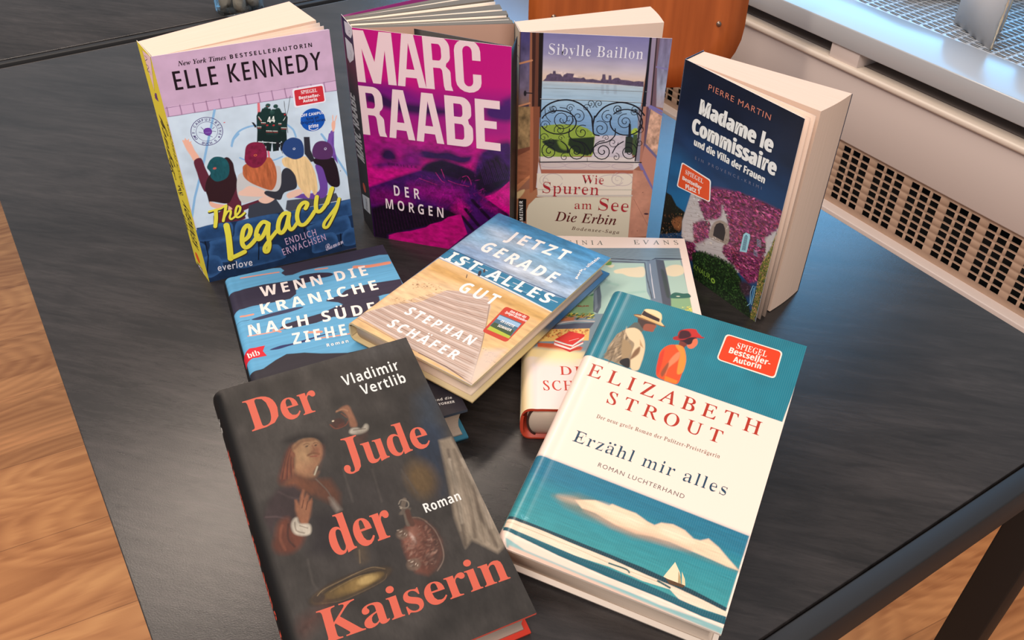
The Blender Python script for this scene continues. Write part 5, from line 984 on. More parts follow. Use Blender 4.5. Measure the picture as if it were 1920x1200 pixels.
ART['martin']=[
('bg',(14,22,44)),
('g',[(190.9,(12,18,36)),(153.3,(14,26,50)),(118.7,(22,52,88)),(92.9,(30,62,100)),(71.7,(34,70,108))],None),
('e',(20,92,138),(5,80.6),34,26,0,24,.9),
('n',.1,22,14,3,None,None,None),
('p',(26,100,146),[(-3.6,65),(29.1,77.8),(29.5,59.4),(15.2,55.8),(1.3,56.7)],5,0,1),
('p',(16,22,18),[(-2.1,65.8),(6.4,66.2),(14.5,59.5),(26.4,58.4),(28.8,54.9),(24.2,35.7),(-2.6,19.2),(-2.3,47.9)],.5,0,1),
('d',[(20,28,20),(40,50,30),(14,18,14)],[(-3.6,65),(6.4,66.2),(14.5,59.5),(25,57),(21.2,50.8),(-2.3,47.9)],120,1.2,6,1,0,1),
('p',(130,80,48),[(12.4,43.3),(22.8,51.7),(23.7,38.3),(15.4,36.5)],1,1,1),
('d',[(120,74,44),(150,110,70),(60,44,30),(30,30,22)],[(-2.1,46.6),(25.3,55.8),(25.7,36.6),(-2.3,17.9)],160,1.2,8,1,0,1),
('d',[(120,116,110),(70,66,60),(24,26,22)],[(-.5,27.6),(25.4,37.9),(27.7,26.4),(-.5,17.5)],90,1.2,9,1,0,1),
('p',(186,176,172),[(29.3,80.6),(49.5,93.5),(63.9,97.1),(89.4,106.5),(104.9,106.1),(124.4,109.4),(129,97.4),(127.2,84),(118,55.4),(91.5,30.9),(42.3,29.2),(26.4,32.8),(24.2,48.3)],.6,0,1),
('d',[(206,198,196),(160,150,148),(176,160,140),(140,120,104)],[(29.3,80.6),(63.9,97.1),(104.9,106.1),(124.4,109.4),(123.7,76.9),(90.9,33.3),(42.3,29.2),(26.4,32.8)],420,1.3,12,1.8,0,.8),
('l',(120,104,98),[(27.9,75.9),(45.7,82.3)],.3,.2,0,.6),
('l',(120,104,98),[(52.8,64),(78.5,73)],.3,.2,0,.5),
('l',(120,104,98),[(28,72),(46.5,78.8)],.3,.2,0,.6),
('l',(120,104,98),[(53.6,60.4),(79.3,69.5)],.3,.2,0,.5),
('l',(120,104,98),[(28.1,68.1),(47.2,75.3)],.3,.2,0,.6),
('l',(120,104,98),[(54.4,56.9),(80.2,66.1)],.3,.2,0,.5),
('l',(120,104,98),[(28.3,64.1),(48,71.7)],.3,.2,0,.6),
('l',(120,104,98),[(55.2,53.2),(81,62.6)],.3,.2,0,.5),
('l',(120,104,98),[(28.4,60.2),(48.8,68.2)],.3,.2,0,.6),
('l',(120,104,98),[(55.9,49.6),(81.8,59.1)],.3,.2,0,.5),
('l',(120,104,98),[(28.5,56.2),(49.5,64.6)],.3,.2,0,.6),
('l',(120,104,98),[(56.7,46),(82.6,55.6)],.3,.2,0,.5),
('l',(120,104,98),[(28.7,52.1),(50.3,61)],.3,.2,0,.6),
('l',(120,104,98),[(57.5,42.3),(83.5,52)],.3,.2,0,.5),
('l',(120,104,98),[(28.8,48.1),(51.1,57.4)],.3,.2,0,.6),
('l',(120,104,98),[(58.3,38.6),(84.3,48.5)],.3,.2,0,.5),
('l',(120,104,98),[(29,44),(51.8,53.8)],.3,.2,0,.6),
('l',(120,104,98),[(59.1,34.9),(85.1,44.9)],.3,.2,0,.5),
('l',(120,104,98),[(29.1,39.9),(52.6,50.2)],.3,.2,0,.6),
('l',(120,104,98),[(59.9,31.2),(86,41.3)],.3,.2,0,.5),
('l',(120,104,98),[(29.2,35.8),(53.4,46.5)],.3,.2,0,.6),
('l',(120,104,98),[(60.7,27.5),(86.8,37.7)],.3,.2,0,.5),
('l',(120,104,98),[(29.4,31.7),(54.2,42.9)],.3,.2,0,.6),
('l',(120,104,98),[(61.6,23.7),(87.7,34.1)],.3,.2,0,.5),
('l',(120,104,98),[(29.5,27.5),(55,39.2)],.3,.2,0,.6),
('l',(120,104,98),[(62.4,20),(88.5,30.5)],.3,.2,0,.5),
('p',(116,44,82),[(49.3,94.6),(62.9,101.5),(82.3,106.5),(103.8,110.4),(125.3,111),(126.7,101),(116.2,84),(115.3,77.1),(117.5,63),(117.3,41.6),(109,33.6),(96,37.8),(83,40.9),(75.1,48.4),(84.7,59.4),(76.1,70.3),(73.5,81.8),(66,88),(65.9,75.1),(52.3,66.4),(41,74.8)],2,1,1),
('p',(104,36,76),[(39.2,52.5),(46.9,62.1),(55.5,58.8),(56.2,48.4),(45.7,36.8),(39.2,44.3)],2,1,1),
('p',(100,30,64),[(32.3,29.1),(43,33.9),(45.9,20),(39.9,16.4)],2,1,1),
('d',[(120,44,88),(156,56,104),(70,22,52),(184,92,128),(130,44,62),(96,30,74),(58,34,30)],[(49.2,95.2),(82,107.6),(126.2,112.7),(127.9,101.6),(116.2,84),(79.3,69.5),(66,88),(40.7,76)],1900,1.7,20,1.6,0,1),
('d',[(120,44,88),(156,56,104),(70,22,52),(184,92,128),(130,44,62),(96,30,74),(58,34,30)],[(76.7,68),(113.8,82.6),(117.6,73.4),(121,43.9),(109.3,32.4),(76.2,43.7)],1700,1.7,21,1.6,0,1),
('d',[(120,44,88),(156,56,104),(70,22,52),(184,92,128),(130,44,62),(96,30,74),(58,34,30)],[(39.8,76.8),(62.5,90),(65.9,75.1),(49.7,63.7)],420,1.7,22,1.6,0,1),
('d',[(120,44,88),(156,56,104),(70,22,52),(184,92,128),(130,44,62),(96,30,74),(58,34,30)],[(37.5,52.9),(55.4,66.8),(59,50),(42.7,35.1)],320,1.7,23,1.6,0,1),
('d',[(120,44,88),(156,56,104),(70,22,52),(184,92,128),(130,44,62),(96,30,74),(58,34,30)],[(30.2,30.7),(44.5,34.7),(46.1,18.7),(38.6,14.2)],180,1.7,24,1.6,0,1),
('p',(150,132,118),[(58.3,49.6),(58.3,60.4),(61.3,68),(67.9,73),(75.6,72.6),(78.6,66.5),(79.4,56.3),(74.1,52.6)],.5,1,1),
('d',[(180,168,160),(120,100,90)],[(58.3,49.6),(61.3,68),(75.6,72.6),(79.4,56.3)],60,1.4,33,1,0,1),
('P',(150,130,116),[(60.8,53.5),(60.2,61.7),(61.5,67.2),(66,71.3),(71.1,72.3),(74.5,69.4),(75.9,64.9),(75.4,55.1)],0,'artwork'),
('P',(44,34,34),[(61.9,54.1),(61.7,62.3),(63.2,66.8),(66.7,70.1),(70.6,70.7),(73,68),(74.5,64.2),(74.4,55.3)],0,'artwork'),
('L',(190,178,172),[(58.2,50.1),(75.6,53.1)],.7,0,'artwork'),
('P',(150,196,206),[(93.1,55.8),(93.3,73.2),(95.5,76.3),(99.7,76.8),(100.7,73.8),(100.5,58.9)],0,'artwork'),
('P',(70,110,130),[(94.9,58.1),(94.8,72),(96.2,74.4),(98.1,73.7),(98.8,59.7)],0,'artwork'),
('L',(168,206,214),[(94.8,58.7),(98.5,59.9)],.3,0,'artwork'),
('L',(168,206,214),[(94.8,59.9),(98.4,61.1)],.3,0,'artwork'),
('L',(168,206,214),[(94.8,61.2),(98.4,62.4)],.3,0,'artwork'),
('L',(168,206,214),[(94.8,62.4),(98.4,63.6)],.3,0,'artwork'),
('L',(168,206,214),[(94.8,63.6),(98.3,64.8)],.3,0,'artwork'),
('L',(168,206,214),[(94.8,64.8),(98.3,66)],.3,0,'artwork'),
('L',(168,206,214),[(94.8,66.1),(98.3,67.2)],.3,0,'artwork'),
('L',(168,206,214),[(94.8,67.3),(98.2,68.4)],.3,0,'artwork'),
('L',(168,206,214),[(94.7,68.5),(98.2,69.6)],.3,0,'artwork'),
('L',(168,206,214),[(94.7,69.7),(98.2,70.8)],.3,0,'artwork'),
('L',(168,206,214),[(94.7,71),(98.1,72)],.3,0,'artwork'),
('L',(168,206,214),[(94.7,72.2),(98.1,73.2)],.3,0,'artwork'),
('L',(150,180,196),[(107.6,76.5),(112.1,77.2)],.4,0,'artwork'),
('L',(120,150,170),[(106.8,65.7),(111,66.2)],.4,0,'artwork'),
('L',(150,180,196),[(108,75.2),(112.5,75.9)],.4,0,'artwork'),
('L',(120,150,170),[(107.1,64.6),(111.3,65.1)],.4,0,'artwork'),
('L',(150,180,196),[(108.3,73.8),(112.8,74.5)],.4,0,'artwork'),
('L',(120,150,170),[(107.4,63.5),(111.5,64)],.4,0,'artwork'),
('L',(150,180,196),[(108.7,72.5),(113.2,73.2)],.4,0,'artwork'),
('L',(120,150,170),[(107.7,62.3),(111.8,62.8)],.4,0,'artwork'),
('L',(150,180,196),[(109,71.2),(113.5,71.9)],.4,0,'artwork'),
('L',(120,150,170),[(107.9,61.2),(112.1,61.7)],.4,0,'artwork'),
('p',(24,40,22),[(41.8,23.3),(50.2,31.1),(71.5,36.7),(89.8,38.2),(100.6,31.1),(106.2,20.7),(114.4,11.9),(122.3,-1.4),(49.7,-2.5)],1,0,1),
('d',[(30,52,26),(44,72,34),(20,36,18),(58,88,40),(16,26,14)],[(41.8,23.3),(50.1,31.7),(71.2,38),(89.5,39.4),(100.6,31.1),(110.3,16.3),(122.3,-1.4),(49.7,-2.5)],2400,1.4,41,1,0,1),
('p',(60,40,50),[(100.2,26.6),(106.4,32),(112.7,30.5),(112.3,20.4),(106.8,18.3)],2,1,1),
('d',[(70,44,56),(40,34,34),(90,70,80)],[(99.9,27.8),(112.4,31.7),(112.6,19.2),(103.6,19)],60,1,42,1,0,1),
('p',(88,92,44),[(125.2,94),(127.9,96.7),(127.2,73.9),(124.7,51.6),(124.3,25.5),(123.7,-1.1),(119.1,-.7),(119,29),(116.8,54.7),(122.5,76.2)],1,0,1),
('d',[(130,120,52),(96,110,48),(150,130,60),(60,74,34),(170,120,90)],[(125.2,94),(128.1,96.9),(127.2,73.9),(124.7,51.6),(124.3,25.5),(124.5,-1.3),(118.4,-1.2),(118.4,31.4),(116.8,54.7),(122.5,76.2)],1300,1.2,44,1,0,1),
('L',(150,196,214),[(113.2,10.5),(115.6,14.2),(113.3,25.3),(114.4,32.7),(116.7,33.7),(117.4,23.8),(117.2,14.1)],.6,0,'artwork'),
('L',(90,150,190),[(115.9,15),(115.6,30.9)],.9,0,'artwork'),
('d',[(20,30,18),(10,16,10)],[(104.4,15.3),(115.7,12.8),(122.1,-.8),(105.1,-.1)],120,1.2,47,1,0,1),
('T','PIERRE MARTIN','sans',(202,122,98),(29.6,176.8),(95.4,177.8),(29.1,181.5),.08,'cap',0,0,'author_lettering'),
('T','Madame le','sans_b',(232,226,216),(23.5,153.7),(103.5,153.9),(23.1,166.2),.03,'cap',.07,.02,'title_lettering'),
('T','Commissaire','sans_b',(232,226,216),(18.6,134.7),(111.3,137.5),(17.7,147.5),.03,'cap',.07,.02,'title_lettering'),
('T','und die Villa der Frauen','sans_b',(232,226,216),(23.5,124.6),(102.9,126.6),(23.1,130.7),.02,'cap',.05,.01,'subtitle_lettering'),
('T','EIN PROVENCE-KRIMI','sans',(112,112,132),(27.7,112.8),(101.4,120.4),(27.7,115.5),.45,'cap',.01,0,'subtitle_lettering'),
('RR',(236,228,220),[(13.2,103.5),(49,103.1),(52.2,82.7),(11.4,78)],2.6,'red_badge',None),
('RR',(222,78,34),[(14.3,102.5),(47.7,101.8),(51,83.3),(12.7,79.1)],2.2,'red_badge',None),
('T','SPIEGEL','serif_b',(232,226,216),(19.2,94.6),(41,95.6),(19.3,98.7),0,'cap',-.01,0,'red_badge'),
('T','Bestseller','sans_b',(232,226,216),(16.9,87.8),(40.6,89.1),(16.5,91.4),0,'cap',.03,0,'red_badge'),
('T','Platz 1','sans_b',(232,226,216),(22.2,81.1),(39,84.2),(22,85.7),.02,'cap',.03,0,'red_badge'),
('T','KNAUR','sans',(116,150,58),(46.9,9.3),(68.1,9.9),(47.8,14.7),0,'cap',.01,0,'publisher_label'),
('C',(140,178,66),(71.6,11.1),2.6,'publisher_label',0),
('ST',(28,44,24),(71.6,11.1),1.8,'publisher_label')]
ART['kraniche']=[
('bg',(98,166,206)),
('n',.02,20,3,5,None,None,None),
('p',(52,46,66),[(-.6,224.3),(2.2,226.5),(35,226.1),(37.4,222.3),(49.2,219.2),(51.3,214.1),(48.2,211.6),(50.8,206.4),(56.8,205.5),(66.6,208.1),(80.1,207.9),(92.3,206.4),(106,205.8),(121.2,206.6),(133.2,206.7),(143.2,203.8),(143.5,227.6),(34.5,240.5)],.25,0,1),
('p',(52,46,66),[(62.1,201.6),(75.4,201),(86,197.4),(89.3,193.7),(84.7,191.8),(72.6,192.9),(62.9,195.8)],.25,1,1),
('p',(52,46,66),[(-.5,197.7),(2.6,199.1),(16.6,200.6),(31.6,200.9),(45.3,199.1),(59.2,197.3),(67.8,194.8),(72,190.4),(63.8,190.1),(55.2,182.8),(54.2,178),(48.3,173.4),(34.5,173.7),(18.2,175),(7.5,174.2),(1.3,171.4),(-.2,174)],.25,0,1),
('p',(52,46,66),[(93.3,167.8),(104.1,169.8),(117.4,169),(140.7,166.2),(139.9,149.5),(121.5,150.6),(106.7,148.7),(90.6,144.9),(83.9,154.3),(75.1,159.4),(76.7,162.2),(86.9,162.5)],.25,0,1),
('p',(52,46,66),[(32.8,139.2),(38.3,142.6),(54,144.4),(67.9,145.5),(79.7,149.2),(99.3,151.6),(117.2,149.8),(115.1,135.3),(103.2,128.4),(86.2,131.8),(75.9,137.5),(61.6,135),(46.4,135.4),(36.9,136)],.25,0,1),
('p',(56,60,90),[(14.4,158.1),(25.2,159.9),(37.9,160.6),(51.5,160.3),(56,158.2),(44.8,156.3),(29.3,155.8),(19.7,155.5)],.2,1,1),
('p',(44,52,100),[(21.1,116.2),(29.7,118),(38.9,117.4),(52.2,118.3),(65.7,119.1),(75,117.8),(61.6,117.7),(47.8,115.4),(36.6,115.3),(27.2,114.5)],.2,1,1),
('l',(236,150,120),[(15.2,216.7),(32.1,215.2),(46.6,213.5)],1.5,.25,1,1),
('l',(236,150,120),[(76.5,205.9),(86.5,204.2)],1.6,.25,1,1),
('l',(236,150,120),[(109,197.1),(120.9,193.7),(138,192.4)],4.2,.25,1,1),
('l',(236,150,120),[(7,164.9),(16.4,164.1)],2,.25,1,1),
('l',(236,150,120),[(8.4,138.6),(25.7,136.5),(36.4,137.8)],1.2,.25,1,1),
('l',(236,150,120),[(52.9,125.8),(62.7,122.7)],2.4,.25,1,1),
('l',(236,150,120),[(59.2,115.8),(70.2,113.9),(83.3,112.2)],1.4,.25,1,1),
('l',(236,150,120),[(32.9,134.4),(28,138.7)],1.6,.25,1,1),
('l',(60,92,122),[(1.3,158.7),(12.6,158.3)],.5,.2,0,1),
('p',(46,42,50),[(2.2,96.1),(13,96.8),(23.1,102.8),(32.1,106.6),(45.2,103.2),(57,97.5),(75.9,90.8),(92.8,90.1),(111.6,88.7),(137.6,78.4),(187.8,52.6),(139.1,-69.4),(-15,-8)],.25,0,1),
('n',.04,30,1.5,15,None,None,None),
('p',(18,14,16),[(-11.5,232.3),(2.1,226.6),(2.3,203.6),(1.8,141.2),(2.1,96.3),(2,7.7),(-19,16)],.4,0,1),
('T','WENN DIE','sans_b',(250,238,230),(26.9,184.4),(116.9,181.9),(24.2,198.5),.2,'cap',.01,0,'title_lettering'),
('T','KRANICHE','sans_b',(250,238,230),(23.1,161.8),(119.8,159.2),(22.6,175.3),.2,'cap',.01,0,'title_lettering'),
('T','NACH SÜDEN','sans_b',(250,238,230),(9.2,138.3),(123.6,129.4),(9.2,152.1),.2,'cap',.01,0,'title_lettering'),
('T','ZIEHEN','sans_b',(250,238,230),(39.2,115.5),(92,110.6),(39.4,129.2),.2,'cap',.01,0,'title_lettering'),
('T','Roman','sans_b',(250,238,230),(62.8,103.4),(79.6,102.5),(63.3,107),.22,'cap',0,0,'subtitle_lettering'),
('P',(214,34,52),[(-6,93),(-5.1,102.5),(-1.8,112.7),(1.7,120.1),(6.8,123.3),(18.5,122.4),(15.9,116.7),(17.8,110),(7.5,111.2),(2.7,109.5),(-1.4,103.9),(-4.9,92.6)],0,'red_ribbon'),
('T','btb','serif_b',(250,238,230),(4.2,112.5),(13.4,113.3),(4.6,119),0,'cap',0,0,'red_ribbon'),
('T','und die','sans_b',(235,232,228),(120.9,16),(134,14.3),(121.5,18.5),.08,'cap',0,0,'quote_lettering'),
('T','NEW YORKER','sans_b',(235,232,228),(115.2,12.1),(134.5,9.7),(115.7,14.4),.05,'cap',0,0,'quote_lettering')]
ART['jetzt']=[
('bg',(214,190,160)),
('g',[(187.5,(72,140,184)),(175.8,(96,160,200)),(137.4,(150,184,208)),(132.3,(176,196,212)),(125.2,(150,176,200)),(115.9,(110,150,186))],None),
('p',(52,126,176),[(51.7,194.7),(121.2,187.7),(123.2,163.7),(76.9,170.1)],7,1,.6),
('p',(60,134,184),[(5.4,187),(67.3,184.3),(65.6,161.9),(22.6,173.6)],7,1,.6),
('p',(200,212,222),[(8.6,163.4),(25.6,169.5),(62.9,165.9),(56.6,155.4),(27.6,152.4)],7,1,.6),
('p',(206,216,226),[(10.1,133.6),(31.9,137.4),(86.6,131.6),(107.1,125),(78.3,120.1),(32,125.8)],7,1,.6),
('p',(60,120,170),[(.2,132.5),(24.5,138),(52.9,132.3),(41.8,124.3),(11.6,122.7)],7,1,.6),
('p',(190,204,220),[(102.8,143.4),(120.7,140.2),(120.1,129.1),(101.1,134)],7,1,.6),
('p',(90,150,196),[(92,135.5),(105.5,156.4),(121.4,151.4),(115.6,131.2)],7,1,.6),
('n',.14,16,5,5,None,None,None),
('n',.06,3,1.2,15,None,None,None),
('p',(46,124,160),[(-.4,119.9),(20.6,120.4),(42.4,119),(62.3,119.5),(87.5,118.7),(111.8,118),(126.7,123.6),(125.4,100),(118.5,101.2),(98,101.5),(68.5,102.2),(40.6,103.7),(4.2,105.6)],.4,0,1),
('l',(28,88,130),[(3.5,116.2),(13.1,116.4)],.9,.4,0,.8),
('l',(120,180,205),[(13.9,109.3),(23.3,109.5)],.9,.4,0,.8),
('l',(70,150,180),[(16.8,111.5),(26.2,111.8)],.9,.4,0,.8),
('l',(215,228,232),[(19.7,113.8),(29.1,114)],.9,.4,0,.8),
('l',(28,88,130),[(29.7,106.9),(39,107.2)],.9,.4,0,.8),
('l',(120,180,205),[(32.6,109.2),(41.8,109.4)],.9,.4,0,.8),
('l',(70,150,180),[(35.4,111.4),(44.6,111.6)],.9,.4,0,.8),
('l',(215,228,232),[(38.3,113.6),(47.5,113.8)],.9,.4,0,.8),
('l',(28,88,130),[(48,106.9),(57.1,107.1)],.9,.4,0,.8),
('l',(120,180,205),[(50.8,109),(59.9,109.3)],.9,.4,0,.8),
('l',(70,150,180),[(53.7,111.2),(62.7,111.5)],.9,.4,0,.8),
('l',(215,228,232),[(56.5,113.4),(65.5,113.7)],.9,.4,0,.8),
('l',(28,88,130),[(65.9,106.8),(74.7,107)],.9,.4,0,.8),
('l',(120,180,205),[(68.7,108.9),(77.5,109.2)],.9,.4,0,.8),
('l',(70,150,180),[(71.5,111.1),(80.3,111.3)],.9,.4,0,.8),
('l',(215,228,232),[(74.3,113.3),(83.1,113.5)],.9,.4,0,.8),
('l',(28,88,130),[(83.4,106.7),(92,106.9)],.9,.4,0,.8),
('l',(120,180,205),[(86.1,108.8),(94.8,109.1)],.9,.4,0,.8),
('l',(70,150,180),[(88.9,111),(97.5,111.2)],.9,.4,0,.8),
('l',(215,228,232),[(91.7,113.1),(100.3,113.3)],.9,.4,0,.8),
('l',(28,88,130),[(100.5,106.6),(108.9,106.9)],.9,.4,0,.8),
('l',(120,180,205),[(103.2,108.7),(111.7,109)],.9,.4,0,.8),
('l',(70,150,180),[(105.9,110.8),(114.4,111.1)],.9,.4,0,.8),
('l',(215,228,232),[(108.7,113),(117.1,113.2)],.9,.4,0,.8),
('l',(225,232,232),[(4.2,105.6),(32.8,104.9),(56.8,104.5),(90.8,102.7),(122.2,100.2)],1.6,.6,0,1),
('l',(24,70,110),[(2.6,120.6),(38.1,120.1),(78.3,120.1),(125.2,121.2)],.8,.4,0,1),
('p',(222,186,130),[(3.9,103.9),(33.5,104),(68.5,102.2),(98,101.5),(125.4,100),(126.3,74.2),(121.2,.4),(.7,-.4),(3,65.4)],.4,0,1),
('p',(204,164,98),[(4.3,97),(46,96.7),(79,96.7),(122.4,95.4),(122.8,85.9),(79.8,87),(45.8,88.4),(5.8,86.7)],2,0,1),
('p',(226,196,150),[(4.4,71.9),(47.1,86.7),(43,62.8),(15,32.3),(3.4,11.3),(2.7,1.1)],4,0,1),
('n',.08,10,3,25,[(3.9,103.9),(125.4,100),(121.2,.4),(.7,-.4)],None,None),
('d',[(150,110,70),(130,96,60),(176,140,96)],[(7.3,68.5),(35.4,78.2),(32.8,71),(12.3,58.7)],46,.9,2,1.6,0,1),
('d',[(150,110,70),(130,96,60)],[(6.7,41.5),(24.1,49.1),(24.8,44.4),(8.4,37.7)],16,.9,3,1,0,1),
('d',[(120,88,60),(150,116,84)],[(102.5,36.2),(116.7,35.4),(121.1,25.5),(113.2,24.1)],40,1.1,4,1,0,1),
('p',(196,178,164),[(37.1,74.1),(46.2,79.4),(68.7,86.6),(78.3,78.3),(87.3,60.1),(101.5,35.5),(118.2,2.3),(112.4,2.2),(67.7,4.2),(.3,9.1),(12.6,33),(29.7,50.5)],.5,0,1),
('l',(160,134,116),[(37.1,74.1),(54.9,79),(70.4,86.6)],.55,.3,0,.75),
('l',(214,200,190),[(35.6,72),(54.8,77),(71.7,84.5)],.85,.3,0,.75),
('l',(180,154,136),[(34.3,70.1),(54.8,75),(73,82.4)],1.15,.3,0,.75),
('l',(150,116,96),[(33.2,68.3),(54.9,73.1),(74.2,80.4)],.55,.3,0,.75),
('l',(160,134,116),[(32.1,66.5),(55,71.2),(75.5,78.4)],.85,.3,0,.75),
('l',(214,200,190),[(31,64.8),(55.1,69.3),(76.7,76.3)],1.15,.3,0,.75),
('l',(180,154,136),[(30,63.1),(55.3,67.5),(78,74.3)],.55,.3,0,.75),
('l',(150,116,96),[(29,61.4),(55.4,65.6),(79.2,72.3)],.85,.3,0,.75),
('l',(160,134,116),[(28.1,59.7),(55.6,63.8),(80.4,70.3)],1.15,.3,0,.75),
('l',(214,200,190),[(27.1,58.1),(55.8,62),(81.6,68.3)],.55,.3,0,.75),
('l',(180,154,136),[(26.2,56.4),(55.9,60.2),(82.8,66.3)],.85,.3,0,.75),
('l',(150,116,96),[(25.3,54.8),(56.1,58.4),(84,64.3)],1.15,.3,0,.75),
('l',(160,134,116),[(24.4,53.2),(56.3,56.6),(85.2,62.3)],.55,.3,0,.75),
('l',(214,200,190),[(23.5,51.6),(56.5,54.8),(86.3,60.4)],.85,.3,0,.75),
('l',(180,154,136),[(22.6,50),(56.6,53),(87.5,58.4)],1.15,.3,0,.75),
('l',(150,116,96),[(21.8,48.4),(56.8,51.3),(88.6,56.5)],.55,.3,0,.75),
('l',(160,134,116),[(20.9,46.9),(57,49.5),(89.7,54.5)],.85,.3,0,.75),
('l',(214,200,190),[(20.1,45.3),(57.2,47.8),(90.9,52.6)],1.15,.3,0,.75),
('l',(180,154,136),[(19.3,43.7),(57.4,46),(92,50.6)],.55,.3,0,.75),
('l',(150,116,96),[(18.4,42.2),(57.6,44.3),(93.1,48.7)],.85,.3,0,.75),
('l',(160,134,116),[(17.6,40.6),(57.8,42.6),(94.2,46.8)],1.15,.3,0,.75),
('l',(214,200,190),[(16.8,39.1),(58,40.8),(95.2,44.9)],.55,.3,0,.75),
('l',(180,154,136),[(16,37.6),(58.1,39.1),(96.3,42.9)],.85,.3,0,.75),
('l',(150,116,96),[(15.2,36.1),(58.3,37.4),(97.4,41)],1.15,.3,0,.75),
('l',(160,134,116),[(14.5,34.6),(58.5,35.7),(98.4,39.2)],.55,.3,0,.75),
('l',(214,200,190),[(13.7,33.1),(58.7,34),(99.5,37.3)],.85,.3,0,.75),
('l',(180,154,136),[(12.9,31.6),(58.9,32.3),(100.5,35.4)],1.15,.3,0,.75),
('l',(150,116,96),[(12.1,30.1),(59.1,30.6),(101.5,33.5)],.55,.3,0,.75),
('l',(160,134,116),[(11.4,28.6),(59.3,29),(102.5,31.6)],.85,.3,0,.75),
('l',(214,200,190),[(10.6,27.1),(59.5,27.3),(103.5,29.8)],1.15,.3,0,.75),
('l',(180,154,136),[(9.9,25.6),(59.7,25.6),(104.5,27.9)],.55,.3,0,.75),
('l',(150,116,96),[(9.1,24.1),(59.8,24),(105.5,26.1)],.85,.3,0,.75),
('l',(160,134,116),[(8.4,22.7),(60,22.3),(106.5,24.2)],1.15,.3,0,.75),
('l',(214,200,190),[(7.7,21.2),(60.2,20.7),(107.5,22.4)],.55,.3,0,.75),
('l',(180,154,136),[(7,19.8),(60.4,19),(108.4,20.5)],.85,.3,0,.75),
('l',(150,116,96),[(6.2,18.3),(60.6,17.4),(109.4,18.7)],1.15,.3,0,.75),
('l',(160,134,116),[(5.5,16.9),(60.8,15.7),(110.3,16.9)],.55,.3,0,.75),
('l',(214,200,190),[(4.8,15.4),(60.9,14.1),(111.2,15.1)],.85,.3,0,.75),
('l',(180,154,136),[(4.1,14),(61.1,12.5),(112.2,13.3)],1.15,.3,0,.75),
('l',(150,116,96),[(3.4,12.6),(61.3,10.9),(113.1,11.5)],.55,.3,0,.75),
('l',(160,134,116),[(2.7,11.1),(61.5,9.3),(114,9.7)],.85,.3,0,.75),
('l',(214,200,190),[(2,9.7),(61.7,7.6),(114.9,7.9)],1.15,.3,0,.75),
('l',(180,154,136),[(1.3,8.3),(61.8,6),(115.8,6.1)],.55,.3,0,.75),
('l',(150,116,96),[(.6,6.9),(62,4.4),(116.6,4.3)],.85,.3,0,.75),
('l',(110,84,70),[(67.7,4.2),(93.8,4.6),(119.7,1.3)],.9,.3,0,1),
('l',(120,100,90),[(72.8,84.4),(86.6,62.1),(101.5,35.5),(117.2,3.6)],.5,.3,0,1),
('p',(216,200,186),[(121.2,.4),(112.9,1.6),(103.6,34.8),(117.3,44.7),(120.3,20.7)],3,0,.8),
('n',.08,14,1,35,[(37.1,74.1),(70.4,86.6),(118.2,2.3),(.3,9.1)],None,None),
('l',(230,150,110),[(102.8,83.6),(122.7,88.3)],.4,.3,0,.6),
('l',(230,150,110),[(108.4,77.9),(127.1,79.6)],.4,.3,0,.5),
('P',(40,46,60),[(45.3,103.8),(42.3,109.1),(43,111.5),(45.6,108.7),(47.2,104.3)],0,'artwork'),
('P',(70,60,60),[(44.6,112.1),(43.9,114.4),(45.3,114.3),(47.5,110.9),(46.7,109.8)],0,'artwork'),
('L',(50,45,50),[(37.5,100),(39.7,96.1)],.6,0,'artwork'),
('T','JETZT','sans_b',(250,246,240),(32.4,158.9),(90.5,162.5),(28.5,173.2),.22,'cap',.01,.01,'title_lettering'),
('T','GERADE','sans_b',(250,246,240),(23.1,134),(99,131.1),(18.7,148.3),.22,'cap',.01,.01,'title_lettering'),
('T','IST ALLES','sans_b',(250,246,240),(8.8,106),(111.5,106.9),(5.5,118.8),.18,'cap',.01,.01,'title_lettering'),
('T','GUT','sans_b',(250,246,240),(43.7,78.9),(78.3,80.3),(38.8,91.9),.22,'cap',.01,.01,'title_lettering'),
('T','STEPHAN','sans_b',(250,246,240),(28.5,32.1),(92.9,32.7),(24.3,42),.22,'cap',.01,.01,'title_lettering'),
('T','SCHÄFER','sans_b',(250,246,240),(27.6,13.2),(93.7,13.2),(23.4,23),.22,'cap',.01,.01,'title_lettering'),
('T','park','sans_b',(250,246,240),(113.1,147.6),(110.2,162.1),(110.9,148.1),0,'cap',.02,0,'publisher_label'),
('T','x','sans',(250,246,240),(112.1,161.2),(111.9,164.4),(110.7,161.9),0,'x',0,0,'publisher_label'),
('T','ullstein','sans_b',(250,246,240),(112.1,166.2),(113.4,183.2),(109.3,167.6),0,'cap',0,0,'publisher_label'),
('RR',(196,62,40),[(87.4,85.4),(110.6,86.3),(113,51.1),(90.6,50.6)],3,'red_badge',None),
('T','Vom Autor des','sans_bi',(250,246,240),(94,81.1),(108.2,82.2),(92.7,84.2),0,'cap',0,0,'red_badge'),
('T','Spiegel-Bestsellers','sans_bi',(250,246,240),(91.4,78.3),(111.2,78.8),(90.3,81),0,'cap',0,0,'red_badge'),
('P',(70,110,130),[(89.8,74.6),(109.6,75.9),(112,55.7),(92.2,54.7)],0,'red_badge'),
('P',(150,190,220),[(89.9,73.8),(109.4,74.8),(110.2,70.1),(90.9,68.9)],0,'red_badge'),
('P',(58,84,52),[(91.8,64.6),(109.6,65.6),(112,55.7),(92.2,54.7)],0,'red_badge'),
('P',(176,190,60),[(91.9,59.2),(111.5,58.8),(112,55.7),(92.2,54.7)],0,'red_badge'),
('T','25 LETZTE','sans_b',(250,246,240),(95,67.7),(107.1,68.1),(94,70.4),0,'cap',0,0,'red_badge'),
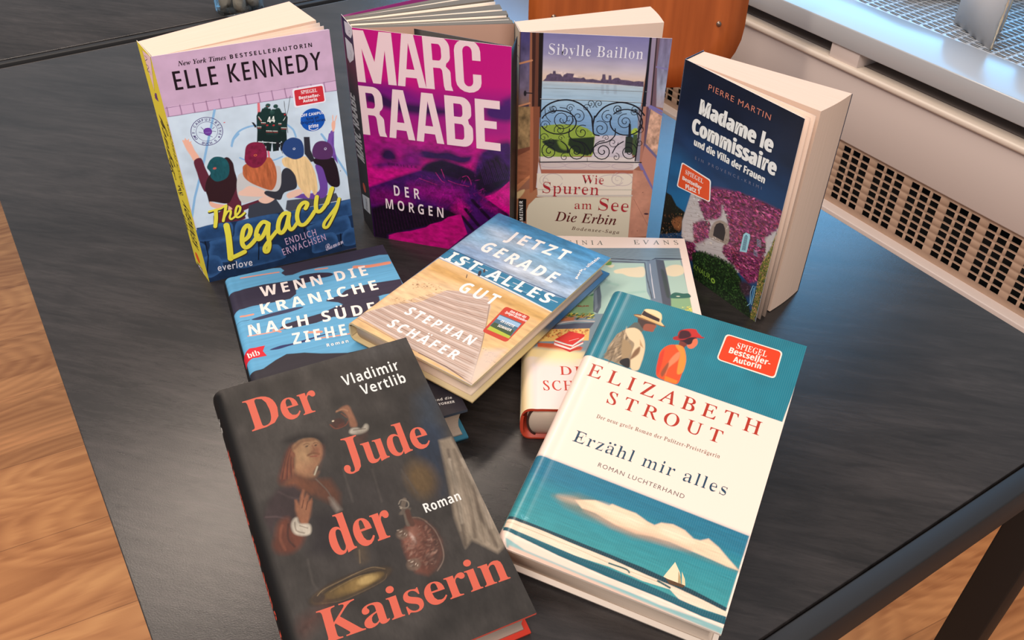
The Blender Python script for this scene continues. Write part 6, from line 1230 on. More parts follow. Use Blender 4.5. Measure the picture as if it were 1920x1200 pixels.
('T','SOMMER','sans_b',(250,246,240),(96.5,62),(108.2,62.9),(95.6,64.7),0,'cap',0,0,'red_badge')]
ART['evans']=[
('bg',(246,232,218)),
('p',(126,150,160),[(-10.4,198.4),(59,201.8),(139.1,204.9),(138.3,117.9),(136.9,53.3),(-7,48.2)],.2,0,1),
('p',(176,210,196),[(-10,178.6),(105.5,180.6),(104.1,140.3),(106,131.3),(104,110.9),(-8.3,106.8)],.3,0,1),
('p',(176,210,196),[(123,185),(137.7,186.3),(138.8,138.5),(123.2,136.4)],.3,0,1),
('l',(96,120,132),[(68.8,200.1),(103.6,202.9),(139.7,202)],.25,.2,0,1),
('l',(96,120,132),[(68.7,198.3),(103.5,200.8),(139.5,200.1)],.25,.2,0,1),
('l',(96,120,132),[(68.6,196.4),(103.3,198.7),(139.2,198.3)],.25,.2,0,1),
('l',(96,120,132),[(68.5,194.5),(103.1,196.7),(139,196.4)],.25,.2,0,1),
('l',(96,120,132),[(68.4,192.6),(102.9,194.7),(138.8,194.5)],.25,.2,0,1),
('l',(96,120,132),[(68.3,190.8),(102.7,192.6),(138.5,192.7)],.25,.2,0,1),
('l',(96,120,132),[(68.2,188.9),(102.5,190.6),(138.3,190.8)],.25,.2,0,1),
('l',(96,120,132),[(68.1,187.1),(102.4,188.6),(138.1,189)],.25,.2,0,1),
('p',(232,224,190),[(78.6,169),(86.5,172.5),(96.2,173.7),(104.5,174.8),(103.3,161.1),(91.3,160.7),(85,164.4),(79.3,165)],.6,1,1),
('p',(232,224,190),[(123.2,173.9),(130.6,179.1),(138.1,177.7),(138.2,167.2),(129.5,162.1),(122.3,165.8)],.6,1,1),
('p',(232,224,190),[(73.2,175.2),(79.1,177.1),(76.9,172.9)],.6,1,1),
('l',(150,196,180),[(57,158.6),(68.1,152.7),(80,148.5)],3,2,1,.6),
('l',(150,196,180),[(74.3,133.1),(83.8,136.5),(101.8,140.2)],3,2,1,.6),
('l',(52,56,72),[(71.9,186.4),(87.5,186),(111.8,184.6),(116,188.1),(138.9,188)],1.1,.2,0,1),
('l',(60,66,84),[(75.6,182.2),(105.6,181.4)],1,.2,0,1),
('p',(116,134,150),[(108.2,183.1),(115.4,187.1),(115.6,165.6),(116.4,128.7),(115.4,111.3),(107.2,111),(106.5,140.3)],.25,0,1),
('p',(84,92,104),[(115.9,187.1),(123,185.4),(123.7,161.1),(123.7,129),(122.6,111.5),(115.4,111.3),(115.7,157.7)],.25,0,1),
('l',(230,232,236),[(110.3,179.9),(109.7,152.7),(109.7,131.5)],.5,.2,0,1),
('p',(66,80,78),[(119.2,172.1),(122.3,165.8),(122.6,134.9),(119.8,134.8),(119.2,154.7)],.8,1,1),
('l',(80,90,100),[(106.1,181.4),(105.9,158.9),(107.4,131.4)],1,.2,0,1),
('p',(142,184,140),[(123.2,132),(139.1,134),(138.9,115),(135.4,92.5),(119.4,91.9)],.3,0,1),
('p',(52,108,96),[(123.7,136.5),(127.8,139.9),(134.2,138.7),(138.8,138.8),(139,133.3),(123.6,132)],.25,1,1),
('e',(210,224,200),(129.5,134.7),1.6,.7,0,.3,1),
('d',[(230,214,70),(240,226,100)],[(130.9,120.5),(138.5,122.2),(138.4,115),(132.9,114.8)],30,1.3,5,1,0,1),
('p',(140,178,130),[(29.9,130),(58.6,132.5),(58.2,106.4),(25.8,103.8)],.3,0,1),
('p',(84,136,96),[(54.9,132.4),(59.7,137.1),(58.6,132.5)],.3,0,1),
('p',(96,150,72),[(71.4,176.8),(73.6,181),(77,182),(76.2,177)],.4,1,1),
('d',[(60,80,40),(226,198,70),(90,110,50),(204,120,60)],[(36.7,109.1),(58.4,109.2),(58.1,103.5),(34.7,101.3)],110,1.4,6,2,30,1),
('p',(190,120,80),[(30.3,102.5),(42,104.4),(41.9,99.9),(30.2,98.3)],1,0,1),
('l',(150,84,52),[(43.8,118.7),(46.1,119.4),(48.8,117.7),(51.6,119),(54.3,118.8)],.45,.2,1,1),
('T','Roman','script_b',(150,70,50),(38.8,117.1),(54.5,118.2),(38.9,121.2),0,'cap',0,0,'subtitle_lettering'),
('p',(96,110,122),[(59.4,138.6),(65,148),(65.5,132.8),(64.3,118),(61.1,109.3),(57.6,112)],.3,0,1),
('p',(130,146,156),[(59.8,138.6),(62,141.7),(61.7,117.9),(59,112.1)],.3,0,1),
('l',(210,196,186),[(27.5,95.4),(41.8,99.4),(57.9,99.6)],1.2,.2,1,1),
('p',(84,90,106),[(21.2,92.5),(41.8,96.7),(57.8,97.9),(53.9,90.6),(18.5,87.6)],.3,0,1),
('p',(236,196,110),[(16.8,88.2),(53.9,90.6),(52.4,76),(9.8,73.2)],.3,0,1),
('d',[(190,92,56),(170,110,52),(214,130,70)],[(17.7,88.2),(53.9,90.6),(52.8,84.1),(15.9,77.4)],120,1.6,9,1,0,1),
('p',(200,92,56),[(12.4,72),(27.1,71.2),(47.7,68),(45.9,64.1),(35.5,62.4),(12.4,66.8)],.4,0,1),
('P',(196,44,44),[(24.7,69.8),(25.8,75.1),(39.5,65.1),(44.3,67.2),(46.1,69.3),(45.8,66.9),(37.2,61.8)],0,'artwork'),
('P',(240,228,220),[(25.4,73.8),(37.8,67.4),(48,74.6),(47.9,71.9),(37.6,64.4),(25.2,69.8)],0,'artwork'),
('P',(212,48,42),[(25.4,73.8),(37.8,67.7),(48.5,75.2),(48.4,74.1),(37.8,66.4),(25.4,72.4)],0,'artwork'),
('P',(212,48,42),[(25.8,76.2),(38.1,86.5),(49.6,82.9),(49.1,80.6),(39.6,70.3),(35.8,71.2)],0,'artwork'),
('P',(240,228,220),[(25.8,75.4),(35.7,70.8),(39.6,70.1),(49.1,79.9),(48.8,77.9),(39.5,68),(25.7,73.5)],0,'artwork'),
('L',(250,210,200),[(37.1,74.8),(44.7,78.2)],.4,0,'artwork'),
('p',(248,226,160),[(6.4,66.5),(47.5,61.5),(47,50.1),(1.4,48.5)],2.5,0,1),
('T','VIRGINIA','serif_i0',(84,96,90),(16.3,205.7),(71.2,207.1),(16.4,212.3),.35,'cap',0,0,'author_lettering'),
('T','EVANS','serif_i0',(84,96,90),(99,209.1),(139,210.1),(99.3,215.6),.42,'cap',0,0,'author_lettering'),
('p',(240,228,222),[(1.9,56.1),(50.9,54.1),(42.9,6.2),(1.5,-5.1)],1,0,1),
('p',(240,218,140),[(-1.7,87.1),(1.5,87.2),(5.6,-4.9),(-.9,-5.2)],6,0,1),
('p',(246,232,180),[(13.3,62.2),(47.4,59.6),(43.2,48.3),(10.7,50.8)],6,0,1),
('T','DIE','serif_i0',(196,58,40),(29,36.1),(54.5,36.3),(28.9,45.5),.12,'cap',.01,0,'title_lettering'),
('T','SCHREIBEN','serif_i0',(196,58,40),(16.6,19.2),(85.7,20.9),(16.4,29.3),.1,'cap',.01,0,'title_lettering')]
ART['strout']=[
('bg',(250,236,220)),
('p',(14,120,140),[(-9,217.6),(.8,218.4),(145.5,217.8),(142.3,148.8),(.3,152.7)],.15,0,1),
('n',.06,18,18,4,[(-9,217.6),(145.5,217.8),(142.3,148.8),(.3,152.7)],None,None),
('rib',[(.3,152.7),(142.3,148.8),(145.5,217.8),(-9,217.6)],.05),
('p',(70,50,46),[(26.9,195.7),(30,197.7),(38.8,196.9),(41,194.3),(40.7,188.1),(35.8,186.9),(32.3,188.5),(29,189.7)],.2,0,1),
('p',(150,84,62),[(33.8,192.9),(41,194.3),(41,191),(40.7,188.1),(37.2,187.4),(33.6,187.4)],.4,1,1),
('p',(86,96,92),[(22.3,182.9),(25.8,191.2),(28.7,192.3),(34.2,186.9),(33.4,184.6),(27.9,185.2),(24.6,182.5)],.2,0,1),
('p',(150,136,110),[(16.3,154),(15.7,165.6),(17.9,177.2),(22.1,183.5),(27.3,187),(32.1,185.4),(37.3,179.4),(40.2,172.5),(41.9,162.8),(41.7,152.7),(29.8,152.8)],.2,0,1),
('d',[(120,104,80),(96,84,66),(176,160,130),(140,124,96)],[(16.7,154.2),(17.3,172.9),(22.3,182.9),(28.7,170.7),(28.1,154.7)],90,1.5,5,4,70,.7),
('p',(226,208,168),[(22.3,182.9),(27.4,186.6),(32.8,185),(37.9,178.3),(40.7,170.1),(41.8,160.2),(41.6,153.1),(36.5,152.9),(33,164.5),(32,173.3),(26.7,176.6)],.4,1,1),
('p',(160,140,104),[(23.3,173.9),(29.2,172.2),(32.2,166.8),(30.9,158.5),(27.3,159.7)],.6,1,1),
('p',(180,150,104),[(34.5,178.3),(39.2,172.2),(36.1,173.6)],.4,0,1),
('p',(130,100,70),[(34,167.5),(36.5,172.4),(37.6,166.3),(33.7,159.5)],.6,1,1),
('p',(24,18,24),[(27.6,154.6),(28.9,158.3),(33,159.9),(35.4,153.1),(32,152.4)],.2,1,1),
('p',(120,84,56),[(23,197.7),(27.2,199.7),(35.7,199.9),(46.4,196.5),(46.9,195),(42.7,195),(35.1,195.5),(26.9,196)],.2,1,1),
('p',(232,208,150),[(28.7,198.5),(28.6,203.4),(29.9,206),(35.5,207.1),(40.7,206),(43,202),(43.4,198.7),(46.4,195.8),(41.3,195.9),(34.5,197.1)],.2,1,1),
('p',(50,34,38),[(28.3,199.7),(28.7,204.1),(31.4,203.1),(41.8,200.9),(42.3,197.9),(36.1,198.6)],.25,0,1),
('p',(240,224,176),[(29.7,205.2),(35.5,207.1),(41.2,205.5),(42.6,200.2),(41.1,201.3),(36.8,203.1),(31.2,203.7)],.3,1,1),
('p',(214,184,120),[(23.6,197.5),(29.7,198.8),(38.6,197.8),(45.7,195.5),(39.1,196.1),(30.3,197)],.3,1,1),
('p',(120,54,46),[(60.7,187.9),(65.1,190.3),(66.6,185.6),(65,182.3),(61.1,183.4)],.3,0,1),
('p',(50,22,34),[(59.4,188),(57.7,194.1),(59.7,197.6),(65,197.6),(71.2,194),(70.5,187.8),(68,186.1),(63.4,187.6)],.2,1,1),
('p',(226,120,84),[(69.3,191.9),(71.4,193.4),(73,189.4),(71.4,184.8),(68.7,183.5),(66.6,185.6),(69,187.8)],.25,1,1),
('p',(168,40,44),[(56.3,186.9),(57.7,190.7),(74.6,196.4),(74.5,195),(67.3,193.2),(62.5,188.6)],.2,1,1),
('p',(196,48,44),[(58.3,191.6),(58.3,195.7),(62.4,199.3),(68.1,201.1),(70.3,199),(74.3,195.9),(69,194.5),(62.1,190.2)],.2,1,1),
('p',(66,22,36),[(58.6,191.8),(59.1,196.3),(63.8,197.8),(66.8,195),(65.6,192.1),(60.3,189.1)],.5,1,1),
('p',(224,84,36),[(55.5,152.9),(53.2,158.3),(51.9,166.8),(51,172.9),(53.1,179),(57.2,182.5),(64.2,183.3),(67.8,178.2),(70.1,171.3),(70.5,161.3),(69.9,152.1),(62,151.7)],.2,1,1),
('p',(240,150,60),[(59.2,182.7),(64.2,183.3),(67.8,178.2),(70.1,171.3),(70.6,162.6),(67.4,160.1),(65.4,169.5),(64.2,176.8)],.4,1,1),
('p',(232,140,96),[(59.1,167),(61.4,175.7),(63.8,177.9),(64.7,171.8),(60.5,162.4),(60.5,156.1)],.5,1,1),
('p',(150,80,50),[(57.4,161.2),(59.1,167),(60.1,162.3),(59.1,154.3),(57,156)],.5,1,1),
('p',(236,130,40),[(60.3,155.4),(69.6,154.7),(69.4,151.9),(61.1,151.3)],.3,0,1),
('p',(214,60,36),[(55.3,154),(52.9,159.4),(51.7,169.2),(53,176.3),(54.7,167.8),(55.5,160.5)],.5,1,1),
('g',[(58.6,(24,112,146)),(44,(36,136,152)),(13.7,(56,152,156)),(6,(66,158,160))],[(1.1,67.1),(142.8,63.4),(142.3,6.4),(.9,12.7)]),
('p',(28,118,146),[(1.1,67.1),(142.8,63.4),(142.3,49.9),(3.3,56.4)],2,0,.8),
('d',[(110,180,190),(60,140,160)],[(4.5,25.2),(27,23.4),(27.4,22.4),(5.9,22)],14,.8,3,3,-20,.5),
('p',(110,130,120),[(23.3,43.4),(29,46.4),(37.9,50),(46.9,49.9),(59.4,46.4),(83,41.7),(115.3,39.9),(139.7,40.9),(142.9,40.1),(115.3,39.9),(94.5,39.4),(78.4,36.2),(67.1,37.5),(47.1,37.7),(33,39.3)],2.5,0,.9),
('p',(240,214,180),[(37.2,45.9),(44,48.7),(49,50.5),(58.1,50.2),(59.6,52),(66.4,51.7),(75.2,51.7),(83.7,49.1),(88.2,48.6),(91.5,51.7),(98.5,53.4),(106.2,52.4),(112.5,49.1),(116.6,49.6),(120.9,52.6),(128,49.7),(134.3,45.5),(142.9,40.1),(135.9,39.9),(125.4,40.7),(112.9,41.2),(100.1,41.7),(89.7,40.9),(79.6,39.1),(66.3,39.6),(52.1,42.2),(43.1,42.2)],.6,0,1),
('p',(196,160,134),[(45.5,41.9),(61.7,40.1),(79.2,40.1),(91.6,41.7),(112.7,41.7),(100.7,39.6),(84,38.6),(64.8,37.8)],2.5,0,.8),
('p',(250,230,200),[(51.6,49.4),(64.8,49.9),(80.9,47.9),(77.8,44.3),(64.4,44.8),(52.8,46.2)],2.5,1,.8),
('p',(250,230,200),[(93.3,49.5),(103.4,51.3),(113.2,47.1),(103.2,45.3),(94.3,46.3)],2,1,.8),
('p',(224,190,160),[(26.3,44.6),(36.8,46.8),(44.3,45.1),(38,43.8),(29.1,43.3)],2,1,.6),
('P',(242,226,190),[(106.9,30.9),(111.4,25.8),(114.7,18.4),(112.7,18.4),(103.2,19.7)],0,'artwork'),
('P',(176,160,120),[(110.3,26.5),(112.7,23),(114.8,18.2),(112.5,18.3)],0,'artwork'),
('P',(236,214,170),[(112.3,26.8),(115.3,23),(116.7,19.2),(114.9,18.5)],0,'artwork'),
('P',(90,66,44),[(104.2,19.3),(116.6,19.4),(115.5,17.6),(108,16.9)],0,'artwork'),
('p',(16,58,72),[(2.3,21.1),(47,20.9),(90.2,20.4),(121.8,18.6),(142.5,16),(142.2,13.7),(121,14.5),(91.6,16.5),(48.2,17.9),(2.2,18.7)],.25,0,1),
('p',(238,222,196),[(2.1,19),(25.4,19.2),(48,18.4),(69.8,18.2),(91.4,17),(112.3,16.3),(127.8,15.2),(143.2,13.6),(143.5,10.9),(128.4,10.1),(116.4,9.9),(109,13.8),(92.9,12.6),(71.6,13.2),(50.5,11.9),(28.2,12.6),(2.3,13.3)],.25,0,1),
('l',(176,170,140),[(2.4,16.9),(48.7,16.4),(70.9,15.2),(102.3,15.4)],.5,.3,0,.7),
('l',(40,92,96),[(70.9,15.2),(81.3,15.6),(83.9,14.4)],1,.4,1,1),
('l',(30,84,92),[(101.1,16),(108.7,14.8)],1.2,.5,1,1),
('p',(24,92,108),[(2.3,13.3),(28.3,12.3),(50.5,11.9),(71.9,12.3),(93.2,11.6),(114.1,10.5),(128.5,9.6),(143.5,10.9),(144.3,6.1),(129.9,4.9),(105.4,5.8),(74.1,6.4),(41.9,6.1),(3,10.5)],.25,0,1),
('p',(248,232,214),[(2.6,11),(41.1,8),(73.9,6.9),(105.1,6.8),(130.6,5.7),(143.8,6.1),(143.9,4),(116.8,2.1),(86.1,2.1),(54.3,2.1),(6.5,5.4)],.25,0,1),
('p',(140,190,190),[(6.5,6.6),(30.9,6.1),(74.9,4),(106.4,3),(126.2,3.9),(143.9,4),(143.6,-.2),(118,-1.7),(76.7,-.7),(33.3,.2),(10.1,1)],.6,0,1),
('p',(244,222,204),[(5.6,7.4),(24.4,8.1),(63.6,6),(95.2,5.9),(93.8,3.7),(60.4,3),(20.8,3.7)],.6,0,1),
('p',(226,196,176),[(11.1,2.6),(43.5,2.2),(86.4,1.2),(142.1,.2),(142.9,-2.6),(87.4,-1.7),(11,.2)],.8,0,1),
('n',.05,10,1,9,[(1.1,67.1),(142.8,63.4),(142.6,-1.6),(1.8,10.6)],None,None),
('rib',[(1.4,11.7),(142.3,6.4),(142.8,63.4),(1.1,67.1)],.04),
('RR',(248,236,222),[(89.1,205.3),(129.5,204.5),(129.8,180),(88.8,181.3)],3.4,'red_badge',None),
('RR',(226,66,24),[(90.2,204.4),(128.5,203.6),(128.9,181.2),(89.6,182.1)],2.9,'red_badge',None),
('T','SPIEGEL','serif_b',(252,240,228),(98.9,195.6),(120,195.6),(98.3,200.7),0,'cap',-.01,0,'red_badge'),
('T','Bestseller-','sans_b',(252,240,228),(95,189.9),(123.9,189.4),(94.6,195),.03,'cap',.03,0,'red_badge'),
('T','Autorin','sans_b',(252,240,228),(99.8,183.6),(118.9,184.5),(99.3,188.3),.03,'cap',.03,0,'red_badge'),
('T','ELIZABETH','serif_i0',(178,52,34),(9.9,136.3),(130.8,133.2),(10.1,146.9),.26,'cap',.01,0,'author_lettering'),
('T','STROUT','serif_i0',(178,52,34),(30,120.3),(109.1,118.1),(29.9,130),.3,'cap',.01,0,'author_lettering'),
('T','Der neue große Roman der Pulitzer-Preisträgerin','serif_b',(120,88,72),(28.4,106.7),(111.9,107.6),(28.5,109.6),.05,'cap',-.02,0,'subtitle_lettering'),
('T','Erzähl mir alles','serif_b',(34,72,98),(19.9,84.5),(122.4,83.7),(19.3,93.1),.05,'cap',-.03,0,'title_lettering'),
('T','ROMAN LUCHTERHAND','sans',(110,104,104),(41.9,73.1),(99.3,72.1),(42.1,76.1),.1,'cap',-0,0,'subtitle_lettering')]
ART['jude']=[
('bg',(66,60,56)),
('n',.22,26,26,5,None,None,None),
('e',(88,82,78),(65,231.4),40,14,0,16,.8),
('e',(86,82,80),(118.5,217.9),24,12,0,12,.7),
('e',(48,44,42),(116.5,157.7),10,30,0,12,.8),
('p',(58,70,84),[(125.2,166),(136.8,171.2),(138,154.2),(126.6,120.4),(114.8,118.6),(115.7,135.5)],6,0,.8),
('p',(60,54,52),[(50.3,135.5),(97,117.1),(83.7,52.3),(37,71.3)],14,0,1),
('p',(40,52,70),[(124.3,145.9),(132.9,135.8),(122.6,107.1),(116.8,89.5),(108.5,90.4),(112.4,106.1),(109.7,124.9)],4,0,.9),
('e',(110,84,50),(106.9,105.7),9,13,0,8,.85),
('p',(156,138,118),[(127.2,128.6),(135.5,128.1),(137,101.4),(139.9,71.9),(139,45.5),(131,42),(125.5,48.7),(119.9,55.4),(114.3,52.1),(115.6,73.3),(120.3,93),(123.5,109.3)],1.2,0,1),
('l',(100,86,74),[(129.9,119.7),(125.7,98.3),(120,76.3),(115.1,54)],2.2,1.6,1,.8),
('l',(120,104,88),[(133.8,118.2),(132.4,95.7),(128.3,75.4),(122.6,56.7)],2.2,1.6,1,.8),
('l',(186,168,148),[(135.9,109.6),(136.4,84.2),(134.2,58.9)],2.2,1.6,1,.8),
('l',(190,172,150),[(128.2,112.6),(124.6,91.4),(119,68.5)],2.2,1.6,1,.8),
('l',(110,94,80),[(135.3,89.6),(131.2,67.1),(132.7,45.8)],2.2,1.6,1,.8),
('l',(176,158,138),[(136.1,99.3),(137.1,73.1),(137.1,50.8)],2.2,1.6,1,.8),
('l',(176,158,136),[(127.2,112.9),(120.6,85.6),(116,63.9)],1.1,1,1,.45),
('l',(118,102,86),[(128.8,110.8),(122.8,83.5),(118.2,61.4)],1.1,1,1,.45),
('l',(176,158,136),[(130.4,108.6),(125,81.5),(120.3,58.9)],1.1,1,1,.45),
('l',(118,102,86),[(131.9,106.5),(127.2,79.4),(122.5,56.5)],1.1,1,1,.45),
('l',(176,158,136),[(133.5,104.3),(129.3,77.3),(124.6,54)],1.1,1,1,.45),
('l',(118,102,86),[(135.1,102.2),(131.5,75.3),(126.7,51.6)],1.1,1,1,.45),
('l',(176,158,136),[(136.6,100.1),(133.7,73.2),(128.9,49.1)],1.1,1,1,.45),
('l',(118,102,86),[(138.2,97.9),(135.8,71.2),(131,46.7)],1.1,1,1,.45),
('l',(176,158,136),[(139.7,95.8),(138,69.1),(133.1,44.3)],1.1,1,1,.45),
('n',.08,2.5,9,66,[(127.2,128.6),(137,101.4),(139,45.5),(125.5,48.7),(114.3,52.1),(120.3,93)],None,None),
('p',(36,30,30),[(33.9,164),(41.3,165.5),(49.7,164.4),(57.8,159.1),(58.4,152.3),(56,150.1),(54.3,156.1),(45.3,161.2),(38.1,160.2)],2.5,1,1),
('p',(96,48,36),[(35.5,157),(39.6,159.6),(39.9,154.2),(36.3,143),(33.7,137.9),(25.9,133.9),(24.4,137.5),(29.6,147.7),(32.9,153.7)],2,1,1),
('l',(126,66,46),[(36.5,157.6),(31.2,149.1),(25.7,138)],.9,.8,1,.6),
('l',(80,40,32),[(36.7,157.1),(31.8,148.9),(26.6,137.6)],.9,.8,1,.6),
('l',(150,88,60),[(36.9,156.6),(32.3,148.7),(27.5,137.2)],.9,.8,1,.6),
('l',(126,66,46),[(37.1,156.1),(32.8,148.5),(28.4,136.9)],.9,.8,1,.6),
('l',(80,40,32),[(37.3,155.6),(33.4,148.3),(29.3,136.5)],.9,.8,1,.6),
('l',(150,88,60),[(37.5,155.1),(33.9,148.1),(30.3,136.2)],.9,.8,1,.6),
('l',(126,66,46),[(37.7,154.6),(34.5,147.9),(31.2,135.8)],.9,.8,1,.6),
('l',(80,40,32),[(37.9,154.1),(35,147.7),(32.1,135.5)],.9,.8,1,.6),
('l',(150,88,60),[(38.2,153.6),(35.5,147.5),(33,135.1)],.9,.8,1,.6),
('l',(126,66,46),[(38.4,153.1),(36.1,147.3),(33.9,134.7)],.9,.8,1,.6),
('p',(168,122,86),[(38.2,157),(41.5,160),(46.9,160.9),(53.2,158.5),(55.7,153.4),(54.5,146.4),(51,140.4),(45.6,135.2),(44.8,132.5),(39.2,133.7),(35.3,139.3),(37.9,148.6)],1,1,1),
('p',(190,146,106),[(44.6,158.8),(51.1,157.3),(51.6,152.8),(46.6,153.7)],3,1,.8),
('p',(150,84,62),[(50.8,153.1),(55.5,151.3),(52.8,143.8),(49.6,146.2)],3,1,.7),
('p',(196,156,112),[(41.4,153.6),(46.1,151.8),(45.2,142.7),(41.3,141.1),(39.3,146)],4,1,.7),
('l',(126,78,52),[(45.9,148.1),(49.1,148.7),(52.5,146.6)],1.6,.9,1,.8),
('l',(150,70,56),[(47,146.7),(50.8,145.7)],.9,.6,0,.8),
('l',(120,80,56),[(45.6,156.7),(47.4,157),(49,155.8)],.6,.6,1,.8),
('l',(120,80,56),[(51.5,155.5),(53.1,155.7),(54.2,154.6)],.6,.6,1,.8),
('e',(70,48,40),(47.1,154.9),1,.5,10,.5,.9),
('e',(70,48,40),(52.5,153.6),.9,.5,10,.5,.9),
('l',(140,88,62),[(50.4,154.2),(50.7,150.4),(48.9,150.1)],.9,.9,1,.7),
('p',(150,96,72),[(40.7,144.9),(44.9,141.7),(50.1,141.8),(45.6,135.2),(41,137)],4,1,.5),
('l',(130,88,62),[(39.6,156.4),(44.8,159.5),(52.3,158.2)],2,1.2,1,.7),
('e',(140,84,60),(37.2,152.1),1.4,2.2,0,.8,1),
('p',(150,106,76),[(35.8,141.1),(45.1,133.4),(48.7,134),(44.3,130.7),(37.2,132.4),(34.4,137.6)],1.6,1,.8),
('l',(190,176,150),[(45.8,133.1),(49,138)],1,.6,0,1),
('p',(150,100,74),[(77.4,159.2),(78,166.8),(75.6,173.4),(71.9,173.4),(76.4,176),(80.9,175.8),(81.8,169.9),(81.8,158.6)],.8,1,1),
('l',(170,120,90),[(72.6,174),(76.7,174.1),(79.2,172)],1.2,.5,1,1),
('l',(120,70,52),[(74.9,171.4),(77.2,167.1)],.8,.4,0,1),
('p',(190,178,160),[(75.2,155.1),(77.3,157.6),(81.2,156.9),(83.4,155.2),(86.9,157.8),(88.3,155.9),(86.5,152.4),(82.1,151.3),(77.9,152.4)],.8,1,1),
('l',(120,104,90),[(78.2,156.1),(85.8,154.3)],.6,.4,0,1),
('p',(84,56,48),[(76.8,151.7),(85.8,151.5),(81.3,143.4),(76.8,146.3)],2.5,0,1),
('e',(72,44,38),(70.6,164.6),4.6,3.8,15,1.5,1),
('l',(120,64,48),[(65.5,165.5),(68.2,161.1),(74.5,161.4),(77.1,163.8)],.8,.5,1,1),
('e',(240,220,190),(68.1,167.5),.7,.6,0,.5,1),
('e',(100,50,40),(72.1,162.4),2.4,1.4,20,1.2,.8),
('p',(104,62,44),[(25.2,133),(34.7,138.5),(42.8,131),(53.8,126.6),(56.3,114.7),(52.7,103.1),(48.9,110.5),(42.1,118),(36.4,122.6)],2.2,0,1),
('p',(130,76,50),[(29.1,132.7),(35.5,133.9),(43.4,125.9),(38.2,121.9)],3,1,.8),
('p',(62,46,48),[(9.8,115.6),(14.3,125.4),(22.8,131.6),(32.4,130.2),(37.9,120.8),(36.6,109.5),(30.1,107.5),(24.8,106.1),(21,110),(15.2,110),(11.5,103.5)],2,0,1),
('l',(90,70,70),[(10.8,115.7),(17,113.3),(22.7,109.3)],1.2,.8,1,.8),
('l',(84,66,66),[(22.2,129.4),(29.2,121.9),(37.3,118.7)],1.4,1,1,.7),
('p',(108,56,40),[(12.3,101),(16.9,109.3),(23,110.3),(23.7,102),(29,96.5),(25.2,90.2),(18.7,87.4),(11.8,90.1),(9.9,95.3)],2,1,1),
('l',(140,78,56),[(18.1,106.5),(15.1,98.8),(15.8,90.7)],1.6,1,1,.8),
('l',(70,38,32),[(21.9,106.2),(19.4,97),(21.5,90.6)],1.2,.8,1,.8),
('p',(46,40,42),[(34.8,110.2),(52.7,103.1),(54.7,83.9),(38.8,77.1),(27.3,83.9),(32.5,95.1)],5,0,1),
('p',(164,104,74),[(28.3,108.2),(28.4,113.9),(29.8,120.5),(30.8,120),(31.4,116.3),(33.6,121.9),(36.2,125.7),(37,124.8),(35.3,119.5),(37.7,122.1),(38.4,120),(37.1,116.4),(39.5,117.8),(39.3,115.5),(36.9,110.6),(34.5,105.7),(32.5,101.9),(28.8,102.8)],.8,0,1),
('p',(190,128,92),[(30.8,115.3),(36,114.4),(33.9,107.1),(29.9,108.7)],3,1,.6),
('l',(110,64,46),[(34.7,118.5),(32.3,113.6)],.6,.4,0,1),
('l',(110,64,46),[(36.6,116.5),(34.2,111.6)],.6,.4,0,1),
('p',(206,192,172),[(23.2,104.5),(25.4,108.2),(27.9,108.4),(28.2,104.2),(33.3,101.6),(33.4,97.6),(31.4,95),(26.9,96),(23.4,99.3)],.8,1,1),
('l',(140,124,108),[(25.7,105.8),(25.2,100.3),(29.1,97)],.8,.5,1,.8),
('l',(150,134,118),[(27.8,102.7),(31.7,99.4)],.6,.4,0,1),
('p',(150,136,124),[(49.6,114.4),(51.3,113.1),(53.9,103.8),(50.8,103.3),(49.5,109.1)],1.5,0,1),
('l',(120,104,92),[(45.6,129.9),(49.7,119.7),(51.1,110.8)],.8,.5,1,.7),
('l',(88,80,74),[(26.2,80),(24.9,65.6),(26.6,58.7)],1.2,1.2,0,.5),
('l',(88,80,74),[(63.3,130.4),(61.9,106.5)],1.2,1.2,0,.5),
('l',(88,80,74),[(80.1,123.8),(78.3,100)],1.2,1.2,0,.5),
('l',(88,80,74),[(97,117.1),(100.5,97.2)],1.2,1.2,0,.5),
('p',(104,84,62),[(59.4,92.3),(64.8,90.2),(60.9,81.5),(58.1,67.1),(54.9,66.2),(54.1,73),(58.9,84.5)],3,0,.6),
('l',(120,100,76),[(55.7,74.6),(53.6,66.7)],.8,.6,0,1),
('e',(62,50,42),(44.5,55.3),25,7.2,2,1.2,1),
('e',(88,70,50),(44.5,55.3),24,6.2,2,.8,.8),
('e',(58,46,36),(46,55.3),19.5,4.9,2,.8,1),
('e',(112,88,52),(45.8,54.8),18,4.2,2,1,1),
('e',(150,118,66),(49.2,54.9),13,3.2,2,1.6,.9),
('e',(212,176,110),(54.2,55.3),5.5,2.4,0,1.6,.9),
('e',(66,52,42),(25.4,55.1),3.6,2.6,0,.8,1),
('l',(150,124,90),[(25.1,56.7),(29.6,59),(39.4,60.2),(49.4,61.4),(59.2,61.4),(65.7,57.7)],.45,.4,1,.8),
('l',(120,98,72),[(26.3,51.4),(35.9,48.9),(49.3,49.4),(62.6,51.3),(65.7,54.3)],.45,.4,1,.7),
('l',(160,132,90),[(32.5,56.3),(40.6,57.9),(50.6,59.1),(60.6,56.9)],.35,.3,1,.6),
('p',(118,70,56),[(81.3,73.3),(83.6,76.9),(86.9,79),(91,83.1),(93.6,81.5),(98.4,77.8),(101.9,70.7),(102.9,62.3),(100.3,53.3),(94.7,46.8),(87.7,44.3),(81.5,48.9),(79.9,58.2),(80,67)],1.4,0,1),
('p',(70,52,46),[(98.1,76.8),(102.7,64.6),(100.5,53.2),(93.5,46.2),(90.4,54),(96.6,64.8)],4,1,.8),
('p',(176,120,100),[(86.3,75.8),(90.6,76.3),(90.2,69.7),(87.1,64.2),(84.3,67.5)],3,1,.8),
('e',(214,180,164),(87.5,70.2),1,3.2,10,1.2,1),
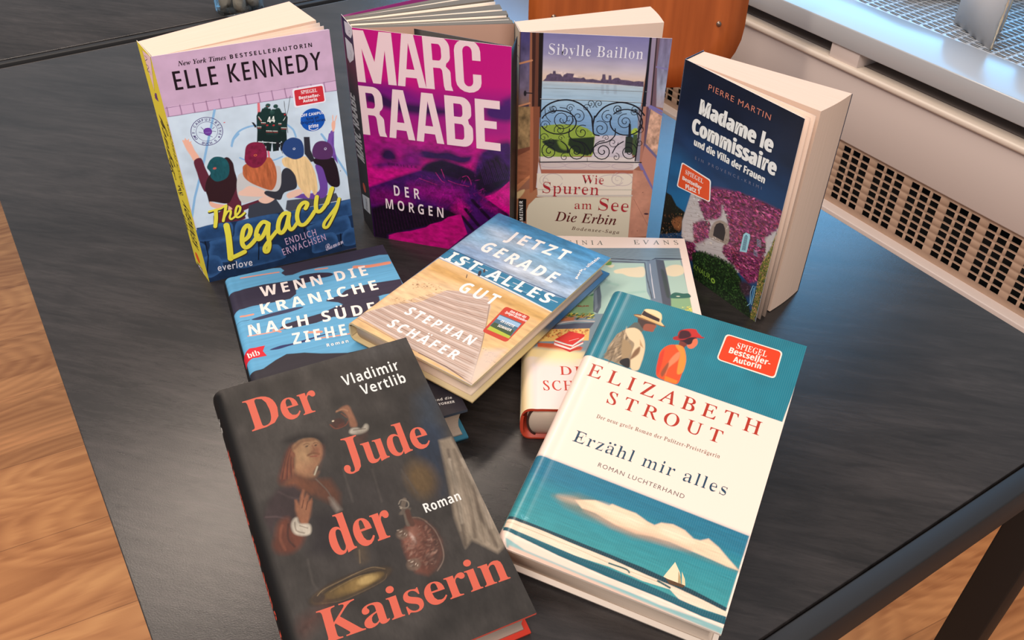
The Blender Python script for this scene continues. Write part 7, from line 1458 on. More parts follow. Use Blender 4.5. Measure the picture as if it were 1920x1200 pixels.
('d',[(150,104,86),(86,54,46),(136,88,72),(168,130,112)],[(82.9,74.9),(97.7,75.8),(100.7,62.1),(94.2,48.1),(81.3,51.2),(80.9,66.7)],260,1.7,6,1.5,20,.35),
('l',(176,150,132),[(98.4,77.8),(101.6,69.7),(101.8,58.2),(99.4,50.3),(93.6,45.1)],.6,.6,1,.5),
('l',(150,120,100),[(91,83.1),(95.6,81.3),(99.2,77)],.7,.6,1,.6),
('l',(120,104,90),[(91.5,95.9),(89.1,92.1),(89.1,86.3),(88.2,79.6)],3,.8,0,1),
('e',(110,96,84),(89.3,88.5),4,1.6,10,.6,1),
('l',(150,136,120),[(87.4,94.6),(89.7,96.7),(93,94.2),(92.3,90.9),(89.6,90.7),(87.3,92.9)],.7,.4,1,1),
('l',(96,62,50),[(90.7,87.9),(90.1,83.5),(90.4,78.7)],3.2,1,0,1),
('e',(176,160,140),(87.8,91.5),.7,.7,0,.4,1),
('e',(124,100,84),(82.6,74.8),3.6,3.24,0,1.6,.8),
('e',(100,74,62),(82.6,74.8),1.8,1.8,0,1,.6),
('d',[(190,170,150),(110,90,76)],[(81,78.8),(86.4,76.7),(84.2,70.7),(78.9,72.9)],14,.9,7,1.5,0,.8),
('e',(124,100,84),(82.2,54.1),4.2,3.78,0,1.6,.8),
('e',(100,74,62),(82.2,54.1),2.1,2.1,0,1,.6),
('d',[(190,170,150),(110,90,76)],[(80.6,58),(85.8,55.8),(83.7,50.2),(78.5,52.3)],14,.9,7,1.5,0,.8),
('p',(90,50,40),[(8.7,41),(13.1,47),(20.9,48.8),(28.9,50.6),(29.7,47.2),(20.5,41),(12,36.7)],5,0,.7),
('n',.1,3,3,65,[(8.7,41),(20.9,48.8),(29.7,47.2),(12,36.7)],None,None),
('n',.1,7,14,75,None,None,None),
('n',.05,1.2,3,76,None,None,None),
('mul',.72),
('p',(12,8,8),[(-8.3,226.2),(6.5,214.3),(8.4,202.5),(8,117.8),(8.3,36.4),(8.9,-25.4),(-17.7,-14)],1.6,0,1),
('T','Der','serif_b',(216,98,76),(17.8,178.1),(63.8,178.8),(18,203.2),-.02,'cap',-0,0,'title_lettering'),
('T','Jude','serif_b',(216,98,76),(63.8,128.7),(121.4,126.6),(65.2,152.4),-.02,'cap',-0,0,'title_lettering'),
('T','der','serif_b',(216,98,76),(40.9,76),(79.3,75.7),(42.7,102.1),-.01,'asc',.01,0,'title_lettering'),
('T','Kaiserin','serif_b',(216,98,76),(21,28.7),(131.7,24.7),(20.3,48.1),-.02,'cap',-0,0,'title_lettering'),
('T','Roman','sans_b',(240,234,226),(100.8,82.7),(124.5,83.1),(101.3,89.1),.04,'cap',-0,0,'subtitle_lettering'),
('T','Vladimir','sans_b',(240,236,230),(83.4,191.9),(123.2,192.1),(82,200.6),.04,'cap',-.01,0,'author_lettering'),
('T','Vertlib','sans_b',(240,236,230),(92.6,180.6),(123.8,180.3),(91.6,188.9),.04,'cap',-.01,0,'author_lettering')]
ART['legacy_spine']=[
('bg',(226,204,60)),
('P',(236,196,196),[(11.8,208.3),(34.7,211.4),(17.7,177.3)],0,'artwork'),
('L',(60,44,40),[(11.1,208.2),(17.3,176.8),(35.6,211.7)],.35,0,'artwork'),
('L',(90,60,110),[(15.3,205.4),(22.6,205.5),(13.6,200.6)],.5,1,'artwork'),
('L',(90,60,110),[(12.1,197),(20.2,197.9),(11.1,191.9),(17.9,192.8)],.5,1,'artwork'),
('L',(90,60,110),[(18.4,194.6),(21.2,192)],.5,1,'artwork'),
('P',(110,60,120),[(16.7,175.2),(22.9,177.2),(21.4,172.7),(23.3,170.3),(16.4,169.1),(12.5,169.1)],0,'artwork'),
('L',(50,30,50),[(13.3,172.2),(22.7,172.7)],.5,0,'artwork'),
('T','Legacy','script_b',(44,32,30),(9.6,91.7),(18.7,153.4),(-8.6,82.1),0,'cap',.01,0,'title_lettering'),
('T','The','script_b',(44,32,30),(23,84.8),(17.8,92.6),(6.4,76.7),0,'cap',.01,0,'title_lettering'),
('T','ENDLICH ERWACHSEN','sans',(44,32,30),(30.3,93.4),(37.7,156),(23.1,89.7),.15,'cap',0,0,'subtitle_lettering'),
('T','Elle','script_b',(44,32,30),(5.6,37.9),(5.8,53.1),(-6.5,31),0,'cap',.01,0,'author_lettering'),
('T','KENNEDY','sans_b',(44,32,30),(26.1,28.2),(28.8,73.7),(9.1,19.5),.05,'cap',0,0,'author_lettering'),
('C',(226,84,38),(12.5,13),5.4,'publisher_label',0),
('P',(238,222,226),[(4.4,1.5),(15,4.3),(24.4,-.1),(11.4,-5.3)],0,'publisher_label'),
('T','KEN','sans_b',(60,40,70),(5.6,-2.2),(19.5,-1.2),(13,5),0,'cap',0,0,'publisher_label')]
ART['raabe_spine']=[
('bg',(34,12,34)),
('g',[(195.5,(40,14,60)),(166.8,(84,8,44)),(136.6,(30,16,24)),(106.6,(22,14,20))],None),
('P',(206,196,202),[(7.6,203.4),(25.5,207),(32.1,206.7),(30.4,200.3),(24.6,194.5),(11.5,192.9),(8.1,193.9)],0,'publisher_label'),
('P',(200,192,198),[(5.1,188.6),(26,190),(29.9,183.7),(25.8,176.4),(11.7,168),(5.5,170.3)],0,'artwork'),
('L',(60,50,70),[(20.4,199.8),(24.4,200.8),(22.7,197.6),(19.2,196.6),(20.4,199.8)],.4,0,'publisher_label'),
('L',(90,80,90),[(16.6,181.3),(22,180.6),(18.3,177.3),(20.9,175.9)],.4,0,'artwork'),
('T','MARC RAABE','sans_b',(188,180,176),(25.9,76.6),(15.7,139.1),(2.3,70.7),.02,'cap',.05,0,'author_lettering'),
('C',(206,76,52),(14.4,45.1),4.8,'round_sticker',0),
('P',(206,204,206),[(3,32),(28.7,41.6),(26.3,22.3),(4.1,16.1)],0,'artwork'),
('T','DER MORGEN','sans_b',(90,90,100),(17.2,20),(19.3,33.8),(12.1,17.7),0,'cap',0,0,'title_lettering')]
ART['baillon_spine']=[
('bg',(170,150,132)),
('g',[(194.6,(170,158,142)),(171.5,(120,140,150)),(145.7,(150,110,90))],None),
('L',(40,34,40),[(7.4,193),(11.7,191.3),(9.9,188)],.4,1,'artwork'),
('L',(40,34,40),[(18,192.2),(23.2,193.5)],.4,1,'artwork'),
('L',(40,34,40),[(14.5,182.3),(24.9,183.3)],.4,1,'artwork')]


# ------------------------------------------------------------------ materials
M_PAGE = page_mat('paper_edges', (222, 195, 177), .93, 50); M_PAGE2 = page_mat('paper_edges_hardcover', (224, 204, 186), .85, 90)
M_PAGED = page_mat('sprayed_page_edges', (112, 106, 98), .7, 60)
M_PAPER = mat('plain_paper', (236, 218, 200), .8); M_EDGE = mat('cover_edge_white', (232, 222, 218), .6)
M_GLOSS = print_mat('gloss_cover_print', .38, .15); M_MATT = print_mat('matt_cover_print', .55, .0, .25); M_SHINE = print_mat('shiny_jacket_print', .34, .15)
M_DARKEDGE = mat('dark_cover_edge', (26, 20, 24), .5)

# ------------------------------------------------------------------ standing paperbacks
def stand_root(name, a, b, label, group='books on the table'):
    U = Vector((b[0] - a[0], b[1] - a[1], 0)).normalized(); V = Vector((0, 0, 1)); Nn = U.cross(V)
    R = Matrix((U, V, Nn)).transposed()
    root = empty('book', (0, 0, 0), None, label, 'book', group)
    root.location = (a[0], a[1], TZ)
    fr = empty('tmp', (a[0], a[1], TZ), R)
    return root, R
def place_child(o, root, R, loc):
    """o's local frame = cover frame; parent is the book's upright empty"""
    m = R.to_4x4(); m.translation = Vector((loc[0] - root.location.x, loc[1] - root.location.y, 0.0)) ; o.matrix_local = m

def stand_book(key, a, b, H, label, ops, mat_, gain, res=.35, spine=None, thick=.35, cover_bend=0.0):
    U = Vector((b[0] - a[0], b[1] - a[1], 0)); W = U.length * 1000; U.normalize(); R = Matrix((U, Vector((0, 0, 1)), U.cross(Vector((0, 0, 1))))).transposed()
    root = empty('book', (a[0], a[1], TZ), None, label, 'book')
    if cover_bend:
        sf = lambda u, v, n: np.stack([u * MM, v * MM, n * MM + cover_bend * MM * np.sin(np.clip(u / W, 0, 1) * math.pi) ], 1)
    else: sf = surf_flat
    c = print_cover('front_cover', root, W, H, ops, mat_, sf, thick, M_EDGE, res, gain, bend=cover_bend)
    c.matrix_local = R.to_4x4()
    if spine:
        sa, sb, sops, sg = spine; Us = Vector((sb[0] - sa[0], sb[1] - sa[1], 0)); Ws = Us.length * 1000; Us.normalize()
        Rs = Matrix((Us, Vector((0, 0, 1)), Us.cross(Vector((0, 0, 1))))).transposed()
        s = print_cover('spine', root, Ws, H, sops, mat_, surf_flat, thick, M_EDGE, .5, sg)
        m = Rs.to_4x4(); m.translation = (sa[0] - a[0], sa[1] - a[1], 0); s.matrix_local = m
    return root, lambda p: (p[0] - a[0], p[1] - a[1])

def sheet_cover(name, root, S, E, z1, m, th=.0004, curve=0.0):
    return leaf_sheet(name, root, S, E, 0.0, z1 - (.0014 if name == 'back_cover' else 0), m, curve, th)

G0 = (1.0, 1.0, 1.0)
H = .212
r, rl = stand_book('legacy', (-0.273, .6296), (-0.1492, .6871), 212, 'standing paperback with a lilac and ice rink cover, yellow spine and yellow title The Legacy', ART['legacy'], M_MATT, (1.12, 1.24, 1.34), spine=((-0.2937, .6595), (-0.273, .6296), ART['legacy_spine'], (1.15, 1.2, 1.25)))
Sf = (-.2722, .6312); Sb = (-.2928, .6600)
page_wedge('page_block', r, rl(Sf), rl(Sb), rl((-.1941, .7498)), rl((-.1638, .7084)), .0008, H - .001, M_PAGE)
leaf_sheet('loose_leaves', r, rl(Sf), rl((-.1600, .7035)), .0008, H - .001, M_PAGE, -.0012, .0007)
leaf_sheet('loose_leaves', r, rl(Sf), rl((-.1556, .6968)), .0008, H - .001, M_PAGE, -.0010, .0007)
lil = mat('lilac_flap', (206, 170, 192), .5)
sheet_cover('cover_flap', r, rl((-.2715, .6318)), rl((-.1507, .6888)), H - .0004, lil, .0004, -.0006)
sheet_cover('back_cover', r, rl((-.2940, .6603)), rl((-.1945, .7508)), H, mat('back_cover_print', (90, 70, 96), .5), .0004)

H = .2063
r, rl = stand_book('raabe', (-0.1346, .7062), (-0.0036, .6721), 206.3, 'standing magenta and black paperback with huge cream letters MARC RAABE', ART['raabe'], M_GLOSS, (1.0, 1.0, 1.22), spine=((-0.148, .7348), (-0.1346, .7062), ART['raabe_spine'], (1.15, 1.2, 1.25)))
Sf = (-.1330, .7078); Sb = (-.1470, .7352)
fan = [((-.0024, .7240), (-.0040, .7310)), ((-.0050, .7335), (-.0062, .7400)), ((-.0072, .7430), (-.0090, .7520)), ((-.0127, .7590), (-.0150, .7700)), ((-.0200, .7780), (-.0240, .7880)), ((-.0270, .7930), (-.0330, .8040))]
nS = len(fan)
for i, (p0, p1) in enumerate(fan):
    t0, t1 = i / nS, (i + .92) / nS; s0 = tuple(Sf[k] + (Sb[k] - Sf[k]) * t0 for k in (0, 1)); s1 = tuple(Sf[k] + (Sb[k] - Sf[k]) * t1 for k in (0, 1))
    page_wedge('page_block', r, rl(s0), rl(s1), rl(p1), rl(p0), .0008, H - (.0012 if i % 2 == 0 else .0024), M_PAGED, t0, t1, 0.0, 4)
    if i < nS - 1: leaf_sheet('loose_leaves', r, rl(s1), rl(((p1[0] * .6 + fan[i + 1][0][0] * .4) - .002, p1[1] * .6 + fan[i + 1][0][1] * .4)), .0008, H - .0014, M_PAPER, 0.0, .0009)
leaf_sheet('endpaper', r, rl((-.1326, .7074)), rl((-.0018, .7222)), .0008, H - .0010, mat('shaded_endpaper', (150, 116, 100), .7), .0, .0005)  # first page; the brown is its shade, put into the colour
M_FLAP = mat('black_flap', (22, 16, 16), .5)
sheet_cover('cover_flap', r, rl((-.0045, .6744)), rl((-.0838, .7072)), H - .0006, M_FLAP, .0005, .0)
sheet_cover('flap_fold', r, rl((-.0036, .6738)), rl((.0008, .7005)), H - .003, M_FLAP, .0005, .0)
sheet_cover('back_cover', r, rl((-.1482, .7352)), rl((-.0380, .8125)), H, mat('magenta_back_cover', (120, 14, 96), .45), .0005, .0)

H = .206
r, rl = stand_book('baillon', (.0028, .7033), (.1261, .694), 206, 'standing paperback showing a lake through open balcony doors with wrought-iron railing', ART['baillon'], M_MATT, (.98, 1.06, 1.14), res=.33, spine=((-.0021, .7273), (.0028, .7033), ART['baillon_spine'], (1.15, 1.2, 1.25)))
page_wedge('page_block', r, rl((.0040, .7042)), rl((-.0010, .7270)), rl((.1165, .7664)), rl((.1240, .7302)), .0008, H - .0008, M_PAGE, 0, 1, .001)
sheet_cover('back_cover', r, rl((-.0018, .7276)), rl((.1165, .7672)), H, mat('grey_back_cover', (150, 150, 160), .5), .0004)

H = .1917
r, rl = stand_book('martin', (.1378, .6873), (.2097, .5851), 191.7, 'thick standing paperback with a night-blue cover above a stone villa in pink bougainvillea', ART['martin'], M_GLOSS, (1.0, 1.08, 1.18))
Sf = (.1388, .6876); Sb = (.1556, .7048)
page_wedge('page_block', r, rl(Sf), rl(Sb), rl((.2568, .6296)), rl((.2252, .5990)), .0008, H - .0008, M_PAGE, 0, 1, .001)
leaf_sheet('loose_leaves', r, rl(Sf), rl((.2196, .5917)), .0008, H - .0010, M_PAGE, -.0010, .0012)
leaf_sheet('loose_leaves', r, rl(Sf), rl((.2146, .5880)), .0008, H - .0010, M_PAGE, -.0008, .0009)
sheet_cover('back_cover', r, rl((.1558, .7056)), rl((.2575, .6300)), H, mat('navy_back_cover', (24, 28, 50), .4), .0005)
sheet_cover('spine', r, rl((.1376, .6876)), rl((.1556, .7056)), H, mat('navy_spine', (22, 30, 56), .4), .0005)

# ------------------------------------------------------------------ hardcovers lying down
def hard_book(label, x, W, H, T, ops, mat_, gain, jacket_back, board, rr=8.0, res=.35, case=None, spine_col=None, spine_art=None, inset=3.2, page=None, headband=None, bt=2.4, pex=2.6, spine_gain=None, groove=True):
    """x = origin(3), yaw, lengthwise tilt, sidewise tilt; local u right, v up, n out of the cover; T in mm"""
    o = Vector(x[:3]) + Vector((0, 0, TZ)); yaw, tv, tu = x[3:6]
    U = Vector((math.cos(yaw), math.sin(yaw), 0)); V = Vector((-math.sin(yaw), math.cos(yaw), 0)); Z = Vector((0, 0, 1))
    V2 = math.cos(tv) * V + math.sin(tv) * Z; Nn = U.cross(V2); U2 = math.cos(tu) * U + math.sin(tu) * Nn; N2 = U2.cross(V2)
    R = Matrix((U2, V2, N2)).transposed()
    root = empty('book', o - N2 * T * MM, R, label, 'book')          # base of the book: its back board
    off = T
    h = T / 2
    def nu_(u):
        u = np.asarray(u, float); t = np.clip((rr - u) / rr, 0, 1); k = h * (1 - t ** pex) ** (1 / pex) - h
        if groove: k = k - .22 * np.exp(-((u - rr - 3.0) / 2.1) ** 2)
        return np.where(u >= rr, np.where(u > rr + 12, 0, k if groove else 0), k)
    u0 = .10 * rr
    sf = lambda u, v, n: np.stack([u * MM, v * MM, (n + nu_(u) + off) * MM], 1)
    board_m = mat('board_edge', board, .5)
    # graded columns near the rounded spine come from the even grid; the shell is the jacket over the board
    fc = print_cover('front_cover', root, W, H, ops, mat_, sf, bt, board_m, res, gain, u0=u0, bend=1, cuts=list(np.arange(.9, rr, .45)) + list(np.arange(rr, rr + 9, .9)))
    # spine shell from the front edge round to the back
    ang = []; ns = 36; nf = float(nu_(u0)); pts = []
    y0 = nf + h; yy = np.linspace(y0, -y0, ns + 1)
    uu = rr - rr * np.clip(1 - np.abs(yy / h) ** pex, 0, 1) ** (1 / pex)
    uu[0] = uu[-1] = u0
    sv = np.linspace(0, H, 41); Vv = []; C = []
    sc = lin(spine_col or (30, 26, 26))
    for v in sv:
        for a, b in zip(uu, yy): Vv.append((a * MM, v * MM, (b - h + off) * MM)); C.append(sc)
    k = ns + 1; i = np.arange(len(Vv)).reshape(41, k); Q = np.stack([i[:-1, :-1], i[:-1, 1:], i[1:, 1:], i[1:, :-1]], -1).reshape(-1, 4)[:, ::-1]
    n0 = len(Vv)
    for v in (0, H):
        for a, b in zip(uu, yy): Vv.append(((a + (rr - a) * .16 + .9) * MM, v * MM, (b * .90 - h + off) * MM)); C.append(lin(board))
    j = n0 + np.arange(2 * k).reshape(2, k)
    Qe = np.concatenate([np.stack([i[0, :-1], j[0, :-1], j[0, 1:], i[0, 1:]], -1)[:, ::-1], np.stack([i[-1, :-1], i[-1, 1:], j[1, 1:], j[1, :-1]], -1)[:, ::-1], np.stack([j[0, :-1], j[1, :-1], j[1, 1:], j[0, 1:]], -1)[:, ::-1]])
    sp = mesh_obj('spine', Vv, [Q, Qe], [mat_, board_m], root, {'print': C}, mi=[0] * len(Q) + [1] * len(Qe))
    sm = np.zeros(len(sp.data.polygons), bool); sm[:len(Q)] = True; sp.data.polygons.foreach_set('use_smooth', sm)
    if spine_art:
        # arc-length coordinate from the top edge of the spine downwards
        seg = np.concatenate([[0], np.cumsum(np.hypot(np.diff(uu), np.diff(yy)))]); de = Decals(); de.run(spine_art(seg[-1], H))
        for kk, P in de.parts.items():
            A = np.concatenate(P[0]); a = np.interp(A[:, 0], seg, uu); b = np.interp(A[:, 0], seg, yy)
            a2 = np.interp(A[:, 0] + .3, seg, uu); b2 = np.interp(A[:, 0] + .3, seg, yy); a1 = np.interp(A[:, 0] - .3, seg, uu); b1 = np.interp(A[:, 0] - .3, seg, yy)
            tx, ty = a2 - a1, b2 - b1; ln = np.hypot(tx, ty) + 1e-9; nx, ny = ty / ln, -tx / ln; f = np.where(nx > 0, -1, 1)
            VV = np.stack([(a + nx * f * (A[:, 2] + .02)) * MM, np.clip(A[:, 1], .1, H - .1) * MM, (b + ny * f * (A[:, 2] + .02) - h + off) * MM], 1)
            mesh_obj(kk.split('#')[0], VV, P[1], mat_, sp, {'print': np.concatenate(P[2])})
    # back board with its jacket
    mb = MB(); n = 24; us = np.concatenate([np.linspace(u0, rr, 8), [rr + 3, W]]); pr = [(u, -h - (float(nu_(u)) + h) if u < rr else -T) for u in us]
    V_ = []; Fc = []
    for v in (0, H):
        for u, z in pr: V_.append((u * MM, v * MM, (z + off) * MM))
        for u, z in pr: V_.append((u * MM, v * MM, (z + off + bt) * MM))
    k = len(pr)
    for q in range(k - 1): Fc += [(q, 2 * k + q, 2 * k + q + 1, q + 1), (k + q, k + q + 1, 3 * k + q + 1, 3 * k + q), (q, q + 1, k + q + 1, k + q), (2 * k + q, 3 * k + q, 3 * k + q + 1, 2 * k + q + 1)]
    Fc += [(k - 1, 3 * k - 1, 4 * k - 1, 2 * k - 1), (0, k, 3 * k, 2 * k)]
    mesh_obj('back_cover', V_, Fc, jacket_back, root)
    # page block, rounded at the spine and hollow at the fore edge
    z0 = bt + .15; z1 = T - bt - .15; nz = 14; ul = []; ur = []
    for q in range(nz + 1):
        t = q / nz * 2 - 1; ul.append(rr * .45 + (rr * .9) * (1 - math.sqrt(max(0, 1 - t * t * .92))) + 1.2); ur.append(W - inset - 3.2 * (1 - t * t))
    V_ = []; A = []; Fc = []; v0, v1 = inset, H - inset
    for vv in (v0, v1):
        for q in range(nz + 1):
            z = z0 + (z1 - z0) * q / nz; V_ += [(ul[q] * MM, vv * MM, z * MM), (ur[q] * MM, vv * MM, z * MM)]; A += [(q / nz, 0, 0), (q / nz, 1, 0)]
    K = 2 * (nz + 1)
    for q in range(nz):
        a = 2 * q; b = a + 2
        Fc += [(a, a + 1, b + 1, b), (K + a, K + b, K + b + 1, K + a + 1), (a + 1, K + a + 1, K + b + 1, b + 1), (a, b, K + b, K + a)]
    Fc += [(0, K, K + 1, 1), (2 * nz, 2 * nz + 1, K + 2 * nz + 1, K + 2 * nz)]
    mesh_obj('page_block', V_, Fc, page or M_PAGE2, root, {'leaf': A})
    if headband:
        for vv in (v0 - .3, v1 + .3):
            hb = MB(); hb.tube([((ul[q] + .3) * MM, vv * MM, (z0 + (z1 - z0) * q / nz) * MM) for q in range(nz + 1)], .9 * MM, 6)
            hb.build('headband', mat('headband', headband, .7), root, True)
    return root, R, sf

def strip_mat(name, stops, rough=.45):
    """colour changing along the book's height (printed jacket edge)"""
    m = mat(name, (128, 128, 128), rough); L = m.node_tree.links
    tc = N(m, 'ShaderNodeTexCoord'); sp = N(m, 'ShaderNodeSeparateXYZ'); mr = N(m, 'ShaderNodeMapRange'); mr.inputs['From Max'].default_value = .19
    rp = N(m, 'ShaderNodeValToRGB'); L.new(tc.outputs['Object'], sp.inputs[0]); L.new(sp.outputs['Y'], mr.inputs['Value']); L.new(mr.outputs[0], rp.inputs[0]); L.new(rp.outputs[0], m.node_tree.nodes['Principled BSDF'].inputs['Base Color'])
    el = rp.color_ramp.elements
    while len(el) > 1: el.remove(el[-1])
    el[0].position = stops[0][0]; el[0].color = (*lin(stops[0][1]), 1)
    for p_, c in stops[1:]: e_ = el.new(p_); e_.color = (*lin(c), 1)
    return m

def sp_kran(L_, H):
    return [('T', 'LISA RIDZÉN', 'sans_b', (236, 230, 224), (L_ * .62, 205), (L_ * .62, 140), (L_ * .42, 205), .06, 'cap', 0, 0, 'author_lettering'),
            ('T', 'WENN DIE KRANICHE', 'sans_b', (236, 230, 224), (L_ * .62, 132), (L_ * .62, 60), (L_ * .42, 132), .04, 'cap', 0, 0, 'title_lettering'),
            ('P', (214, 34, 52), [(0.3, 30), (L_ * .5, 18), (L_ * .5, 6), (.3, 22)], 0, 'red_ribbon')]
def sp_jude(L_, H):
    a = L_
    return [('T', 'Vladimir', 'sans_b', (240, 236, 230), (a * .80, H - 21), (a * .02, H - 21), (a * .80, H - 16.2), .02, 'cap', 0, 0, 'author_lettering'),
            ('T', 'Vertlib', 'sans_b', (240, 236, 230), (a * .70, H - 28), (a * .02, H - 28), (a * .70, H - 23.2), .02, 'cap', 0, 0, 'author_lettering'),
            ('T', 'Der Jude der Kaiserin', 'serif_b', (226, 84, 62), (a * .05, 26), (a * .05, H - 42), (a * .52, 26), .0, 'cap', .01, 0, 'title_lettering')]

hard_book('hardcover with blue and navy stripes, title WENN DIE KRANICHE, lying under two books', (-0.16059, 0.39005, 0.0312, 0.39848, 0, 0), 140.7, 221.0, 31.0, ART['kraniche'], M_MATT, (.84, .86, .88),
          mat('back_jacket_teal', (60, 130, 160), .5), (58, 66, 78), 8, .4, spine_col=(22, 18, 20), spine_art=sp_kran)
hard_book('pale hardcover lying furthest right at the back, showing a window view and red books', (0.00688, 0.44539, 0.03216, -0.01299, 0, 0), 145.6, 220.0, 32.0, ART['evans'], M_GLOSS, (.87, .83, .85),
          mat('red_back_board', (176, 60, 36), .5), (182, 62, 38), 9, .42, spine_col=(238, 226, 190), headband=(60, 34, 28))
hard_book('slim beach and boardwalk hardcover titled JETZT GERADE IST ALLES GUT, bridging two books', (-0.1257, 0.5163, 0.0522, -0.61884, 0.00743, 0.0088), 120.3, 189.1, 18.0, ART['jetzt'], M_GLOSS, (.89, .87, .90),
          strip_mat('back_jacket_beach', [(0, (196, 176, 130)), (.45, (190, 168, 110)), (.52, (60, 70, 84)), (.62, (30, 80, 120)), (.8, (110, 150, 190)), (1, (40, 120, 176))]), (206, 190, 150), 6, .35, spine_col=(206, 186, 140), inset=4.0, bt=1.9)
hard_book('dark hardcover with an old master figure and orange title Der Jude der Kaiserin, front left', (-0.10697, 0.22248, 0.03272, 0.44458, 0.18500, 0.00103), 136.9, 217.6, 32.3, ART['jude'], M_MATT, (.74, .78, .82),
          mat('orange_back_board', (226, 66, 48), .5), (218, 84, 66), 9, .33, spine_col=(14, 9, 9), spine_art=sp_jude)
hard_book('thick teal and white hardcover with two walkers in hats, name ELIZABETH STROUT, front right', (-0.01083, 0.32718, 0.03552, -0.4161, 0.235, -0.0276), 143.6, 214.9, 32.2, ART['strout'], M_SHINE, (.86, .79, .80),
          mat('white_back_jacket', (226, 212, 198), .45), (238, 222, 206), 9, .33, spine_col=(250, 236, 220))

# ------------------------------------------------------------------ tables
def table_mat():
    m = mat('dark_slate_laminate', (70, 66, 66), .42); L = m.node_tree.links; b = m.node_tree.nodes['Principled BSDF']
    tc = N(m, 'ShaderNodeTexCoord'); mp = N(m, 'ShaderNodeMapping'); mp.vector_type = 'TEXTURE'; mp.inputs['Rotation'].default_value = (0, 0, math.radians(-45)); mp.inputs['Scale'].default_value = (1 / 3.0, 1 / 16, 1)
    L.new(tc.outputs['Object'], mp.inputs[0]); n = N(m, 'ShaderNodeTexNoise'); n.inputs['Scale'].default_value = 1.6; n.inputs['Detail'].default_value = 7; n.inputs['Roughness'].default_value = .68; n.inputs['Distortion'].default_value = .8
    L.new(mp.outputs[0], n.inputs['Vector'])
    n2 = N(m, 'ShaderNodeTexNoise'); n2.inputs['Scale'].default_value = 5; n2.inputs['Detail'].default_value = 3; L.new(tc.outputs['Object'], n2.inputs['Vector'])
    r = N(m, 'ShaderNodeValToRGB'); r.color_ramp.elements[0].position = .3; r.color_ramp.elements[0].color = (*lin((22, 21, 22)), 1); r.color_ramp.elements[1].position = .72; r.color_ramp.elements[1].color = (*lin((66, 61, 60)), 1)
    mx = N(m, 'ShaderNodeMath', operation='MULTIPLY_ADD'); mx.inputs[1].default_value = .72; ad = N(m, 'ShaderNodeMath', operation='MULTIPLY'); ad.inputs[1].default_value = .28
    L.new(n2.outputs[0], ad.inputs[0]); L.new(n.outputs[0], mx.inputs[0]); L.new(ad.outputs[0], mx.inputs[2]); L.new(mx.outputs[0], r.inputs[0]); L.new(r.outputs[0], b.inputs['Base Color'])
    mp4 = N(m, 'ShaderNodeMapping'); mp4.vector_type = 'TEXTURE'; mp4.inputs['Rotation'].default_value = (0, 0, math.radians(-47)); mp4.inputs['Scale'].default_value = (1 / 26, 1 / 170, 1); L.new(tc.outputs['Object'], mp4.inputs[0])
    n4 = N(m, 'ShaderNodeTexNoise'); n4.inputs['Scale'].default_value = 1; n4.inputs['Detail'].default_value = 6; n4.inputs['Roughness'].default_value = .7; n4.inputs['Distortion'].default_value = .6; L.new(mp4.outputs[0], n4.inputs['Vector'])
    m4 = N(m, 'ShaderNodeMixRGB', blend_type='MULTIPLY'); m4.inputs[0].default_value = .8; r4 = N(m, 'ShaderNodeValToRGB'); r4.color_ramp.elements[0].position = .32; r4.color_ramp.elements[0].color = (.42, .42, .43, 1); r4.color_ramp.elements[1].position = .68; r4.color_ramp.elements[1].color = (1.0, 1.0, 1.0, 1); L.new(n4.outputs[0], r4.inputs[0])
    L.new(r.outputs[0], m4.inputs[1]); L.new(r4.outputs[0], m4.inputs[2]); L.new(m4.outputs[0], b.inputs['Base Color'])
    mp3 = N(m, 'ShaderNodeMapping'); mp3.vector_type = 'TEXTURE'; mp3.inputs['Rotation'].default_value = (0, 0, math.radians(-45)); mp3.inputs['Scale'].default_value = (1.4, .8, 1); L.new(tc.outputs['Object'], mp3.inputs[0])
    n3 = N(m, 'ShaderNodeTexNoise'); n3.inputs['Scale'].default_value = 1150; n3.inputs['Detail'].default_value = 3; n3.inputs['Roughness'].default_value = .65; L.new(mp3.outputs[0], n3.inputs['Vector'])
    bp = N(m, 'ShaderNodeBump'); bp.inputs['Strength'].default_value = .8; bp.inputs['Distance'].default_value = .00014; L.new(n3.outputs[0], bp.inputs['Height'])
    bp2 = N(m, 'ShaderNodeBump'); bp2.inputs['Strength'].default_value = .15; bp2.inputs['Distance'].default_value = .0006; L.new(n.outputs[0], bp2.inputs['Height']); L.new(bp.outputs[0], bp2.inputs['Normal']); L.new(bp2.outputs[0], b.inputs['Normal'])
    b.inputs['Roughness'].default_value = .27; b.inputs['Specular IOR Level'].default_value = .55
    return m
M_TOP = table_mat(); M_FRAME = mat('anthracite_frame', (28, 28, 30), .6); M_LEG = mat('black_leg', (16, 13, 13), .55); M_EDGE_HI = mat('painted_edge_highlight', (96, 86, 80), .5)
RT = Matrix.Rotation(TA, 3, 'Z')
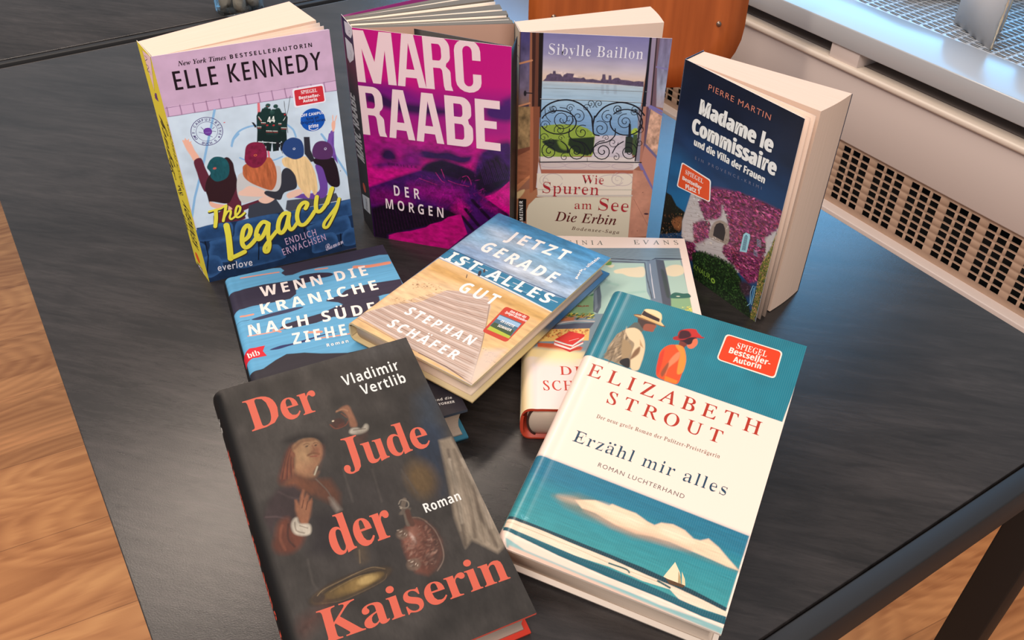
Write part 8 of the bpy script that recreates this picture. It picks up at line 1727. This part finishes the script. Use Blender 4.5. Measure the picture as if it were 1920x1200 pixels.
def table(u0, u1, v0, v1, label, legs, fr_front=.016):
    t = empty('table', tp((u0 + u1) / 2, (v0 + v1) / 2, -TZ), RT, label, 'table')
    uc, vc = (u0 + u1) / 2, (v0 + v1) / 2; a0, a1, b0, b1 = u0 - uc, u1 - uc, v0 - vc, v1 - vc
    MB().box((a0, b0, TZ - .018), (a1, b1, TZ)).build('tabletop', M_TOP, t, bevel=.0008)
    f = MB(); g = fr_front
    f.box((a0 + .002, b0 - g, TZ - .036), (a1 - .002, b0 - .0012, TZ - .0012)); f.box((a0 + .002, b1 + .0012, TZ - .036), (a1 - .002, b1 + .010, TZ - .004))
    f.box((a0 + .004, b0, TZ - .036), (a0 + .02, b1, TZ - .0185)); f.box((a1 - .02, b0, TZ - .036), (a1 - .004, b1, TZ - .0185))
    f.build('frame', M_FRAME, t, bevel=.0012)
    MB().box((a0, b1 + .00005, TZ - .018), (a1, b1 + .0010, TZ - .0003)).build('edge_highlight', M_EDGE_HI, t)  # lighter strip paints the bevel highlight along the back edge
    for (x0, x1, y0, y1) in legs:
        MB().box((x0 - uc, y0 - vc, 0), (x1 - uc, y1 - vc, TZ - .036)).build('leg', M_LEG, t, bevel=.002)
    return t
table(-.0266, .6800, .1585, 1.262, 'dark slate table carrying all the books, in the foreground', [(.643, .677, .1435, .1775), (-.024, .01, .1435, .1775), (.643, .677, 1.228, 1.262), (-.024, .01, 1.228, 1.262)])
table(-.0266, .6800, 1.2915, 2.39, 'dark slate table behind the gap at the upper left, carrying a jar of stones', [(.643, .677, 1.292, 1.326), (-.024, .01, 1.292, 1.326), (.643, .677, 2.35, 2.385), (-.024, .01, 2.35, 2.385)], .011)

# ------------------------------------------------------------------ floor
def floor_mat():
    m = mat('oak_plank_floor', (190, 128, 80), .42); L = m.node_tree.links; b = m.node_tree.nodes['Principled BSDF']
    tc = N(m, 'ShaderNodeTexCoord'); mp = N(m, 'ShaderNodeMapping'); mp.inputs['Rotation'].default_value = (0, 0, -math.radians(26.5)); L.new(tc.outputs['Object'], mp.inputs[0])
    br = N(m, 'ShaderNodeTexBrick'); br.inputs['Scale'].default_value = 1; br.inputs['Brick Width'].default_value = 1.28; br.inputs['Row Height'].default_value = .19; br.inputs['Mortar Size'].default_value = .0008; br.inputs['Mortar Smooth'].default_value = .3
    br.inputs['Color1'].default_value = (.35, .35, .35, 1); br.inputs['Color2'].default_value = (.65, .65, .65, 1); br.inputs['Mortar'].default_value = (.0, .0, .0, 1); L.new(mp.outputs[0], br.inputs['Vector'])
    s = N(m, 'ShaderNodeMapping'); s.inputs['Scale'].default_value = (1.3, 15, 1); L.new(mp.outputs[0], s.inputs[0])
    n = N(m, 'ShaderNodeTexNoise'); n.inputs['Scale'].default_value = 1.5; n.inputs['Detail'].default_value = 8; n.inputs['Roughness'].default_value = .6; n.inputs['Distortion'].default_value = .9; L.new(s.outputs[0], n.inputs['Vector'])
    # knots: rings around scattered centres
    kn = N(m, 'ShaderNodeMapping'); kn.inputs['Scale'].default_value = (1.9, 4.8, 1); L.new(mp.outputs[0], kn.inputs[0])
    vo = N(m, 'ShaderNodeTexVoronoi'); vo.inputs['Scale'].default_value = 1.0; L.new(kn.outputs[0], vo.inputs['Vector'])
    rr = N(m, 'ShaderNodeValToRGB'); rr.color_ramp.elements[0].position = .03; rr.color_ramp.elements[0].color = (.25, .25, .25, 1); rr.color_ramp.elements[1].position = .10; rr.color_ramp.elements[1].color = (1, 1, 1, 1); L.new(vo.outputs['Distance'], rr.inputs[0])
    wv = N(m, 'ShaderNodeMath', operation='SINE'); wm = N(m, 'ShaderNodeMath', operation='MULTIPLY'); wm.inputs[1].default_value = 95; L.new(vo.outputs['Distance'], wm.inputs[0])
    wa = N(m, 'ShaderNodeMath', operation='MULTIPLY_ADD'); wa.inputs[1].default_value = 16; L.new(n.outputs[0], wa.inputs[0]); L.new(wm.outputs[0], wa.inputs[2]); L.new(wa.outputs[0], wv.inputs[0])
    mx = N(m, 'ShaderNodeMath', operation='MULTIPLY_ADD'); mx.inputs[1].default_value = .055; L.new(wv.outputs[0], mx.inputs[0]); L.new(n.outputs[0], mx.inputs[2])
    ramp = N(m, 'ShaderNodeValToRGB'); e = ramp.color_ramp.elements; e[0].position = .28; e[0].color = (*lin((150, 93, 53)), 1); e[1].position = .72; e[1].color = (*lin((210, 147, 93)), 1); L.new(mx.outputs[0], ramp.inputs[0])
    m1 = N(m, 'ShaderNodeMixRGB', blend_type='MULTIPLY'); m1.inputs[0].default_value = .75; L.new(ramp.outputs[0], m1.inputs[1]); L.new(rr.outputs[0], m1.inputs[2])
    m2 = N(m, 'ShaderNodeMixRGB', blend_type='OVERLAY'); m2.inputs[0].default_value = .4; L.new(m1.outputs[0], m2.inputs[1]); L.new(br.outputs['Color'], m2.inputs[2]); L.new(m2.outputs[0], b.inputs['Base Color'])
    return m
fl = MB().box((-4, -2, -.05), (4, 5, 0)).build('floor', floor_mat()); fl['kind'] = 'structure'

# ------------------------------------------------------------------ radiator cover under the window
RU = 1.28
def lattice(name, parent, m, us, zs, holes, axis, d0, d1):
    """plate with rectangular openings; us/zs are grid lines, holes a set of (i,j) cells left open; thickness d0..d1 across"""
    V = []; Fc = []; nu, nz = len(us), len(zs)
    P = (lambda a, b, d: (d, a, b)) if axis == 'x' else (lambda a, b, d: (b, a, d))
    for d in (d0, d1):
        for b in zs:
            for a in us: V.append(P(a, b, d))
    I = lambda k, j, i: k * nu * nz + j * nu + i
    for j in range(nz - 1):
        for i in range(nu - 1):
            if (i, j) in holes:
                for (a, b) in (((j, i), (j, i + 1)), ((j, i + 1), (j + 1, i + 1)), ((j + 1, i + 1), (j + 1, i)), ((j + 1, i), (j, i))):
                    Fc.append((I(0, *a), I(0, *b), I(1, *b), I(1, *a)))
                continue
            Fc.append((I(0, j, i), I(0, j + 1, i), I(0, j + 1, i + 1), I(0, j, i + 1))); Fc.append((I(1, j, i), I(1, j, i + 1), I(1, j + 1, i + 1), I(1, j + 1, i)))
    return mesh_obj(name, V, Fc, m, parent)
M_CREAM = mat('cream_lacquer', (212, 198, 192), .45); M_WHITE = mat('white_lacquer_sill', (178, 180, 184), .2); M_PERF = mat('beige_perforated_metal', (186, 156, 134), .5); M_VOID = mat('painted_inside_shade', (10, 9, 10), .9)
rad = empty('radiator_cover', tp(RU, 0, -TZ), RT, 'cream radiator cover with perforated panels and white window sill along the right side', 'radiator cover')
V0, V1 = -.6, 3.0
def zz(z): return z + TZ
MB().box((0, V0, zz(-.123)), (.115, V1, zz(-.088))).build('sill_board', M_WHITE, rad, bevel=.002)
mb = MB().box((.004, V0, zz(-.284)), (.022, V1, zz(-.158))); mb.build('front_panel', M_CREAM, rad, bevel=.003)
MB().box((-.004, V0, zz(-.160)), (.026, V1, zz(-.149))).build('panel_rail', mat('cream_rail', (224, 210, 196), .4), rad, bevel=.004, seg=3)
for vv in (.905, 2.35, -.35): MB().box((.004, vv, zz(-.150)), (.09, vv + .062, zz(-.122))).build('sill_spacer', M_CREAM, rad, bevel=.001)
MB().box((.12, V0, 0), (.60, V1, zz(-.155))).build('radiator_body', M_VOID, rad)  # near-black colour stands for the shade below the grille
MB().box((.03, V0, zz(-.154)), (.12, V1, zz(-.150))).build('inner_shelf', mat('grey_brown_shelf', (112, 100, 94), .6), rad)  # one even grey-brown tone, darker than the cream panels
# perforated lower panel: groups of three columns
us = [V0]; holes = set(); zs = [zz(-.412)]; rows = 8; pz = .01395; hz = .0107
z = zz(-.400)
zr = []
for k in range(rows): zr.append((z + k * pz, z + k * pz + hz))
for a, b in zr: zs += [a, b]
zs.append(zz(-.284)); v = V0 + .01; cells = []
while v < V1 - .1:
    for c in range(3):
        us += [v + c * .0212, v + c * .0212 + .0156]; cells.append(len(us) - 2)
    v += .0748
us.append(V1)
for c in cells:
    for k in range(rows): holes.add((c, 1 + 2 * k))
lattice('perforated_panel', rad, M_PERF, us, zs, holes, 'x', .010, .0110)
MB().box((.05, V0, zz(-.5)), (.052, V1, zz(-.29))).build('interior_shade_sheet', M_VOID, rad)  # near-black sheet paints the shade behind the perforations
MB().box((-.012, V0, zz(-.445)), (.03, V1, zz(-.412))).build('lower_rail', M_CREAM, rad, bevel=.002)
MB().box((0, V0, 0.02), (.012, V1, zz(-.445))).build('lower_panel', M_CREAM, rad)
# slotted grille behind the sill board
us = [V0]; cells = []; v = V0 + .012
while v < V1 - .05: us += [v, v + .0165]; cells.append(len(us) - 2); v += .0235
us.append(V1); xs = [.115]; x = .128; rws = 0
while x < .56: xs += [x, x + .0072]; x += .0128; rws += 1
xs.append(.60); holes = {(c, 1 + 2 * k) for c in cells for k in range(rws)}
lattice('top_grille', rad, M_WHITE, us, xs, holes, 'z', zz(-.094), zz(-.092))

wl = MB(); wl.box((.62, V0 - 1, 0), (.74, V1 + 1, zz(-.05))); wl.box((.62, V0 - 1, zz(1.3)), (.74, V1 + 1, zz(1.9)))
wo = wl.build('wall_right', mat('white_wall', (220, 212, 200), .8)); wo.matrix_world = Matrix.Translation(tp(RU, 0, -TZ)) @ RT.to_4x4(); wo['kind'] = 'structure'

# cushion and paper lantern bags on the grille
def cushion(label, u, v, lu, lv, h, col, rot=0):
    n = 24; V = []; Fc = []
    for s in (1, -1):
        for j in range(n + 1):
            for i in range(n + 1):
                a = i / n * 2 - 1; b = j / n * 2 - 1; e = (1 - abs(a) ** 6) * (1 - abs(b) ** 6); V.append((a * lu / 2 * (1 - .03 * b * b), b * lv / 2 * (1 - .03 * a * a), h / 2 + s * h / 2 * max(0, e) ** .35))
    k = n + 1
    for s in (0, 1):
        for j in range(n):
            for i in range(n):
                q = (s * k * k + j * k + i, s * k * k + j * k + i + 1, s * k * k + (j + 1) * k + i + 1, s * k * k + (j + 1) * k + i); Fc.append(q if s == 0 else q[::-1])
    m = mat('teal_cushion_cloth', col, .85)
    o = mesh_obj('cushion', V, Fc, m, None, smooth=True); o.matrix_world = Matrix.Translation(tp(u, v, -.0915)) @ Matrix.Rotation(TA + rot, 4, 'Z'); o['label'] = label; o['category'] = 'cushion'
cushion('teal cushion lying on the white window grille behind the paper bags', 1.676, .990, .34, .20, .05, (38, 98, 110), -.454)
def bag(label, near, left, right):
    a = tp(*near); l = tp(*left) - a; rr_ = tp(*right) - a; l.z = 0; rr_.z = 0
    m = mat('translucent_white_paper', (236, 230, 226), .7); L = m.node_tree.links; mx = N(m, 'ShaderNodeMixShader'); mx.inputs[0].default_value = .4; tl = N(m, 'ShaderNodeBsdfTranslucent'); tl.inputs[0].default_value = (.85, .84, .84, 1)
    L.new(m.node_tree.nodes['Principled BSDF'].outputs[0], mx.inputs[1]); L.new(tl.outputs[0], mx.inputs[2]); L.new(mx.outputs[0], m.node_tree.nodes['Material Output'].inputs[0])
    root = empty('lantern_bag', (a.x, a.y, TZ - .0915), None, label, 'paper bag', 'white paper bags on the window grille')
    c = [Vector((0, 0, 0)), l, l + rr_, rr_]; hh = .16; th = .0012; ctr = (l + rr_) / 2
    V = []; 
    for z in (0, hh):
        for p in c: V.append((*p.to_2d(), z))
    for z in (hh, th):
        for p in c: q = p + (ctr - p) * (th / ctr.length * 1.4); V.append((*q.to_2d(), z))
    Fc = [(0, 3, 2, 1)] + [(i, (i + 1) % 4, 4 + (i + 1) % 4, 4 + i) for i in range(4)] + [(4 + i, 4 + (i + 1) % 4, 8 + (i + 1) % 4, 8 + i) for i in range(4)] + [(8 + i, 8 + (i + 1) % 4, 12 + (i + 1) % 4, 12 + i) for i in range(4)] + [(12, 13, 14, 15)]
    mesh_obj('paper_body', V, Fc, m, root)
    rs = np.random.RandomState(4); M_GL = mat('silver_glitter', (240, 220, 190), .2, .6)
    for edge in (Vector((0, 0, 0)), rr_):
        V = []; Fc = []
        for k in range(27):
            t = k / 26 * .13; q = edge + rr_ * ((rs.rand() - .5) * .03); w_ = .0006 + .0011 * rs.rand(); o_ = len(V)
            V += [(q.x - w_, q.y - w_ - .001, t), (q.x + w_, q.y - w_ - .001, t), (q.x + w_, q.y + w_ - .001, t), (q.x - w_, q.y + w_ - .001, t)]
            if k: Fc += [(o_ - 4 + a, o_ - 4 + (a + 1) % 4, o_ + (a + 1) % 4, o_ + a) for a in range(4)]
        Fc += [(3, 2, 1, 0), (len(V) - 4, len(V) - 3, len(V) - 2, len(V) - 1)]
        mesh_obj('glitter_edge', V, Fc, M_GL, root)
bag('white paper bag nearest the wooden chair on the window grille', (1.4157, .7586, 0), (1.4700, .8690, 0), (1.5054, .8009, 0))
bag('white paper bag cut off by the right edge of the photo', (1.4310, .6150, 0), (1.4900, .7300, 0), (1.5300, .6620, 0))

# ------------------------------------------------------------------ wooden chair
def chair_wood():
    m = mat('orange_beech_plywood', (176, 96, 44), .38); L = m.node_tree.links; b = m.node_tree.nodes['Principled BSDF']
    tc = N(m, 'ShaderNodeTexCoord'); mp = N(m, 'ShaderNodeMapping'); mp.inputs['Scale'].default_value = (60, 4, 4); L.new(tc.outputs['Object'], mp.inputs[0]); n = N(m, 'ShaderNodeTexNoise'); n.inputs['Scale'].default_value = 1; n.inputs['Detail'].default_value = 4; L.new(mp.outputs[0], n.inputs['Vector'])
    r = N(m, 'ShaderNodeValToRGB'); r.color_ramp.elements[0].position = .3; r.color_ramp.elements[0].color = (*lin((158, 78, 30)), 1); r.color_ramp.elements[1].position = .7; r.color_ramp.elements[1].color = (*lin((184, 96, 42)), 1); L.new(n.outputs[0], r.inputs[0]); L.new(r.outputs[0], b.inputs['Base Color']); return m
M_BEECH = chair_wood(); M_STEEL = mat('grey_steel_tube', (120, 120, 124), .3, .9)
def rounded(w, h, r, n=8, sk=0.0):
    P = []
    for cx, cy, a0 in ((w / 2 - r, h - r * .6, 0), (-w / 2 + r, h - r * .6, 90), (-w / 2 + r, r, 180), (w / 2 - r, r, 270)):
        ry = r * .6 if cy > h / 2 else r
        for i in range(n + 1):
            a = math.radians(a0 + 90 * i / n); P.append((cx + r * math.cos(a), cy + ry * math.sin(a)))
    return P
def shell(P, th, bend):
    """plate in x-z with thickness along y, bent about z"""
    n = len(P); c = (0, sum(p[1] for p in P) / n); V = []; Fc = []; rings = 5
    for s in (0, 1):
        for k in range(rings):
            t = 1 - k / (rings)
            for p in P:
                x = c[0] + (p[0] - c[0]) * t; z = c[1] + (p[1] - c[1]) * t; V.append((x, bend * x * x + s * th, z))
        V.append((c[0], s * th, c[1]))
    K = rings * n + 1
    for s in (0, 1):
        for k in range(rings - 1):
            for i in range(n):
                q = (s * K + k * n + i, s * K + k * n + (i + 1) % n, s * K + (k + 1) * n + (i + 1) % n, s * K + (k + 1) * n + i); Fc.append(q if s == 0 else q[::-1])
        for i in range(n):
            q = (s * K + (rings - 1) * n + i, s * K + (rings - 1) * n + (i + 1) % n, s * K + rings * n); Fc.append(q if s == 0 else q[::-1])
    for i in range(n): Fc.append((i, K + i, K + (i + 1) % n, (i + 1) % n))
    return V, Fc
ch = empty('chair', (.206, 1.50, 0), Matrix.Rotation(math.radians(-4), 3, 'Z'), 'orange plywood chair seen from its backrest, standing behind the lake book', 'chair')
V, Fc = shell(rounded(.372, .36, .115), .011, -.35); bk = mesh_obj('backrest', V, Fc, M_BEECH, ch, smooth=False); bk.location = (0, 0, .533); bk.rotation_euler = (math.radians(-6), 0, 0)
for sx in (-.142, .142):
    s = MB().tube([(0, -.004, 0), (0, .002, 0)], .0042, 14).build('screw', mat('screw_steel', (150, 132, 120), .35, .8), bk, True); s.location = (sx, -.35 * sx * sx - .0005, .118)
V, Fc = shell(rounded(.40, .40, .09), .012, 0.0); V = [(x, -z - .02, -y + .46) for x, y, z in V]; mesh_obj('seat', V, Fc, M_BEECH, ch)
for sx in (-.16, .16):
    MB().tube([(sx * 1.05, -.43, .0), (sx, -.38, .40), (sx, -.30, .437), (sx, -.06, .437), (sx, .02, .47), (sx * .85, .032, .60), (sx * .8, .055, .80)], .010).build('leg', M_STEEL, ch, True)
    MB().tube([(sx * 1.1, .02, .0), (sx, -.06, .40), (sx, -.10, .437)], .010).build('leg', M_STEEL, ch, True)

st = empty('stool', tp(1.03, 1.62, -TZ), RT, 'guessed stool with a pale blue-grey square seat behind the gap between the two standing books', 'stool')  # stool is a guess, added for a pale patch of unknown origin
MB().box((-.17, -.20, .435), (.17, .20, .46)).build('seat', mat('pale_blue_grey_laminate', (140, 156, 178), .4), st, bevel=.003)
for a in (-1, 1):
    for b in (-1, 1): MB().tube([(a * .14, b * .17, 0), (a * .13, b * .16, .436)], .012).build('leg', M_STEEL, st, True)

# ------------------------------------------------------------------ glass of stones
def lathe(name, prof, m, parent, n=40):
    V = []; Fc = []
    for r_, z in prof:
        for k in range(n): a = 2 * math.pi * k / n; V.append((r_ * math.cos(a), r_ * math.sin(a), z))
    for i in range(len(prof) - 1):
        for k in range(n): Fc.append((i * n + k, i * n + (k + 1) % n, (i + 1) * n + (k + 1) % n, (i + 1) * n + k))
    Fc.append(tuple(range(n - 1, -1, -1))); Fc.append(tuple((len(prof) - 1) * n + k for k in range(n)))
    return mesh_obj(name, V, Fc, m, parent, smooth=True)
gl = mat('clear_glass', (250, 250, 250), .03); L_ = gl.node_tree.links; mxs = N(gl, 'ShaderNodeMixShader'); trn = N(gl, 'ShaderNodeBsdfTransparent'); gls = N(gl, 'ShaderNodeBsdfGlossy'); gls.inputs['Roughness'].default_value = .04; frs = N(gl, 'ShaderNodeMath', operation='MULTIPLY'); frs.inputs[1].default_value = .45; lw = N(gl, 'ShaderNodeLayerWeight'); lw.inputs['Blend'].default_value = .25; L_.new(lw.outputs['Facing'], frs.inputs[0])
trn.inputs[0].default_value = (.93, .95, .95, 1); L_.new(frs.outputs[0], mxs.inputs[0]); L_.new(trn.outputs[0], mxs.inputs[1]); L_.new(gls.outputs[0], mxs.inputs[2]); L_.new(mxs.outputs[0], gl.node_tree.nodes['Material Output'].inputs[0])
JX, JY = -.409, 1.293
jar = empty('glass_jar', (JX, JY, TZ), None, 'clear glass jar filled with grey stones on the far table', 'jar')
lathe('glass', [(.033, 0), (.0352, .003), (.0366, .09), (.0352, .09), (.0340, .006), (.001, .005)], gl, jar)
M_ST = mat('grey_stone', (150, 140, 128), .8); L_ = M_ST.node_tree.links; nn = N(M_ST, 'ShaderNodeTexNoise'); nn.inputs['Scale'].default_value = 60; rp = N(M_ST, 'ShaderNodeValToRGB'); rp.color_ramp.elements[0].position = .38; rp.color_ramp.elements[1].position = .62; rp.color_ramp.elements[0].color = (*lin((84, 78, 72)), 1); rp.color_ramp.elements[1].color = (*lin((196, 184, 168)), 1); L_.new(nn.outputs[0], rp.inputs[0]); L_.new(rp.outputs[0], M_ST.node_tree.nodes['Principled BSDF'].inputs['Base Color'])
def stone(seed, rad_):
    r_ = np.random.RandomState(seed); V = []; Fc = []; n, m_ = 12, 8; d = r_.rand(5, 3) * 2 - 1; d /= np.linalg.norm(d, axis=1)[:, None]
    for j in range(m_ + 1):
        for i in range(n):
            a = 2 * math.pi * i / n; b = math.pi * j / m_; p = np.array((math.sin(b) * math.cos(a), math.sin(b) * math.sin(a), math.cos(b)))
            s = min(1, min(.70 / max(.05, abs(p @ q)) if k < 5 else 1 for k, q in enumerate(d))); V.append(tuple(p * s * rad_ * np.array((1, .85, .75))))
    for j in range(m_):
        for i in range(n): Fc.append((j * n + i, (j + 1) * n + i, (j + 1) * n + (i + 1) % n, j * n + (i + 1) % n))
    return V, Fc
rs = np.random.RandomState(3); k = 0
for lay in range(4):
    for j in range(5 if lay % 2 == 0 else 4):
        a = j * 2 * math.pi / (5 if lay % 2 == 0 else 4) + lay * .6; V, Fc = stone(k + 10, .0134)
        q = .0195 + .0012 * rs.rand(); x, y, z = q * math.cos(a), q * math.sin(a), .0145 + lay * .0185
        o = mesh_obj('stone', V, Fc, M_ST, None); o.location = (JX + x, JY + y, TZ + z); o.rotation_euler = tuple(rs.rand(3) * 6)
        o['label'] = 'grey stone inside the clear glass jar'; o['category'] = 'stone'; o['group'] = 'stones in the glass jar'; k += 1

for o in list(bpy.data.objects):
    if o.name.startswith('tmp'): bpy.data.objects.remove(o)
